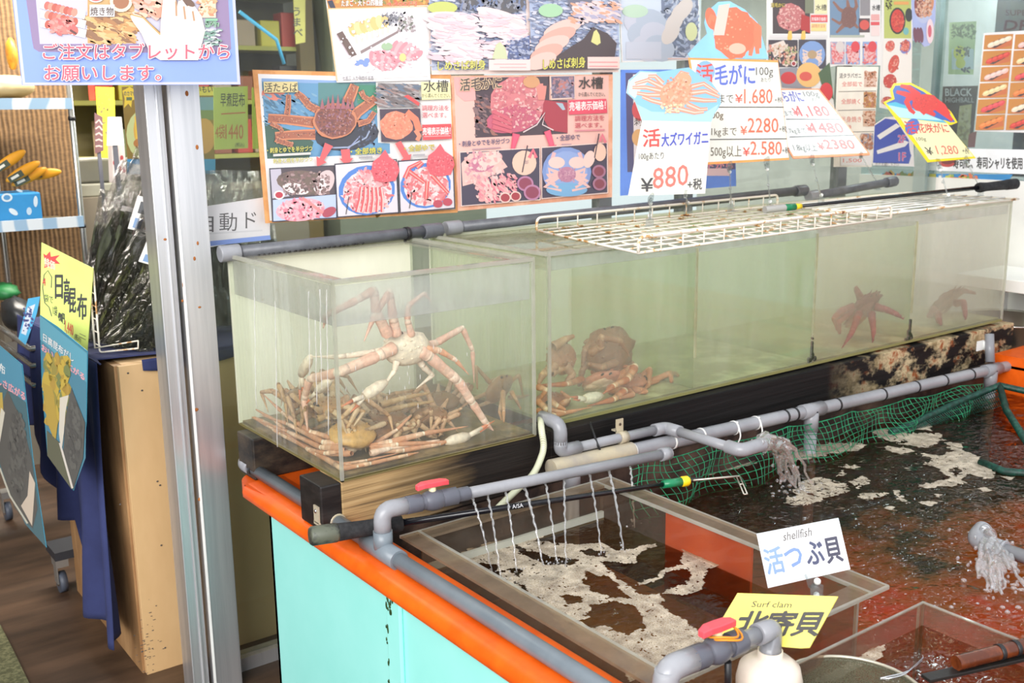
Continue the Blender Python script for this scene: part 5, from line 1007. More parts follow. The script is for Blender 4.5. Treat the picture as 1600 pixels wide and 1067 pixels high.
for s_, (cx, cy, rot) in enumerate(((1090, 470, -.2), (1260, 400, .35))):
    for k in range(7): A.ell(cx - 90 + k * 28, cy + (k - 3) * (6 if s_ == 0 else 10), 26, 84 - abs(k - 3) * 8, ((244, 152, 164), (248, 182, 188))[k % 2], rot + k * .1)
A.fleck(1000, 400, 1360, 560, [(252, 214, 216), (236, 130, 146)], 50, 12, 2.4, .4, (1170, 440, 180, 100)).ell(1110, 360, 44, 30, (170, 200, 160)).ell(1232, 446, 26, 32, (226, 226, 140)).text('七五三 入り中四千五百', 765, 620, 36, (110, 104, 110), .01, fit=240)
A.fleck(740, 80, 1400, 580, [(250, 246, 250), (246, 240, 246)], 30, 20)
A.build(o)
T = (660, 0, 4.706)
o, A = sign('menu_poster', [(14, -60), (1446, -60), (1442, 530), (70, 550)], PYP - .0045, M('rose_paper', (244, 222, 214), .3), 'double sashimi photo poster with yellow brush lettering above the middle poster', T=T)
for x0_, x1_, sd in ((50, 762, 0), (775, 1436, 1)):
    A.poly([(x0_, -50), (x1_, -50), (x1_ + 2, 508), (x0_ + 20, 518)], (196, 206, 230) if sd == 0 else (176, 190, 220))
    A.fleck(x0_ + 15, -30, x1_ - 15, 490, [(240, 236, 244), (150, 170, 214), (222, 226, 240), (130, 140, 170), (90, 100, 140)], 420, 15, 2.6, .15)
A.poly([(240, 0), (740, -50), (748, 60), (600, 110), (480, 30), (300, 60)], (90, 86, 90)).fleck(260, -20, 740, 70, [(120, 140, 190), (60, 60, 66), (170, 170, 180)], 50, 16, 2).ell(130, 60, 110, 46, (206, 214, 110))
for k in range(6): A.ell(190 + k * 18, 140 + k * 60, 210 - k * 14, 52, ((252, 226, 228), (250, 236, 240))[k % 2], .05)
for k in range(5): A.ell(560 + k * 10, 120 + k * 34, 190, 40, ((252, 228, 226), (248, 214, 214))[k % 2], .3)
A.fleck(80, 100, 720, 440, [(252, 240, 242), (246, 196, 206), (250, 220, 226)], 110, 18, 5, .1).poly([(620, 330), (768, 260), (768, 440), (600, 440)], (90, 108, 160)).fleck(600, 280, 760, 440, [(200, 206, 230), (60, 70, 110)], 50, 12, 2, .3)
A.poly([(500, 400), (520, 330), (548, 310), (585, 350), (605, 435), (490, 435)], (214, 220, 176)).ell(920, 80, 90, 50, (170, 214, 170))
A.poly([(1040, 0), (1250, -40), (1180, 80), (1060, 60)], (110, 110, 130)).poly([(790, 490), (830, 400), (960, 420), (1060, 350), (1160, 290), (1230, 200), (1340, 250), (1405, 320), (1390, 420), (1190, 420), (1190, 512), (790, 516)], (66, 46, 50))
for k in range(5): A.ell(1010 - k * 40, 210 + k * 60, 150 - k * 8, 56, ((246, 202, 190), (238, 176, 160))[k % 2], -.35)
A.ell(1240, 90, 170, 60, (248, 216, 214), .2).fleck(1080, 20, 1420, 170, [(240, 160, 110), (250, 226, 226), (160, 170, 214)], 50, 16, 3, .3).poly([(1215, 310), (1235, 235), (1255, 220), (1278, 260), (1286, 318), (1260, 335)], (226, 222, 140))
A.rect(465, 440, 770, 520, (250, 222, 218)).rect(1190, 420, 1425, 505, (252, 216, 208)).text('しめさば刺身', 90, 515, 74, (240, 232, 110), .02, fit=350, slope=-.03, out=(90, 90, 60), ow=.05).text('しめさば刺身', 862, 508, 84, (240, 232, 90), .02, fit=310, slope=-.06, out=(60, 50, 40), ow=.05)
A.rect(500, 470, 740, 476, (240, 180, 180)).rect(545, 494, 740, 500, (240, 180, 180)).rect(1200, 455, 1410, 463, (240, 160, 160)).rect(1200, 485, 1410, 493, (240, 160, 160))
A.build(o)
T = (960, 0, 3.4406)
o, A = sign('menu_poster', [(25, -40), (455, -40), (455, 322), (40, 335)], PYP - .003, paper, 'pale squid sashimi photo poster behind the hair crab price card', T=T)
A.poly([(30, -36), (450, -36), (450, 318), (45, 328)], (214, 224, 240)).poly([(250, -30), (450, -30), (450, 200), (380, 310), (260, 300)], (120, 130, 156)).fleck(260, -20, 450, 300, [(70, 80, 100), (160, 176, 206), (220, 224, 236)], 90, 14, 2)
for k in range(6): A.ell(130 + k * 22, 120 + (k % 3) * 70, 84, 70, ((206, 208, 222), (188, 198, 214))[k % 2], .4)
for k, (x, y) in enumerate(((320, 120), (350, 70), (300, 180), (370, 50))): A.ell(x, y, 40, 66, (226, 214, 206), .6)
A.ell(110, 60, 70, 36, (196, 222, 196)).ell(412, 170, 32, 50, (226, 230, 170)).rect(60, 225, 250, 318, (206, 210, 224)).rect(285, 312, 450, 318, (240, 200, 190))
A.build(o)
o, A = sign('tablet_notice', [(36, 375), (640, 372), (655, 1000), (34, 1052)], PYP - .001, M('blue_notice_board', (112, 152, 236), .35), 'blue ordering notice on the glass, mostly hidden behind the two left price cards', 'notice', T=T)
A.poly([(60, 392), (640, 392), (650, 910), (70, 925)], (84, 84, 130)).poly([(100, 400), (610, 400), (620, 880), (105, 890)], (246, 240, 244)).ell(140, 590, 46, 60, (226, 90, 100)).text('刺身', 106, 672, 46, K_, .01).ell(130, 740, 36, 46, (240, 190, 130)).text('ドから', 505, 905, 40, (240, 90, 140), .02, fit=130, out=W_).rect(490, 905, 620, 945, (246, 214, 220))
A.build(o)
T = (1180, 0, 4.104)
o, A = sign('menu_poster', [(76, -60), (468, -60), (474, 470), (520, 760), (200, 760), (76, 400)], PYP - .003, paper, 'hair crab photo poster with two yellow arrows behind the tilted price card', T=T)
A.rect(112, -40, 352, 216, (70, 56, 58)).ell(230, 110, 88, 90, (206, 120, 120), 0, 20, .07).fleck(150, 30, 310, 190, [(240, 180, 170), (190, 96, 100), (246, 206, 196)], 80, 9, 1.4, None, (230, 110, 84, 86)).poly([(296, 90), (350, 110), (352, 214), (290, 190)], (190, 50, 50)).text('活毛かに', 100, 44, 30, (226, 206, 90), .03, fit=90, out=(70, 60, 40))
A.rect(318, -40, 375, 86, (130, 136, 110)).rect(380, -40, 460, 90, (246, 240, 190)).text('水槽', 386, 64, 42, K_, .02, fit=70).rect(355, 96, 462, 142, (236, 90, 90)).text('売場表示価格！', 360, 132, 26, W_, .02, fit=96).rect(356, 150, 455, 200, (246, 226, 150)).text('調理方法を', 362, 176, 24, (226, 90, 90), fit=86).rect(92, 226, 460, 244, (236, 232, 230))
for x in (206, 292): A.poly([(x + 6, 200), (x + 26, 196), (x + 30, 240), (x + 14, 280), (x - 2, 244)], (250, 206, 100))
A.rect(84, 256, 270, 430, (66, 56, 66)).poly([(90, 290), (180, 258), (210, 310), (120, 370)], (240, 226, 214)).fleck(90, 290, 260, 420, [(236, 190, 160), (250, 236, 226), (140, 170, 100), (226, 120, 110)], 60, 11, 1.6).ell(244, 408, 18, 18, (246, 230, 226)).ell(244, 408, 12, 12, (170, 40, 50)).rect(276, 254, 452, 440, (70, 66, 80)).ell(362, 350, 84, 88, (132, 166, 220))
for s_ in (-1, 1):
    for k in range(4): A.stroke([(362, 350), (362 + s_ * 60, 320 + k * 26), (362 + s_ * 40, 380 + k * 14)], 15, (244, 214, 196), .5)
A.ell(362, 350, 30, 28, (190, 160, 120)).poly([(150, 440), (260, 430), (340, 520), (360, 570), (170, 560)], (150, 150, 160)).ell(210, 500, 50, 40, (214, 50, 56)).ell(340, 480, 80, 80, (246, 196, 120)).ell(320, 490, 40, 30, (226, 90, 76)).poly([(400, 470), (474, 400), (500, 640), (430, 560)], (76, 104, 70)).ell(452, 590, 42, 60, (226, 56, 66))
A.build(o)
o, A = sign('menu_poster', [(470, -60), (806, -60), (806, 420), (530, 420), (470, 430)], PYP - .0035, paper, 'small king crab menu poster with blue photo high on the right', T=T)
A.rect(478, -50, 670, 240, (120, 150, 180)).crab(600, 110, 50, 70, (132, 92, 84), (150, 104, 88), [[(600, 110), (540, 150), (490, 120)], [(600, 90), (540, 60), (500, 10)], [(620, 90), (650, 40), (640, -20)], [(600, 60), (590, 0)], [(620, 140), (660, 180)], [(580, 150), (520, 210)]], 30, [(170, 130, 120), (100, 66, 60)])
A.rect(672, -40, 736, 100, (150, 146, 150)).rect(664, 118, 734, 208, (90, 70, 74)).ell(700, 160, 32, 32, (226, 90, 80)).text('水槽', 748, 64, 40, K_, .02, fit=52).rect(742, 92, 796, 132, (244, 180, 176)).rect(740, 140, 796, 162, (236, 90, 96)).rect(480, 225, 700, 240, (190, 196, 180)).rect(742, 170, 796, 230, (250, 226, 222))
for k, x in enumerate((482, 580, 688)): A.rect(x, 268, x + 90, 412, (176, 170, 196) if k == 0 else (150, 176, 224)).ell(x + 45, 345, 40, 58, (242, 190, 190)).fleck(x + 6, 280, x + 84, 405, [(238, 120, 120), (252, 230, 226), (226, 90, 96)], 36, 8, 2).ell(x + 60, 300, 28, 36, (232, 70, 80) if k else (226, 214, 210))
A.build(o)
o, A = sign('price_list', [(530, 428), (792, 428), (748, 1070), (505, 1070)], PYP - .0025, M('cream_paper', (246, 238, 226), .4), 'cream price list with small food photos on the glass, behind the tilted price cards', T=T)
A.text('活タラバガニ', 540, 498, 34, K_, .03, fit=140).text('全部茹で', 556, 552, 34, (236, 120, 110), .02, fit=130)
for k, y in enumerate((590, 710, 850)): A.rect(534 - k * 4, y - 4, 776 - k * 8, y, (90, 80, 80), -.02)
A.text('全部焼く', 552, 664, 36, (236, 120, 110), .02, fit=120).text('半身焼き', 550, 780, 40, (240, 150, 140), .02, fit=130).text('刺身', 560, 826, 30, (240, 150, 140), .02)
for (x, y, c) in ((738, 508, (240, 206, 190)), (735, 640, (206, 150, 66)), (730, 760, (230, 196, 170)), (716, 905, (150, 150, 170))): A.rect(x - 40, y - 50, x + 38, y + 50, c).fleck(x - 38, y - 46, x + 36, y + 46, [(250, 226, 210), (200, 120, 80), (170, 100, 60)], 30, 9, 2)
A.rect(545, 1000, 740, 1060, (250, 246, 246)).text('1,500', 560, 1040, 34, (236, 130, 120), .02, fit=120)
A.build(o)
o, A = sign('menu_poster', [(816, -60), (1012, -60), (1002, 600), (955, 720), (800, 690)], PYP - .003, paper, 'tall seafood poster with green photo at its top, right of the price list', T=T)
A.rect(826, -50, 1000, 246, (196, 206, 110)).ell(912, 134, 52, 86, (40, 40, 44)).ell(912, 134, 42, 74, (226, 66, 56)).fleck(875, 70, 950, 200, [(244, 120, 90), (190, 40, 40)], 40, 8, 1.5, None, (912, 134, 40, 70)).ell(985, 96, 24, 44, (40, 44, 44)).fleck(838, 0, 874, 60, [K_, (70, 66, 60)], 14, 7).rect(888, 10, 984, 30, (240, 170, 90)).ell(966, 200, 18, 24, (120, 190, 190))
A.poly([(820, 250), (1005, 250), (1000, 600), (955, 715), (806, 680)], (248, 244, 236))
for (x, y, rx, ry, c) in ((864, 295, 30, 36, (226, 90, 76)), (962, 300, 34, 46, (120, 140, 214)), (962, 295, 26, 36, (232, 110, 96)), (886, 410, 32, 60, (220, 80, 66)), (862, 520, 42, 46, (206, 60, 56)), (850, 650, 40, 30, (196, 80, 70))): A.ell(x, y, rx, ry, c, .3).fleck(x - rx, y - ry, x + rx, y + ry, [(250, 190, 170), (180, 50, 44)], 20, 7, 1.6, None, (x, y, rx, ry))
A.build(o)
o, A = sign('elevator_sign', [(766, 800), (835, 752), (920, 745), (1012, 870), (1020, 1068), (752, 1050)], PYP - .006, paper, 'white and blue floor sign with arrows pointing right, behind the yellow price card', 'sign', T=T)
A.poly([(766, 805), (835, 760), (905, 770), (985, 900), (990, 960), (1000, 1000), (985, 1050), (755, 1044)], (44, 78, 186)).poly([(780, 870), (905, 790), (930, 810), (800, 895)], W_).poly([(778, 965), (960, 900), (985, 912), (960, 940), (784, 988)], W_).text('2F', 916, 915, 70, (214, 70, 140), .04, out=W_, ow=.04, fit=46).text('1F', 920, 1030, 74, (214, 70, 140), .04, out=W_, ow=.04, fit=44).poly([(968, 950), (1002, 995), (972, 1040)], (44, 78, 186)).poly([(755, 1046), (985, 1052), (1018, 1050), (1020, 1068), (752, 1060)], W_)
A.text('のりお越し下さい', 770, 1068, 34, K_, .01, fit=150)
A.build(o)
o, A = sign('plate_cutout', [(1000, -40), (1160, -40), (1155, 130), (1120, 290), (1085, 300), (1060, 270), (1015, 260), (1008, 140)], PYP - .004, M('lilac_cutout', (176, 186, 226), .35), 'lilac plate-shaped food cutout hanging at the top right corner of the glass', 'cutout', T=T)
A.ell(1080, 40, 60, 110, (196, 206, 240)).ell(1050, 30, 30, 80, (150, 70, 66)).ell(1108, 40, 34, 70, (226, 150, 110), .3).fleck(1030, -30, 1130, 110, [(246, 220, 200), (170, 96, 76), (236, 176, 140)], 50, 11, 1.4)
for x in (1026, 1046, 1064): A.ell(x, 225, 14, 50, (120, 66, 90), -.1)
A.ell(1120, 200, 24, 80, (250, 226, 232)).ell(1118, 200, 12, 40, (226, 100, 120)); A.build(o)
# ---- automatic door sticker
T = (230, 100, 3.336)
o, A = sign('door_sticker', [(285, 745), (640, 690), (640, 900), (300, 960)], .668, M('grey_sticker', (214, 212, 214), .4), 'pale automatic door sticker with a blue stripe on the glass by the post', 'sticker', T=T, th=.0008)
A.text('自', 262, 868, 104, (70, 68, 70), .0, fit=84).text('動', 376, 862, 104, (70, 68, 70), .0, fit=92).text('ド', 512, 852, 104, (70, 68, 70), .0, fit=56).rect(320, 880, 600, 888, (206, 206, 210), -.06).poly([(310, 925), (640, 892), (645, 915), (315, 950)], (120, 150, 220))
A.build(o)
# ================================================================ hanging ordering notice
T = (0, 0, 3.9525)
o, A = sign('ordering_notice', [(70, -80), (1445, -80), (1485, 522), (138, 527)], .46, M('notice_blue', (142, 166, 240), .35, 0, .03), 'big pale blue hanging notice with pink lettering and a pointing hand picture', 'notice', T=T, th=.004)
A.poly([(72, -80), (92, -80), (156, 515), (140, 524)], (206, 214, 246)).poly([(1430, -80), (1448, -80), (1484, 520), (1466, 512)], (200, 206, 240)).poly([(140, 510), (1482, 506), (1484, 520), (140, 525)], (206, 206, 240))
A.poly([(150, -80), (1405, -80), (1428, 300), (1400, 330), (240, 320), (208, 300), (198, 250)], (150, 128, 170)).poly([(214, -80), (1330, -80), (1336, 268), (246, 272)], (206, 204, 226))
A.rect(540, -80, 830, 268, (214, 170, 110)).fleck(550, 90, 830, 262, [(236, 196, 120), (170, 110, 60), (246, 220, 160), (120, 76, 50), (226, 160, 90)], 90, 22, 3, .3)
for k in range(3):
    y = 10 + k * 58; x = 250 + k * 2
    A.poly([(x, y), (x + 280, y + 60), (x + 270, y + 110), (x - 8, y + 40)], (250, 246, 248))
    for j in range(8): A.ell(x + 40 + j * 24, y + 25 + j * 6, 20, 26, ((226, 110, 96), (240, 150, 130), (196, 90, 70))[(j + k) % 3], .3)
A.ell(380, 160, 80, 50, (240, 130, 120), .25).fleck(290, 100, 470, 210, [(246, 170, 160), (226, 90, 90)], 40, 14, 1.6, .3, (380, 160, 85, 52)).stroke([(430, 185), (470, 210)], 14, (100, 50, 50))
A.ell(590, -10, 46, 26, (250, 236, 236)).ell(590, -10, 34, 18, (226, 90, 90)).ell(745, 10, 70, 66, (246, 226, 200)).ell(745, 10, 50, 46, (170, 110, 70)).fleck(830, -60, 990, 100, [(250, 190, 180), (240, 220, 190), (232, 140, 110)], 46, 24, 2, .4).rect(550, 30, 705, 104, (240, 236, 240)).text('焼き物', 556, 92, 56, (96, 80, 76), .035, fit=142, out=W_, ow=.05)
A.rect(1240, -80, 1330, 110, (240, 216, 190)).fleck(1220, -40, 1330, 90, [(236, 180, 120), (252, 236, 214), (220, 130, 90)], 30, 18, 1.5).rect(1265, 115, 1340, 130, (140, 200, 160)).fleck(1262, 135, 1345, 165, [(150, 190, 160), (120, 170, 140)], 14, 8, 2).fleck(1255, 180, 1350, 290, [(240, 240, 244), (100, 150, 130)], 30, 10, 3, 0)
hand = [(925, 335), (905, 290), (870, 210), (812, 130), (800, 100), (822, 84), (866, 98), (930, 160), (985, 210), (990, 120), (1008, -60), (1075, -60), (1085, 60), (1095, 10), (1120, 0), (1150, 40), (1190, 30), (1220, 70), (1240, 100), (1262, 190), (1240, 280), (1220, 372), (985, 372)]
A.poly([(x + (6 if x < 1100 else -4), y - 5) for x, y in hand], (150, 110, 60)).poly(hand, (253, 232, 222)).stroke([(1082, 10), (1085, 100)], 11, (196, 150, 110)).stroke([(1130, 40), (1140, 120)], 11, (196, 150, 110)).stroke([(1185, 70), (1195, 130)], 11, (196, 150, 110)).stroke([(805, 90), (880, 110), (940, 170), (985, 214)], 9, (216, 170, 100)).ell(1160, 14, 44, 20, (110, 80, 60), .6)
for s_, x, y, wd in (('ご注文はタブレットから', 262, 360, 1150), ('お願いします。', 270, 490, 720)): A.text(s_, x, y, 106, (240, 92, 116), .03, fit=wd, out=W_, ow=.075)
A.build(o)
MB().tube([PN(T[0] + 400 / T[2], -20, (0, .463, 0), NY), PN(T[0] + 400 / T[2], -320, (0, .463, 0), NY)], .0015, 6).tube([PN(T[0] + 1200 / T[2], -20, (0, .463, 0), NY), PN(T[0] + 1200 / T[2], -320, (0, .463, 0), NY)], .0015, 6).build('hanging_wire', steel, o)
# ================================================================ price cards on clear stands
def tilted(TR, BRp, BLp, y):
    """plane of a card whose lower edge lies at depth y and whose right edge leans back without leaving its own x"""
    b = PY(*BRp, y); t = PX(*TR, b.x); l = PY(*BLp, y); n = (b - l).cross(t - b).normalized()
    if n.dot(CAM - b) < 0: n = -n
    return b, n
def stand(par, top, base, nm='clip_stand'):
    d = base - top; L = d.length; n_ = MB()
    ax = d.normalized(); s_ = ax.cross(Vector((0, 1, 0))).normalized(); w_ = ax.cross(s_)
    n_.obox(top + ax * .004, s_ * .011, ax * .013, w_ * .0035).obox(top + ax * .022, s_ * .007, ax * .008, w_ * .005)
    n_.tube([top + ax * .02, base + Vector((0, 0, .02))], .0028, 8).ell(top + ax * (L * .5), (.0055, 0, 0), (0, .0055, 0), (0, 0, .0055), 10, 8)
    o_ = n_.build(nm, clearpl, par)
    MB().obox(base + Vector((0, 0, .008)), (.010, 0, 0), (0, .007, 0), (0, 0, .012)).obox(base + Vector((0, 0, -.004)), (.014, 0, 0), (0, .009, 0), (0, 0, .0025)).build('clip_foot', clearpl, o_)
    MB().ell(base + Vector((0, 0, .028)), (.0068, 0, 0), (0, .0068, 0), (0, 0, .0068), 10, 8).ell(top + ax * .034, (.0058, 0, 0), (0, .0058, 0), (0, 0, .0058), 10, 8).build('ball_joint', white_pl, o_)
ivory = M('ivory_card', (246, 244, 232), .35, 0, .01)
T = (960, 0, 3.4406)
p, n = tilted((1213, 96), (1234, 246), (1105, 259), .33)
o, A = board('price_card', [(398, 310), (490, 312), (880, 325), (940, 858), (495, 885)], p, n, .0022, M('orange_card', (244, 166, 92), .4), 'ivory hair crab price card with orange edges and 1,680 to 2,580 yen prices', 'price card', 'price cards on clear stands', T)
MB().plate([PN(T[0] + x / T[2], T[1] + y / T[2], p, n) for x, y in ((410, 314), (395, 290), (440, 240), (500, 180), (485, 120), (500, 60), (560, 10), (620, 6), (700, 50), (770, 120), (800, 220), (828, 316))], n, .0022).build('crab_cutout', M('sky_cutout', (150, 206, 240), .4), o)
A.ell(520, 100, 30, 60, (244, 112, 70), -.2).crab(640, 180, 110, 140, (240, 116, 72), (244, 128, 84), [[(700, 130), (760, 180), (770, 290)], [(690, 170), (740, 240), (730, 300)], [(660, 220), (700, 270), (690, 300)], [(720, 110), (775, 150), (780, 260)], [(560, 120), (520, 90), (505, 130)], [(570, 180), (540, 210)]], 46, [(250, 160, 120), (226, 90, 50), (252, 190, 150)])
A.poly([(560, 30), (620, 20), (590, 190), (530, 190)], (252, 214, 200)).ell(660, 262, 46, 30, (252, 196, 170))
A.poly([(408, 322), (878, 336), (936, 848), (500, 872)], (253, 251, 238))
A.ell(488, 385, 52, 58, (140, 190, 240)).text('活', 440, 436, 110, (240, 70, 60), .03, fit=90).text('毛がに', 540, 448, 118, (84, 110, 214), .035, fit=215).text('100g', 760, 404, 62, K_, .0, fit=92).text('あたり', 786, 440, 28, K_, .0, fit=52)
A.text('300gまで', 470, 552, 56, K_, .0, fit=168).text('¥', 648, 552, 62, (236, 80, 56), .02, fit=40).text('1.680', 696, 556, 112, (240, 110, 70), .006, fit=152, slope=-.0).text('+税', 860, 548, 30, K_, .0, fit=40)
A.rect(500, 574, 908, 579, K_).text('300g', 500, 636, 50, (110, 84, 40), .02, fit=84).text('1kgまで', 520, 726, 52, (90, 70, 40), .0, fit=136).text('¥', 676, 724, 64, (236, 110, 70), .02, fit=36).text('2280', 716, 712, 112, (240, 110, 70), .006, fit=164).text('+税', 884, 706, 34, K_, .0, fit=40)
A.rect(505, 748, 924, 753, K_, -.01).text('500g以上', 516, 838, 66, (100, 84, 56), .0, fit=166).text('¥', 690, 838, 62, (236, 80, 60), .02, fit=36).text('2.580', 730, 832, 104, (240, 110, 70), .006, fit=168).text('+税', 900, 822, 36, K_, .0, fit=40)
A.build(o)
stand(o, PN(1140, 258, p, n), PZ(1142, 329, 1.213)); stand(o, PN(1198, 250, p, n), PZ(1203, 328, 1.213))
# the crab card in front
y_ = .25
o, A = board('price_card', [(66, 500), (78, 430), (140, 380), (240, 385), (330, 372), (400, 362), (450, 400), (520, 440), (570, 505), (572, 560), (520, 640), (520, 660), (488, 1040), (76, 1052), (150, 650), (110, 540)], (0, y_, 0), Vector((-.12, -1, .06)), .0022, ivory, 'ivory snow crab price card with 880 yen and a crab cutout, at the left front', 'price card', 'price cards on clear stands', T)
A.poly([(66, 500), (78, 430), (140, 380), (240, 385), (330, 372), (400, 362), (450, 400), (520, 440), (570, 505), (572, 560), (520, 640), (520, 656), (150, 648), (110, 540)], (140, 204, 238)).poly([(120, 560), (200, 600), (480, 610), (560, 560), (520, 656), (150, 648)], (176, 224, 246)).poly([(78, 440), (140, 386), (230, 392), (150, 470), (110, 530), (72, 500)], (206, 232, 246))
for P in ([(260, 470), (180, 430), (110, 450)], [(260, 490), (170, 470), (96, 470)], [(270, 510), (180, 510), (120, 500)], [(260, 450), (220, 410), (180, 410)], [(280, 560), (200, 540), (150, 520)], [(400, 470), (480, 450), (555, 500)], [(410, 500), (490, 490), (565, 520)], [(400, 530), (480, 540), (550, 540)], [(390, 560), (460, 590), (500, 585)], [(330, 430), (360, 390), (400, 400)], [(330, 580), (430, 605), (480, 600)], [(280, 590), (350, 600)]): A.stroke(P, 30, (246, 160, 132), .6).stroke(P, 9, (252, 214, 196), .6)
A.ell(330, 505, 88, 74, (244, 166, 128), -.3).ell(370, 430, 44, 40, (246, 172, 132)).fleck(260, 400, 420, 590, [(252, 206, 176), (232, 130, 96)], 60, 9, 1.5, None, (335, 495, 84, 84)).fleck(250, 560, 360, 605, [(240, 230, 180), (250, 214, 180)], 14, 10)
A.text('活', 152, 782, 104, (236, 66, 60), .03, fit=92, slope=-.03).text('大ズワイガニ', 252, 782, 78, (56, 76, 200), .035, fit=250, slope=-.05).text('100gあたり', 130, 856, 44, K_, .0, fit=134, slope=-.03)
A.text('¥', 140, 1030, 100, K_, .02, fit=66, slope=-.03).text('880', 205, 1015, 160, (240, 116, 100), .004, fit=190, slope=-.12).text('+税', 392, 1016, 66, K_, .02, fit=76, slope=-.04)
A.build(o)
pn = (0, y_, 0); nn = Vector((-.12, -1, .06)).normalized()
stand(o, PN(1017, 308, pn, nn), PZ(1015, 352, 1.213)); stand(o, PN(1071, 303, pn, nn), PZ(1075, 330, 1.213))
# the strongly tilted card
T = (1180, 0, 4.104)
p, n = tilted((1279, 140), (1359, 241), (1240, 247), .36)
o, A = board('price_card', [(-20, 572), (410, 568), (735, 985), (735, 993), (245, 1016), (235, 1000)], p, n, .0022, M('orange_card_edge', (240, 140, 80), .4), 'ivory price card leaning far back with 1180, 1480 and 2380 yen in red', 'price card', 'price cards on clear stands', T)
A.poly([(-10, 578), (404, 576), (722, 980), (246, 1000)], (252, 250, 244)).text('あぶらがに', 100, 648, 74, (64, 70, 196), .035, fit=216, skew=-.5).text('100g', 316, 618, 46, K_, 0, fit=96, skew=-.45).text('あたり', 362, 648, 26, K_, 0, fit=56)
A.text('1.5kgまで', 130, 742, 40, (60, 60, 60), 0, fit=118, skew=-.5).text('¥', 252, 744, 70, (226, 50, 56), .03, fit=40, skew=-.4).text('1,180', 296, 744, 92, (222, 48, 54), .025, fit=190, skew=-.5, out=(90, 60, 60), ow=.008).text('+税', 500, 746, 24, K_, 0, fit=30).poly([(196, 762), (546, 762), (549, 767), (199, 768)], (60, 56, 60))
A.text('1.7kgまで', 204, 854, 42, (60, 60, 60), 0, fit=130, skew=-.5).text('¥', 340, 846, 64, (226, 50, 56), .03, fit=40, skew=-.4).text('1480', 386, 850, 90, (224, 52, 58), .025, fit=190, skew=-.5, out=(90, 60, 60), ow=.008).poly([(218, 876), (640, 864), (643, 869), (222, 882)], (60, 56, 60))
A.text('1.8kg以上', 252, 966, 54, (60, 60, 60), 0, fit=150, skew=-.4).text('¥', 412, 960, 62, (232, 80, 80), .02, fit=40, skew=-.4).text('2380', 456, 954, 84, (234, 90, 90), .02, fit=190, skew=-.45, out=(90, 60, 60), ow=.006)
A.build(o)
stand(o, PN(1268, 246, p, n), PZ(1283, 317, 1.213)); stand(o, PN(1345, 242, p, n), PZ(1371, 294, 1.2135))
# yellow bordered card at the right
T = (1340, 0, 3.138)
p, n = tilted((1487, 190), (1524, 247), (1448, 252), .16)
yel = M('yellow_card', (250, 216, 40), .4)
o, A = board('price_card', [(128, 500), (170, 480), (160, 440), (178, 408), (260, 405), (330, 440), (400, 490), (460, 550), (490, 600), (460, 612), (440, 610), (580, 775), (345, 795)], p, n, .0022, yel, 'yellow-edged price card with a red crab cutout, leaning at the right end', 'price card', 'price cards on clear stands', T)
A.poly([(140, 505), (182, 486), (172, 444), (184, 420), (258, 416), (324, 450), (394, 500), (450, 556), (478, 598), (456, 600), (430, 590), (200, 570)], (44, 96, 190)).poly([(142, 508), (186, 500), (270, 530), (420, 590), (440, 604), (205, 576)], (70, 190, 220)).poly([(150, 515), (300, 545), (420, 592), (205, 576)], (190, 236, 240))
A.crab(330, 505, 64, 46, (232, 46, 36), (236, 40, 36), [[(280, 480), (230, 460), (190, 450)], [(260, 470), (240, 500), (260, 540), (280, 556)], [(380, 520), (430, 560), (465, 590)], [(370, 490), (420, 520), (450, 560)], [(300, 470), (250, 430), (210, 420)], [(290, 510), (330, 560)], [(340, 540), (380, 566)]], 34, [(250, 90, 70), (196, 30, 26)])
A.poly([(208, 580), (440, 606), (568, 768), (350, 784)], (253, 246, 190)).ell(268, 622, 34, 42, (70, 110, 200), .5).text('活', 240, 650, 66, (226, 50, 60), .03, fit=56, skew=-.3).text('花咲がに', 300, 648, 50, (222, 70, 60), .03, fit=150, skew=-.35).text('100g', 290, 690, 24, K_, 0, fit=46, skew=-.3).text('¥', 344, 760, 52, K_, .02, fit=32, skew=-.5).text('1,280', 392, 756, 60, (232, 110, 90), .006, fit=106, skew=-.35).text('+税', 512, 752, 34, (80, 70, 60), .0, fit=34)
A.build(o)
stand(o, PN(1466, 252, p, n), PZ(1481, 317, 1.2135)); stand(o, PN(1509, 249, p, n), PZ(1532, 305, 1.2135))
# ---- cards in the tray
T = (980, 780, 2.5806)
nW = Vector((-.62, -.78, .12)).normalized(); pW = PZ(1268, 926, .66)
o, A = board('name_card', [(522, 140), (852, 76), (900, 282), (568, 358)], pW, nW, .0022, M('white_card', (250, 251, 255), .35, 0, .01), 'white shellfish name card with dark blue lettering standing on the tray corner', 'name card', None, T)
A.poly([(522, 140), (852, 76), (854, 86), (526, 150)], (206, 220, 250)).text('shellfish', 630, 168, 50, (96, 94, 92), .02, fit=114, slope=-.19)
for ch, x, y, c, wd in (('活', 566, 296, (140, 172, 222), 72), ('つ', 646, 278, (124, 156, 214), 66), ('ぶ', 730, 262, (60, 70, 110), 68), ('貝', 808, 250, (52, 56, 84), 62)): A.text(ch, x, y, 112, c, .042, fit=wd, slope=-.19, skew=-.22)
A.build(o)
stand(o, PN(1267, 902, pW, nW), PZ(1276, 930, .657))
al, th_ = math.radians(-40), math.radians(42); fh = Vector((FWD.x, FWD.y, 0)).normalized(); rh = Vector((RGT.x, RGT.y, 0)).normalized()
hV = rh * math.cos(al) + fh * math.sin(al); uV = Vector((0, 0, 1)) * math.cos(th_) + (rh * -math.sin(al) + fh * math.cos(al)) * math.sin(th_); nV = hV.cross(uV).normalized()
if nV.dot(CAM - pW) < 0: nV = -nV
pV = PZ(1180, 1020, .69)
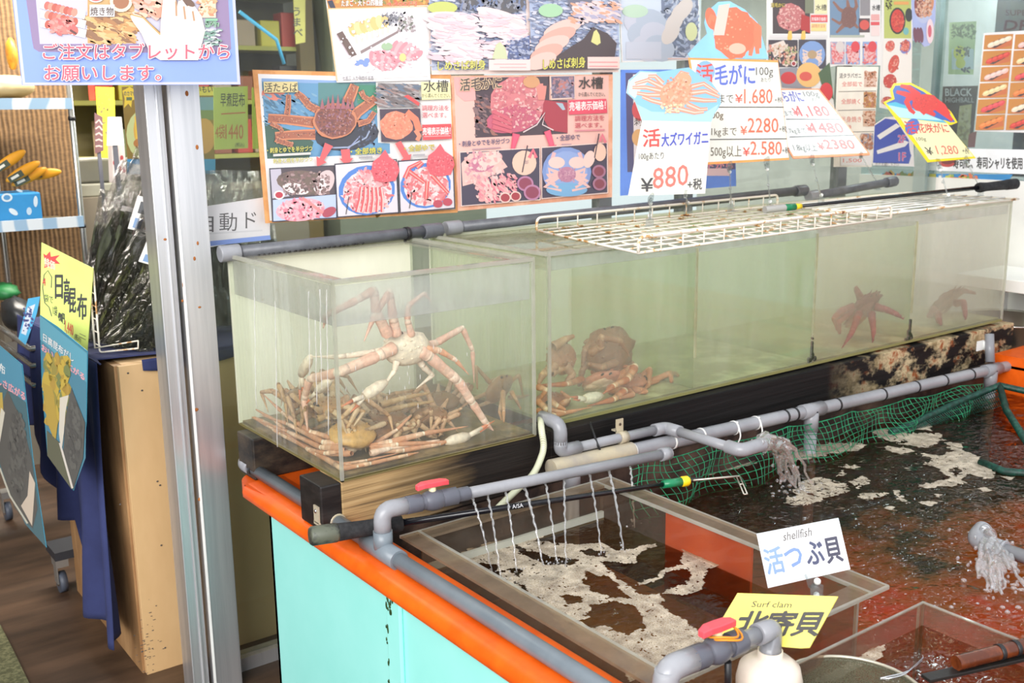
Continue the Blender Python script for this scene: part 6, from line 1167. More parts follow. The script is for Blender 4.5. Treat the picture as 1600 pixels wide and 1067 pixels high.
o, A = board('name_card', [(445, 378), (850, 392), (735, 598), (700, 600), (330, 570)], pV, nV, .0022, M('yellow_name_card', (244, 230, 112), .35, 0, .02), 'yellow surf clam name card leaning behind the lower red valve', 'name card', None, T)
A.text('Surf clam', 500, 434, 34, (70, 64, 34), .03, fit=160, slope=.02, skew=.35)
for ch, x, y, wd in (('北', 424, 540, 120), ('寄', 545, 542, 110), ('貝', 660, 542, 108)): A.text(ch, x, y, 106, (34, 30, 24), .058, fit=wd, slope=.0, skew=.45)
A.build(o)
stand(o, PN(1200, 1003, pV, nV), PZ(1190, 1045, .66))
# ================================================================ side glass at the right
NX = Vector((-1, 0, 0)); SX = WX + .028
def side(nm, px, x, mat, label, cat='poster', T=(0, 0, 1), th=.002, group=None): return board(nm, px, (x, 0, 0), NX, th, mat, label, cat, group, T)
T = (1340, 0, 3.138)
o, A = side('sushi_poster', [(618, 162), (1000, 138), (980, 655), (576, 643)], SX, M('white_frame_card', (232, 230, 232), .35), 'sushi photo poster on the side glass at the right, orange squares in rows', T=T)
for r in range(6):
    for c_ in range(3):
        xa = 624 + c_ * 150 - r * 7.5; ya = 172 + r * 79; A.poly([(xa, ya - c_ * 3), (xa + 140, ya - 6 - c_ * 3), (xa + 133, ya + 69 - c_), (xa - 7, ya + 71 - c_)], (206, 136, 56))
        base = ((250, 226, 200), (214, 60, 50), (244, 196, 190), (246, 214, 160), (226, 70, 80), (236, 130, 60))[(r + c_ * 2) % 6]
        A.poly([(xa + 10, ya + 66), (xa + 60, ya + 40), (xa + 130, ya + 24), (xa + 132, ya + 50), (xa + 60, ya + 68)], (206, 110, 60)).poly([(xa + 10, ya + 60), (xa + 30, ya + 36), (xa + 120, ya + 2), (xa + 128, ya + 22), (xa + 50, ya + 64)], (70, 50, 50))
        for k in range(4): A.ell(xa + 32 + k * 27, ya + 48 - k * 10, 21, 12, base, -.45).ell(xa + 30 + k * 27, ya + 45 - k * 10, 13, 5, tuple(min(255, v + 24) for v in base), -.45)
A.build(o)
o, A = side('text_banner', [(300, 724), (1020, 738), (1020, 862), (285, 832)], SX - .004, M('white_banner', (238, 238, 242), .4), 'white banner with black sushi rice lettering below the sushi poster', 'banner', T)
A.ell(440, 795, 44, 24, (190, 60, 60)).ell(440, 792, 30, 14, (120, 40, 44)).text('寿司は、寿司シャリを使用', 470, 820, 62, (22, 22, 24), .04, fit=338, slope=.012); A.build(o)
o, A = side('picture_banner', [(120, 850), (760, 855), (700, 952), (110, 950)], SX - .002, M('sea_blue_banner', (70, 140, 196), .4), 'colourful blue picture banner below the white lettered banner', 'banner', T)
A.fleck(125, 855, 300, 945, [(206, 60, 40), (90, 150, 60), (240, 200, 90), (230, 120, 60)], 60, 20, 1.6).ell(310, 880, 40, 30, (244, 206, 130)).ell(290, 910, 50, 30, (226, 80, 60)).rect(350, 852, 385, 945, (214, 200, 70)).fleck(354, 862, 382, 940, [(40, 90, 60), (60, 110, 70)], 12, 8).rect(398, 860, 412, 945, (226, 230, 230)).poly([(440, 880), (560, 860), (600, 900), (450, 945)], (90, 160, 70)).fleck(440, 860, 600, 940, [(200, 220, 100), (120, 180, 90), (240, 90, 70)], 30, 16, 2); A.build(o)
inn = WX + .12
o, A = side('drink_poster', [(418, 424), (590, 420), (560, 722), (400, 722)], inn, M('dark_brown_poster', (76, 56, 52), .4), 'dark brown poster behind the side glass reading black highball', T=T)
A.text('BLACK', 430, 470, 52, (206, 196, 190), .03, fit=130).text('HIGHBALL', 430, 502, 34, (190, 180, 174), .02, fit=140).poly([(500, 520), (560, 510), (545, 722), (480, 722)], (196, 176, 110)).fleck(500, 530, 545, 700, [(226, 210, 160), (150, 120, 70)], 26, 14).poly([(545, 660), (585, 640), (575, 722), (540, 722)], (170, 50, 40)); A.build(o)
o, A = side('drink_poster', [(450, 110), (582, 104), (566, 366), (444, 364)], inn, M('pale_green_poster', (196, 206, 150), .4), 'pale green poster behind the side glass above the dark brown poster', T=T)
A.fleck(460, 120, 575, 190, [(110, 120, 70), (130, 140, 86)], 40, 8, 1.6).rect(462, 240, 570, 340, (206, 216, 214)).ell(500, 260, 30, 36, (226, 220, 70)).ell(505, 310, 24, 26, (226, 220, 80)).fleck(485, 230, 550, 280, [(80, 80, 70), (120, 120, 90)], 14, 9).fleck(510, 330, 550, 355, [(70, 70, 76)], 8, 8); A.build(o)
o, A = side('drink_poster', [(690, -40), (1000, -40), (1000, 150), (672, 158)], inn - .01, M('taupe_poster', (150, 140, 134), .4), 'taupe poster with dark red lettering at the top right corner', T=T)
A.text('SUPER', 726, 76, 40, (110, 44, 44), .03, fit=130).text('DRY', 716, 148, 70, (120, 36, 40), .05, fit=190, skew=.2); A.build(o)
o = MB().box((inn + .02, -.4, 1.25), (inn + .4, .42, 2.62)).build('drinks_cabinet', M('dark_cabinet', (72, 66, 66), .4)); tag(o, 'dark drinks cabinet behind the sushi poster', 'cabinet')
# counter and bowl beyond the tank end
ct = thing('side_counter', (3.2, .1, 0), 'white counter with a plank shelf beyond the right end of the long tank', 'counter')
zc = PX(1568, 452, 3.05).z
MB().box((3.0, -1.1, zc), (3.35, .34, zc + .05)).build('counter_top', white_pl, ct, bevel=.003)
zs2 = .53
MB().box((3.0, -1.1, zs2 - .02), (3.35, .5, zs2)).build('shelf', M2('brown_plank', (120, 84, 52), (150, 108, 70), nscale=6), ct)
MB().box((3.0, -1.1, .02), (3.35, .5, zs2 - .0205)).build('body', white_pl, ct)
MB().box((3.31, .30, zs2), (3.35, .34, zc)).box((3.0, -1.1, zs2), (3.04, -1.06, zc)).build('leg', white_pl, ct)
bc = Vector((3.16, .20, zs2)); o = MB().lathe(bc, [(0, .004), (.075, 0), (.14, .03), (.178, .09), (.19, .16), (.198, .165), (.19, .17), (.182, .16), (.168, .09), (.13, .035), (0, .012)], n=40).build('metal_bowl', M('brushed_bowl', (214, 212, 202), .18, .95)); tag(o, 'big shiny metal bowl under the white counter at the right', 'bowl')
o = MB().lathe(Vector((3.03, .44, PX(1568, 415, 3.03).z - .06)), [(0, 0), (.045, 0), (.06, .03), (.055, .05), (0, .05)], n=20)
# ================================================================ shop interior seen to the left
ply = M2('birch_plywood', (206, 166, 116), (226, 188, 138), .35, .65, .5, nscale=2.2, stretch=(1, 1, .35), bump=.03)
bx = thing('plywood_box', (0, 1.0, 0), 'pale plywood box standing behind the aluminium post', 'box')
MB().box((-.236, .80, 0), (.30, .818, .902)).build('front_panel', ply, bx, bevel=.001)
MB().box((-.243, .8195, 0), (-.222, 1.5, .90)).build('side_panel', M2('plywood_edge', (150, 112, 74), (186, 146, 102), nscale=6, stretch=(1, 1, .3)), bx)
MB().box((-.222, .8195, .885), (.30, 1.5, .902)).build('top_panel', ply, bx)
sm = MB()
for (x, y) in ((200, 583), (222, 610), (188, 788), (246, 752), (250, 758), (252, 852), (222, 1018), (298 - 40, 1012)): c = PY(x, y, .7985); sm.ell(c, (.003, 0, 0), (0, .0006, 0), (0, 0, .0026), 8, 5)
for i in range(46): c = PY(rnd.gauss(232, 10), rnd.gauss(1005, 22), .7988); sm.ell(c, (rnd.uniform(.001, .005), 0, 0), (0, .0004, 0), (0, 0, rnd.uniform(.0006, .0016)), 6, 4)
sm.build('scuff_marks', M('dark_scuff', (92, 84, 78), .8), bx)['kind'] = 'stuff'
navy = M2('navy_cloth', (38, 44, 84), (50, 58, 104), .3, .7, .9, nscale=6, bump=.05)
CX = -.262
cl = MB()
def clo(u, v):   # u along the table (front to back), v down the side
    y = .80 + .95 * u; drop = .80 - .10 * (u > .42) - .14 * max(0, min(1, (u - .30) * 9)) - .2 * max(0, min(1, (u - .62) * 6))
    fold = .020 * math.sin(u * 26 + v * 1.4) * (.15 + v) + .012 * math.sin(u * 57) * v
    z = .912 - drop * v; return Vector((CX - .018 - fold - .02 * v, y + .015 * math.sin(v * 5 + u * 9) + .10 * max(0, .25 - u) * (1 - v) * 1.6, z))
cl.grid(clo, 70, 40)
cl.grid(lambda u, v: Vector((CX - .0185 + .03 * v if v < .5 else CX + .0 + (.56) * (v - .5) * 2, .81 + .84 * u + .07 * max(0, 1 - abs(v - .45) * 3.2) * (1 - u), .912 + .0015 * math.sin(u * 20 + v * 14))), 30, 30)
cl.grid(lambda u, v: Vector((-.175 + .40 * u, .796 - .004 * v, .913 - (.030 + .012 * math.sin(u * 5)) * v)), 16, 4)
o = cl.build('navy_cloth', navy, solid=.0012); tag(o, 'navy blue cloth draped over the plywood box and down its side', 'cloth')
MB().obox(PX(132, 905, -.31), (.0006, 0, 0), (0, .011, 0), (0, 0, .016)).build('care_tag', white_pl, o)
# fish posters
ocean = M('ocean_poster', (64, 140, 166), .2)
def fishp(px, xp, label, T, art):
    o, A = board('fish_poster', px, (xp, 0, 0), Vector((-1, -.12, .04)), .0015, ocean, label, 'poster', None, T); art(A); A.build(o); return o
T1 = (0, 440, 2.5417)
def art1(A):
    A.poly([(158, 135), (345, 280), (340, 700), (292, 828), (188, 690)], (58, 132, 158)).poly([(158, 135), (345, 285), (344, 400), (160, 230)], (86, 168, 192)).text('日高昆布だし', 172, 232, 34, (236, 244, 246), .03, fit=120, slope=.72, out=(40, 70, 90), ow=.05).text('おいしさ広がる', 166, 270, 30, (246, 190, 200), .03, fit=170, slope=.72, out=(200, 60, 90), ow=.04)
    A.fleck(180, 300, 270, 560, [(226, 190, 50), (196, 150, 40), (150, 140, 50), (90, 120, 70)], 70, 20, 2, 1.4).poly([(170, 400), (210, 420), (232, 560), (222, 640), (190, 560)], (190, 160, 50)).poly([(240, 460), (275, 450), (262, 520), (256, 600), (246, 680), (236, 600)], (226, 220, 204))
    A.poly([(285, 420), (340, 560), (332, 700), (292, 826), (252, 690), (262, 540)], (74, 76, 72)).poly([(188, 590), (240, 640), (288, 826), (190, 690)], (88, 92, 66)).stroke([(240, 640), (262, 720), (290, 820)], 8, (226, 220, 210)).fleck(265, 480, 335, 780, [(96, 98, 92), (58, 60, 58)], 90, 10, 2.2, 1.3, (296, 610, 26, 130))
fishp([(158, 132), (230, 180), (347, 276), (342, 560), (330, 700), (292, 830), (188, 690), (165, 400)], -.305, 'blue fish photo poster with pointed end hanging on the navy cloth', T1, art1)
def art2(A):
    A.poly([(-80, 190), (0, 258), (85, 330), (130, 700), (182, 1054), (100, 960), (0, 740), (-80, 600)], (52, 104, 116)).poly([(-80, 190), (0, 258), (85, 330), (104, 480), (0, 400), (-80, 330)], (66, 150, 182)).text('昆布', -30, 330, 40, (240, 246, 246), .03, fit=50, slope=.8).text('おいしさ広がる', -60, 372, 36, (246, 190, 200), .03, fit=160, slope=.62, out=(200, 60, 90), ow=.04)
    A.poly([(30, 430), (90, 560), (125, 700), (150, 900), (130, 980), (60, 900), (0, 720), (-20, 560)], (78, 80, 76)).poly([(-40, 440), (10, 440), (14, 520), (-10, 640), (-40, 600)], (206, 178, 70)).poly([(5, 500), (20, 520), (0, 640), (-10, 600)], (226, 222, 204)).poly([(118, 752), (140, 800), (128, 970), (84, 890), (110, 850)], (222, 206, 186)).stroke([(0, 740), (40, 850), (110, 960)], 7, (206, 206, 190)).fleck(20, 480, 120, 860, [(98, 100, 94), (62, 64, 62)], 110, 10, 2.4, 1.3, (70, 680, 36, 170))
fishp([(-80, 190), (0, 256), (88, 330), (130, 700), (184, 1056), (100, 962), (0, 742), (-80, 600)], -.312, 'larger fish photo poster hanging further back, cut by the picture edge', T1, art2)
# kombu price sign in a wire stand
T = (0, 200, 2.9647); nS = Vector((-.78, -.60, .16)).normalized(); pS = PY(142, 545, .97)
o, A = board('price_sign', [(192, 530), (432, 650), (404, 1036), (186, 868)], pS, nS, .002, M('lime_card', (222, 238, 128), .35), 'lime yellow kelp price sign leaning before the bagged kelp', 'price sign', None, T)
A.poly([(200, 580), (214, 590), (232, 570), (236, 596), (278, 588), (258, 608), (280, 630), (250, 628), (246, 656), (228, 640), (204, 650), (208, 622)], (222, 50, 50)).text('特価', 206, 636, 44, (250, 226, 200), .04, fit=48, slope=.4)
A.text('日', 256, 780, 128, (24, 28, 26), .035, fit=34).text('高', 296, 806, 128, (24, 28, 26), .03, fit=26).text('昆', 322, 846, 128, (24, 28, 26), .03, fit=30).text('布', 358, 876, 128, (24, 28, 26), .03, fit=44)
A.stroke([(205, 680), (198, 740), (208, 810), (228, 830), (240, 872)], 4, (50, 60, 50)).stroke([(205, 680), (222, 660), (240, 690), (238, 740)], 4, (50, 60, 50)).text('4', 198, 730, 50, (206, 50, 50), .03, fit=14).text('袋で', 206, 800, 40, (50, 60, 50), .01, fit=40, slope=.3)
A.text('1袋', 246, 862, 50, (40, 48, 40), .01, fit=20, slope=.4).text('490円', 270, 890, 56, (30, 36, 30), .03, fit=30, slope=.5).text('1,440', 302, 940, 72, (226, 100, 60), .02, fit=38, slope=.6).text('(税込)', 346, 975, 30, (60, 70, 50), .01, fit=30, slope=.5).rect(370, 950, 398, 953, (110, 120, 80), .5).rect(370, 965, 398, 968, (110, 120, 80), .5)
A.build(o)
f = lambda x, y, d=0: PN(T[0] + x / T[2], T[1] + y / T[2], pS - nS * (.012 + d), nS)
st = thing('wire_stand', PZ(150, 545, .915), 'white wire stand holding up the lime kelp sign', 'stand')
MB().tube(bend([f(432, 660), f(440, 760), f(462, 1040), f(640, 1020, -.02)], .01), .0026, 8).tube(bend([f(415, 650), f(420, 760), f(440, 1020)], .01), .0026, 8).build('frame', wire, st)
m = MB()
for k in range(6): m.tube([f(418 + k * 5, 700 + k * 60), f(436 + k * 6, 710 + k * 60)], .0018, 6)
m.tube([f(440, 1020), f(640, 985, -.02)], .002, 6).tube([f(640, 1020, -.02), f(640, 985, -.02)], .002, 6); m.build('cross_wires', wire, st)
# bagged kelp
kelp = M2('dried_kelp', (24, 27, 14), (64, 70, 36), .42, .68, .6, nscale=12, stretch=(1, 1, .25), bump=.8)
bag = NT('clear_crinkled_bag'); nz = bag.noise(16, (1.8, 1.4, .45), 6, .75); bp = bag.bump(nz, 1, .09)
tr = bag.n('ShaderNodeBsdfTransparent'); tr.inputs[0].default_value = (.9, .9, .9, 1); g2 = bag.n('ShaderNodeBsdfGlossy'); g2.inputs['Roughness'].default_value = .08; bag.l(bp, g2.inputs['Normal'])
lw_ = bag.n('ShaderNodeLayerWeight'); lw_.inputs[0].default_value = .35; bag.l(bp, lw_.inputs['Normal']); bag = bag.done(bag.mixs(bag.math('ADD', bag.math('MULTIPLY', lw_.outputs['Fresnel'], .85), .07), tr.outputs[0], g2.outputs[0]))
def kpack(b, t, wdt, th_, label, dn, hs=.62, lab=True, sd=0):
    """b, t: middle of lower and upper end; dn: facing direction"""
    b, t, dn = Vector(b), Vector(t), Vector(dn).normalized(); up = (t - b).normalized(); sd_ = up.cross(dn).normalized(); dn = sd_.cross(up); L = (t - b).length
    o = thing('kelp_bag', b, label, 'bag', 'bagged kelp on the navy cloth'); rn = random.Random(sd); m = MB()
    for k in range(6):
        off = sd_ * ((k - 2.5) * wdt * .15) + dn * rn.uniform(-.3, .3) * th_; l_ = L * hs * rn.uniform(.8, 1.05); m.grid((lambda off, l_, ph: lambda u, v: b + off + up * (.01 + l_ * v) + sd_ * ((u - .5) * wdt * .19 * (1 + .2 * math.sin(v * 9 + ph)) + .006 * math.sin(v * 7 + ph)) + dn * (.006 * math.sin(u * 5 + v * 11 + ph)))(off, l_, rn.uniform(0, 6)), 5, 16)
    m.build('kelp_strips', kelp, o, solid=.003)
    w1 = MB(); 
    for s_ in (1, -1):
        w1.grid(lambda u, v: b + sd_ * ((u - .5) * wdt * (1 - .12 * v * v)) + up * (v * L) + dn * s_ * (th_ * .75 * (1 - (2 * u - 1) ** 4) * (1 - v ** 3 * .85) + .014 * noise.noise(Vector((u * 6 + sd, v * 5, s_))) + .007 * noise.noise(Vector((u * 17 + sd, v * 11, s_)))), 26, 40)
    w1.build('wrapper', bag, o)
    if lab:
        c = b + up * L * .66 + dn * (th_ * .75 + .009); w2 = wdt * .18
        l_ = MB().obox(c, sd_ * w2, up * L * .085, dn * .0005).build('label_sticker', M('white_sticker', (236, 232, 226), .35), o)
        l2 = MB(); l2.cc = (40, 44, 52); l2.obox(c + dn * .001 + up * L * .03 - sd_ * w2 * .2, sd_ * w2 * .45, up * L * .03, dn * .0002); l2.cc = (206, 50, 70); l2.obox(c + dn * .001 - up * L * .02 + sd_ * w2 * .35, sd_ * w2 * .15, up * L * .05, dn * .0002); l2.cc = (110, 150, 200); l2.obox(c + dn * .001 - up * L * .05 - sd_ * w2 * .4, sd_ * w2 * .3, up * L * .025, dn * .0002); l2.build('label_print', print_mat(), l_)
for i, (bp_, tp_, y, wdt, lab, lb) in enumerate((((175, 540), (205, 300), 1.34, .22, True, 'bag of dried kelp furthest to the back, bent over the lime sign'), ((150, 540), (236, 262), 1.24, .22, True, 'clear bag of dried kelp in the middle of the row, small white sticker'), ((170, 545), (262, 240), 1.12, .22, True, 'clear bag of dried kelp with the tallest crinkled top'), ((186, 548), (274, 330), 1.02, .20, True, 'bag of dried kelp beside the aluminium post, front of the row'), ((210, 552), (290, 400), .93, .19, True, 'low bag of dark kelp lying in front with a slanted white label'))):
    kpack(PY(*bp_, y) , PY(*tp_, y + .12), wdt, .03, lb, (-.5, -.85, .25), .62, lab, i)
for i, (x, y, z, lb) in enumerate(((.10, 1.05, .92, 'bag of kelp seen through the shop glass just right of the post'), (.26, 1.12, .92, 'bag of kelp seen through the shop glass near the orange-edged poster'))): kpack((x, y, z), (x + .05, y + .14, z + .46), .24, .035, lb, (-.2, -.95, .2), .6, False, 20 + i)
o = MB().box((.31, .82, 0), (1.1, 1.6, .88)).build('display_table', M2('dark_display_cloth', (44, 50, 66), (60, 66, 86), nscale=4)); tag(o, 'dark cloth-covered display table behind the shop glass', 'table')
# mango poster, lime sign behind the glass
T = (0, 0, 3.9525)
o, A = sign('fruit_poster', [(752, 536), (1310, 536), (1330, 1075), (795, 1075)], 1.7, M('brown_poster', (140, 116, 66), .4), 'brown poster with sliced yellow mango behind the aluminium post', T=T)
A.ell(900, 830, 120, 160, (206, 214, 150)).ell(905, 800, 80, 130, (226, 170, 60)).poly([(830, 720), (880, 690), (900, 780), (890, 920), (840, 900)], (240, 196, 60)).poly([(900, 780), (970, 740), (980, 990), (930, 980)], (246, 214, 80)).poly([(860, 650), (900, 580), (960, 540), (975, 760), (880, 720)], (206, 150, 70)).ell(930, 700, 40, 60, (170, 100, 50)).ell(860, 885, 36, 30, (190, 120, 50)).rect(785, 982, 1330, 1075, (40, 150, 210)).text('はかないの', 800, 1064, 70, (226, 240, 246), .03, fit=180)
A.poly([(756, 560), (800, 536), (845, 560), (840, 610), (815, 620), (810, 664), (792, 640), (765, 668), (770, 610)], (240, 206, 50)).text('のカマせ', 766, 590, 34, (40, 60, 90), .03, fit=70).rect(780, 600, 815, 620, (90, 110, 70))
q = PN(260, 265, (0, 1.704, 0), NY); MB().box((q.x - .01, 1.704, .02), (q.x + .01, 1.712, q.z + .03)).build('stand', white_pl, o); A.rect(1210, 536, 1330, 590, (226, 206, 80)).text('いもい', 1212, 570, 50, (30, 30, 30), .03, fit=100).rect(1210, 600, 1330, 700, (110, 150, 180)).rect(1210, 680, 1330, 740, (110, 130, 80)).ell(1260, 840, 70, 110, (206, 150, 80)); A.build(o)
o, A = sign('price_sign', [(1318, 540), (1530, 532), (1532, 915), (1325, 925)], 1.5, M('lime_card_faded', (196, 210, 110), .4), 'lime kelp price sign with 1440 seen through the shop glass', 'price sign', T=T)
A.text('早煮', 1362, 650, 90, (60, 66, 44), .015, fit=70).text('昆布', 1436, 650, 90, (60, 66, 44), .015, fit=76).rect(1365, 700, 1515, 708, (206, 120, 60), -.06).text('4袋', 1330, 850, 96, (206, 130, 60), .015, fit=58).text('1440', 1392, 858, 130, (206, 130, 60), .012, fit=110).text('(税込)', 1452, 905, 30, (90, 96, 70), .01, fit=56); A.build(o)
o, A = sign('price_sign', [(1556, 540), (1720, 535), (1720, 915), (1562, 920)], 1.52, M('lime_card_b', (190, 206, 100), .4), 'second lime sign behind the glass, mostly hidden by the orange-edged poster', 'price sign', T=T); q = PN(415, 228, (0, 1.524, 0), NY); MB().box((q.x - .004, 1.524, .88), (q.x + .004, 1.53, q.z + .02)).build('stand', white_pl, o); A.text('昆布', 1570, 650, 90, (60, 66, 44), .015, fit=120); A.build(o)
# wire rack with shelves
RK = thing('wire_rack', (-.2, 2.5, 0), 'chrome wire rack with pale blue shelf edges at the top left', 'rack')
chrome = M('chrome_post', (190, 190, 186), .25, .9)
for (x, y) in ((.122, 2.4), (-.10, 2.78), (-.75, 2.4)): MB().tube([(x, y, .05), (x, y, 2.3)], .012, 12).build('post', chrome, RK)
wave = NT('blue_wave_edge'); cr = wave.coord(); wv = wave.n('ShaderNodeTexWave'); wv.inputs['Scale'].default_value = 3; wv.inputs['Distortion'].default_value = 6; wave.l(cr, wv.inputs[0]); wave = wave.done(wave.bsdf(wave.ramp(wv.outputs['Fac'], (.4, lin((150, 180, 206))), (.6, lin((214, 222, 228)))), .5).outputs[0])
for z in (1.608, 1.150):
    s_ = MB().box((-.8, 2.4, z - .018), (.12, 2.78, z - .006)).build('shelf', M('shelf_wire_dark', (96, 84, 60), .6), RK)
    MB().box((-.8, 2.384, z - .022), (.125, 2.39, z + .02)).build('shelf_edge', wave, s_)
for z in (1.55, 1.13): MB().tube([(.122, 2.4, z - .008), (.122, 2.4, z + .008)], .0145, 12).build('collar', black, RK)
bl_ = NT('bamboo_blind'); cr = bl_.coord(); wv = bl_.n('ShaderNodeTexWave', wave_type='BANDS', bands_direction='X'); wv.inputs['Scale'].default_value = 16; wv.inputs['Distortion'].default_value = 1.2; bl_.l(cr, wv.inputs[0]); nz = bl_.noise(40, (1, 1, 3))
bl_ = bl_.done(bl_.bsdf(bl_.mix(.35, bl_.ramp(wv.outputs['Fac'], (.2, lin((84, 62, 40))), (.7, lin((138, 106, 70)))), bl_.ramp(nz, (.3, lin((70, 50, 30))), (.7, lin((150, 118, 80))))), .7, 0, bl_.bump(wv.outputs['Fac'], .5, .01)).outputs[0])
o = MB().box((-.95, 2.86, .75), (.235, 2.875, 2.4)).build('bamboo_blind', bl_); tag(o, 'brown bamboo blind hanging behind the wire rack', 'blind')
# things on the rack
bluebox = M('blue_box', (50, 140, 200), .5)
q0_, q1_ = PY(-30, 290, 2.42), PY(62, 292, 2.42)
o = MB().box((q0_.x, 2.42, 1.1445), (q1_.x, 2.6, 1.27)).build('gift_box', bluebox, bevel=.006); tag(o, 'bright blue box with white marks on the wire rack', 'box')
A = Art((0, 2.4195, 0), NY, (0, 200, 2.9647)); A.ell(32, 322, 26, 20, (214, 230, 240)).ell(32, 322, 16, 12, (50, 140, 200)).ell(62, 388, 24, 12, (214, 230, 240), .6).ell(135, 385, 12, 18, (190, 216, 236)).ell(165, 340, 10, 26, (206, 226, 240)).ell(90, 290, 16, 6, (190, 216, 236), .3); A.build(o)
orp = M('orange_packet', (224, 156, 40), .4)
for i, (x, y, an) in enumerate(((14, 252, .55), (36, 268, .5), (46, 276, .42), (66, 272, .1))):
    c = PY(x, y, 2.44 + i * .025); t_ = Vector((math.cos(an), 0, math.sin(an))); u_ = Vector((-math.sin(an), 0, math.cos(an)))
    o = MB().ell(c, t_ * .075, (0, .012, 0), u_ * .021, 18, 10).build('snack_packet', orp); tag(o, 'orange snack packet in the blue box, %s from the picture edge' % ('first', 'second', 'third', 'fourth')[i], 'packet', 'orange packets in the blue box')
    c2 = c - t_ * .035 - Vector((0, .0125, 0)); l2 = MB(); l2.cc = (40, 60, 36); l2.obox(c2, t_ * .03, (0, .0005, 0), u_ * .012); l2.cc = (240, 240, 230); l2.obox(c2 - Vector((0, .001, 0)) - t_ * .004, t_ * .016, (0, .0004, 0), u_ * .005); l2.build('packet_print', print_mat(), o)
o = MB().ell(PY(12, 136, 2.5), (.10, 0, 0), (0, .07, 0), (0, 0, .045), 16, 10, lambda d: 1 + .15 * noise.noise(d * 4)).build('bread_bag', M('cloudy_bag', (196, 176, 132), .25)); tag(o, 'cloudy bag on the upper shelf of the wire rack', 'bag')
o = MB().ell(PY(18, 84, 2.55), (.02, 0, 0), (0, .05, 0), (0, 0, .06), 16, 10, lambda d: 1 + .12 * noise.noise(d * 4)).build('snack_bag', M2('orange_snack_bag', (206, 150, 50), (170, 60, 40), nscale=9)); tag(o, 'orange-red snack bag behind the hanging notice on the wire rack', 'bag')
# till corner
o, A = sign('yellow_note', [(590, 536), (705, 540), (720, 980), (620, 975)], 3.0, M('yellow_paper', (226, 216, 60), .5), 'yellow paper strip hanging behind the bamboo blind', 'note', T=(-60, -82, 4.0) if False else (0, 0, 3.9525)); A.rect(600, 560, 690, 720, (206, 196, 50)).build(o) if False else A.fleck(605, 580, 690, 900, [(120, 110, 40), (150, 140, 50)], 14, 12); A.build(o)
o, A = sign('white_card', [(665, 722), (750, 722), (768, 895), (660, 900)], 2.7, M('plain_white_card', (214, 212, 214), .5), 'blank white card above the dotted box by the till', 'card', T=(0, 0, 3.9525)); A.rect(664, 724, 670, 890, (190, 190, 194)); A.build(o); q = PN(180, 226, (0, 2.702, 0), NY); MB().box((q.x - .01, 2.702, .02), (q.x + .01, 2.71, q.z + .02)).build('stand', pvc_valve, o)
o, A = sign('dotted_box', [(690, 896), (768, 890), (782, 1100), (700, 1130)], 2.75, M('white_box_card', (216, 206, 204), .5), 'white box with red dots beside the mango poster', 'box', T=(0, 0, 3.9525), th=.06)
for (x, y) in ((752, 975), (742, 1040), (708, 1005), (768, 1050), (720, 930)): A.ell(x, y, 11, 16, (190, 50, 60))
A.build(o)
o, A = sign('spiral_poster', [(584, 695), (634, 722), (640, 930), (588, 950)], 2.85, M('purple_brown', (110, 80, 84), .5), 'purple-brown striped leaflet by the till', 'leaflet', T=(0, 0, 3.9525))
q = PN(155, 236, (0, 2.852, 0), NY); MB().box((q.x - .008, 2.853, .02), (q.x + .008, 2.86, q.z + .02)).build('stand', pvc_valve, o)
for k in range(5): A.stroke([(590, 760 + k * 36), (612, 740 + k * 40), (632, 770 + k * 34)], 9, (206, 180, 176))
A.build(o)
p = PY(150, 265, 3.1); o = thing('cash_till', p, 'grey cash till behind the shop counter', 'till')
MB().box((p.x - .08, 3.1, p.z - .06), (p.x + .16, 3.35, p.z + .05)).build('body', M('till_grey', (112, 112, 104), .5), o, bevel=.01); MB().box((p.x - .10, 3.05, p.z - .12), (p.x + .2, 3.4, p.z - .062)).build('drawer', M('till_drawer_grey', (136, 136, 124), .5), o, bevel=.006)
o = MB().box((-.1, 3.0, 0), (1.4, 3.6, PY(150, 265, 3.1).z - .121)).build('shop_counter', M('counter_grey', (120, 112, 98), .6)); tag(o, 'grey shop counter carrying the cash till', 'counter')
# shelves with boxed goods along the back
SH = thing('goods_shelf', (1.5, 4.6, 0), 'tall goods shelf at the back of the shop, seen above the orange-edged poster', 'shelf')
MB().box((.6, 4.62, 0), (2.08, 4.66, 2.5)).build('back_panel', M('shelf_back_brown', (92, 84, 58), .7), SH)
for z in (1.0, 1.30, 1.62, 1.94, 2.26): MB().box((.6, 4.25, z), (2.08, 4.62, z + .025)).build('shelf_board', M('shelf_board', (168, 166, 84), .6), SH)
MB().box((1.98, 4.2, 0), (2.08, 4.26, 2.5)).build('upright', M('shelf_upright', (106, 88, 48), .6), SH)
pal = [(96, 110, 130), (190, 70, 60), (200, 190, 70), (70, 84, 110), (120, 130, 90), (170, 150, 130), (60, 56, 60), (150, 90, 70)]
pm = [M('packet_colour_%d' % i, c, .5) for i, c in enumerate(pal)]
k = 0; words_ = ['blue-grey', 'red', 'yellow', 'slate', 'olive', 'beige', 'black', 'rust']
for zi, z in enumerate((1.325, 1.645, 1.965)):
    x = .75
    while x < 1.95:
        wd = rnd.uniform(.09, .15); hh = rnd.uniform(.14, .24); ci = rnd.randrange(8)
        o = MB().box((x, 4.3, z + .0005), (x + wd, 4.42, z + hh)).build('goods_box', pm[ci], bevel=.006); tag(o, 'small %s goods box on the %s shelf of the back goods shelf' % (words_[ci], ('lower', 'middle', 'upper')[zi]), 'box', '%s goods boxes on the %s back shelf' % (words_[ci], ('lower', 'middle', 'upper')[zi]))
        x += wd + rnd.uniform(.01, .05); k += 1
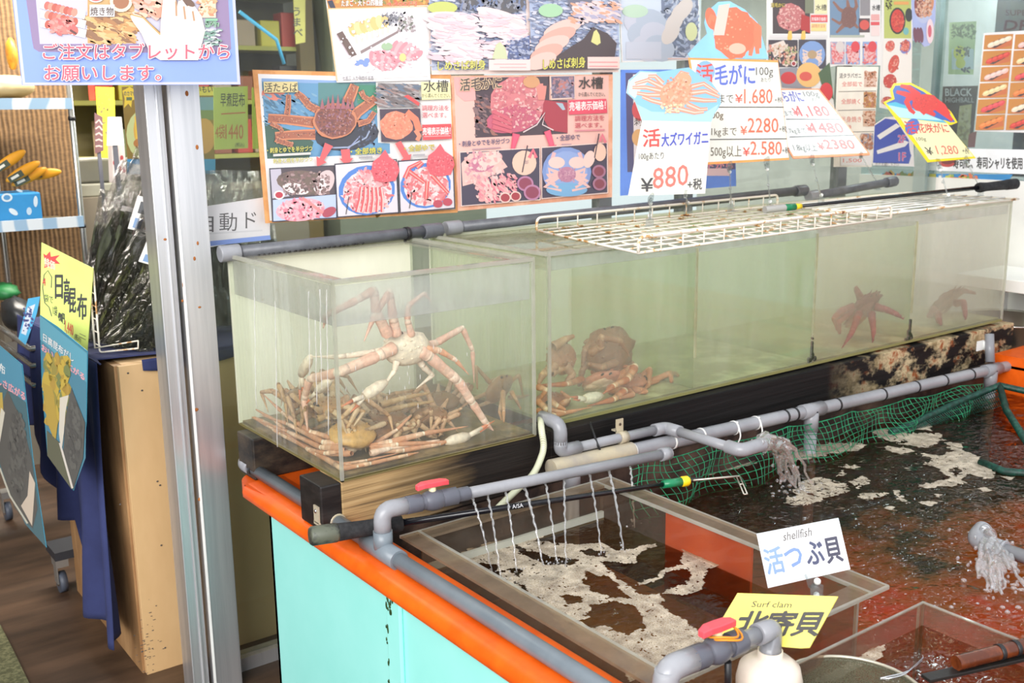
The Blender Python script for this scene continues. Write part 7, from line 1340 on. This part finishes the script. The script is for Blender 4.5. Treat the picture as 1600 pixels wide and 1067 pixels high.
o, A = sign('vertical_banner', [(560, 0), (690, -80), (690, 470), (585, 490)], 3.9, M('yellow_banner', (216, 206, 110), .5), 'yellow vertical banner with black brush letters behind the glass', 'banner', T=(380, 0, 7.1136)); A.text('うまべ', 560, 170, 110, (50, 50, 30), .04, vert=True); A.build(o)
o = MB().tube([PY(374, 18, 3.4), PY(432, 62, 3.4), PY(444, 100, 3.4)], .010, 8).build('blue_strap', M('blue_strap', (60, 160, 206), .5)); tag(o, 'light blue strap hanging behind the shop glass', 'strap')
CB = thing('storage_cabinet', (2.5, 4.0, 0), 'grey-green storage cabinet behind the shop glass', 'cabinet')
MB().box((2.15, 4.1, 0), (3.3, 4.6, 2.4)).build('body', M('cabinet_grey_green', (120, 126, 112), .5), CB); MB().box((2.15, 4.08, 1.72), (3.3, 4.1, 1.75)).build('rail', M('dark_rail', (70, 72, 62), .5), CB)
# second table with chrome basket, casters, mat
TT = thing('chrome_cart', (-.2, 2.2, 0), 'chrome wire cart behind the navy cloth, at the picture edge', 'cart')
a_, b_ = PX(0, 512, -.30), PX(48, 545, -.30); d_2 = (b_ - a_).normalized()
for dz in (0, -.055, -.12): MB().tube([a_ - d_2 * .5 + Vector((0, 0, dz)), b_ + d_2 * .0 + Vector((0, 0, dz)), b_ + Vector((.25, .0, dz))], .009, 10).build('rail', chrome, TT)
MB().box((-.28, 1.86, a_.z - .14), (.05, 2.36, a_.z - .13)).build('deck', M('dark_deck', (52, 50, 48), .6), TT)
def caster(c, label):
    o = thing('caster_wheel', c, label, 'caster'); c = Vector(c)
    MB().tube([c + Vector((-.012, 0, 0)), c + Vector((.012, 0, 0))], .036, 20).build('wheel', M('blue_grey_wheel', (70, 76, 88), .5), o)
    MB().tube([c + Vector((-.014, 0, 0)), c + Vector((.014, 0, 0))], .014, 12).build('hub', steel, o); MB().box(tuple(c + Vector((-.018, -.02, .0))), tuple(c + Vector((-.0135, .02, .06)))).box(tuple(c + Vector((-.02, -.03, .06))), tuple(c + Vector((.02, .03, .085)))).build('fork', M('grey_fork', (150, 148, 144), .4, .6), o); return o
q = PZ(97, 908, .036); caster(q, 'caster wheel under the navy cloth nearest the picture bottom'); q2_ = PZ(12, 798, .036); caster(q2_, 'caster wheel further back at the left picture edge')
for c in (q, q2_): pass
fr_ = MB().box((q.x - .02, q.y - .03, .1215), (.28, 1.62, .15)).build('trolley_base', M('dark_trolley', (44, 46, 52), .5)); tag(fr_, 'dark trolley base over the caster behind the plywood box', 'base')
m = MB(); pm_ = [PZ(0, 975, .006), PZ(18, 1010, .006), PZ(52, 1080, .006), PZ(-120, 1140, .006), PZ(-200, 1000, .006)]
o = MB().plate(pm_, (0, 0, 1), .006).build('floor_mat', M2('olive_coir_mat', (84, 84, 56), (120, 118, 84), nscale=90, rough=.9, bump=.4)); tag(o, 'olive coir floor mat at the lower left corner', 'mat')
o = MB().ell(PX(25, 490, -.22), (.05, 0, 0), (0, .10, 0), (0, 0, .06), 16, 10, lambda d: 1 + .2 * noise.noise(d * 4)).build('dark_bag', M('dark_bag', (40, 42, 44), .35)); tag(o, 'dark plastic bag in the chrome cart', 'bag')
o = MB().ell(PX(8, 455, -.18), (.05, 0, 0), (0, .08, 0), (0, 0, .035), 14, 9, lambda d: 1 + .2 * noise.noise(d * 4 + Vector((2, 0, 0)))).build('green_packet', M2('green_red_packet', (40, 120, 66), (190, 60, 46), .6, .66, nscale=12)); tag(o, 'green and red packet on the chrome cart', 'packet')
T = (0, 200, 2.9647)
o, A = board('blue_tag', [(130, 790), (186, 780), (170, 860), (118, 1005), (85, 975)], PX(45, 500, -.29), Vector((-.85, -.5, .1)), .001, M('sky_blue_tag', (92, 180, 222), .4), 'light blue label card tied to the chrome cart beside the kelp sign', 'label card', None, T); A.poly([(128, 830), (164, 815), (120, 960), (98, 950)], (226, 236, 250)).fleck(108, 830, 150, 940, [(50, 60, 130), (80, 90, 160)], 16, 9); A.build(o)
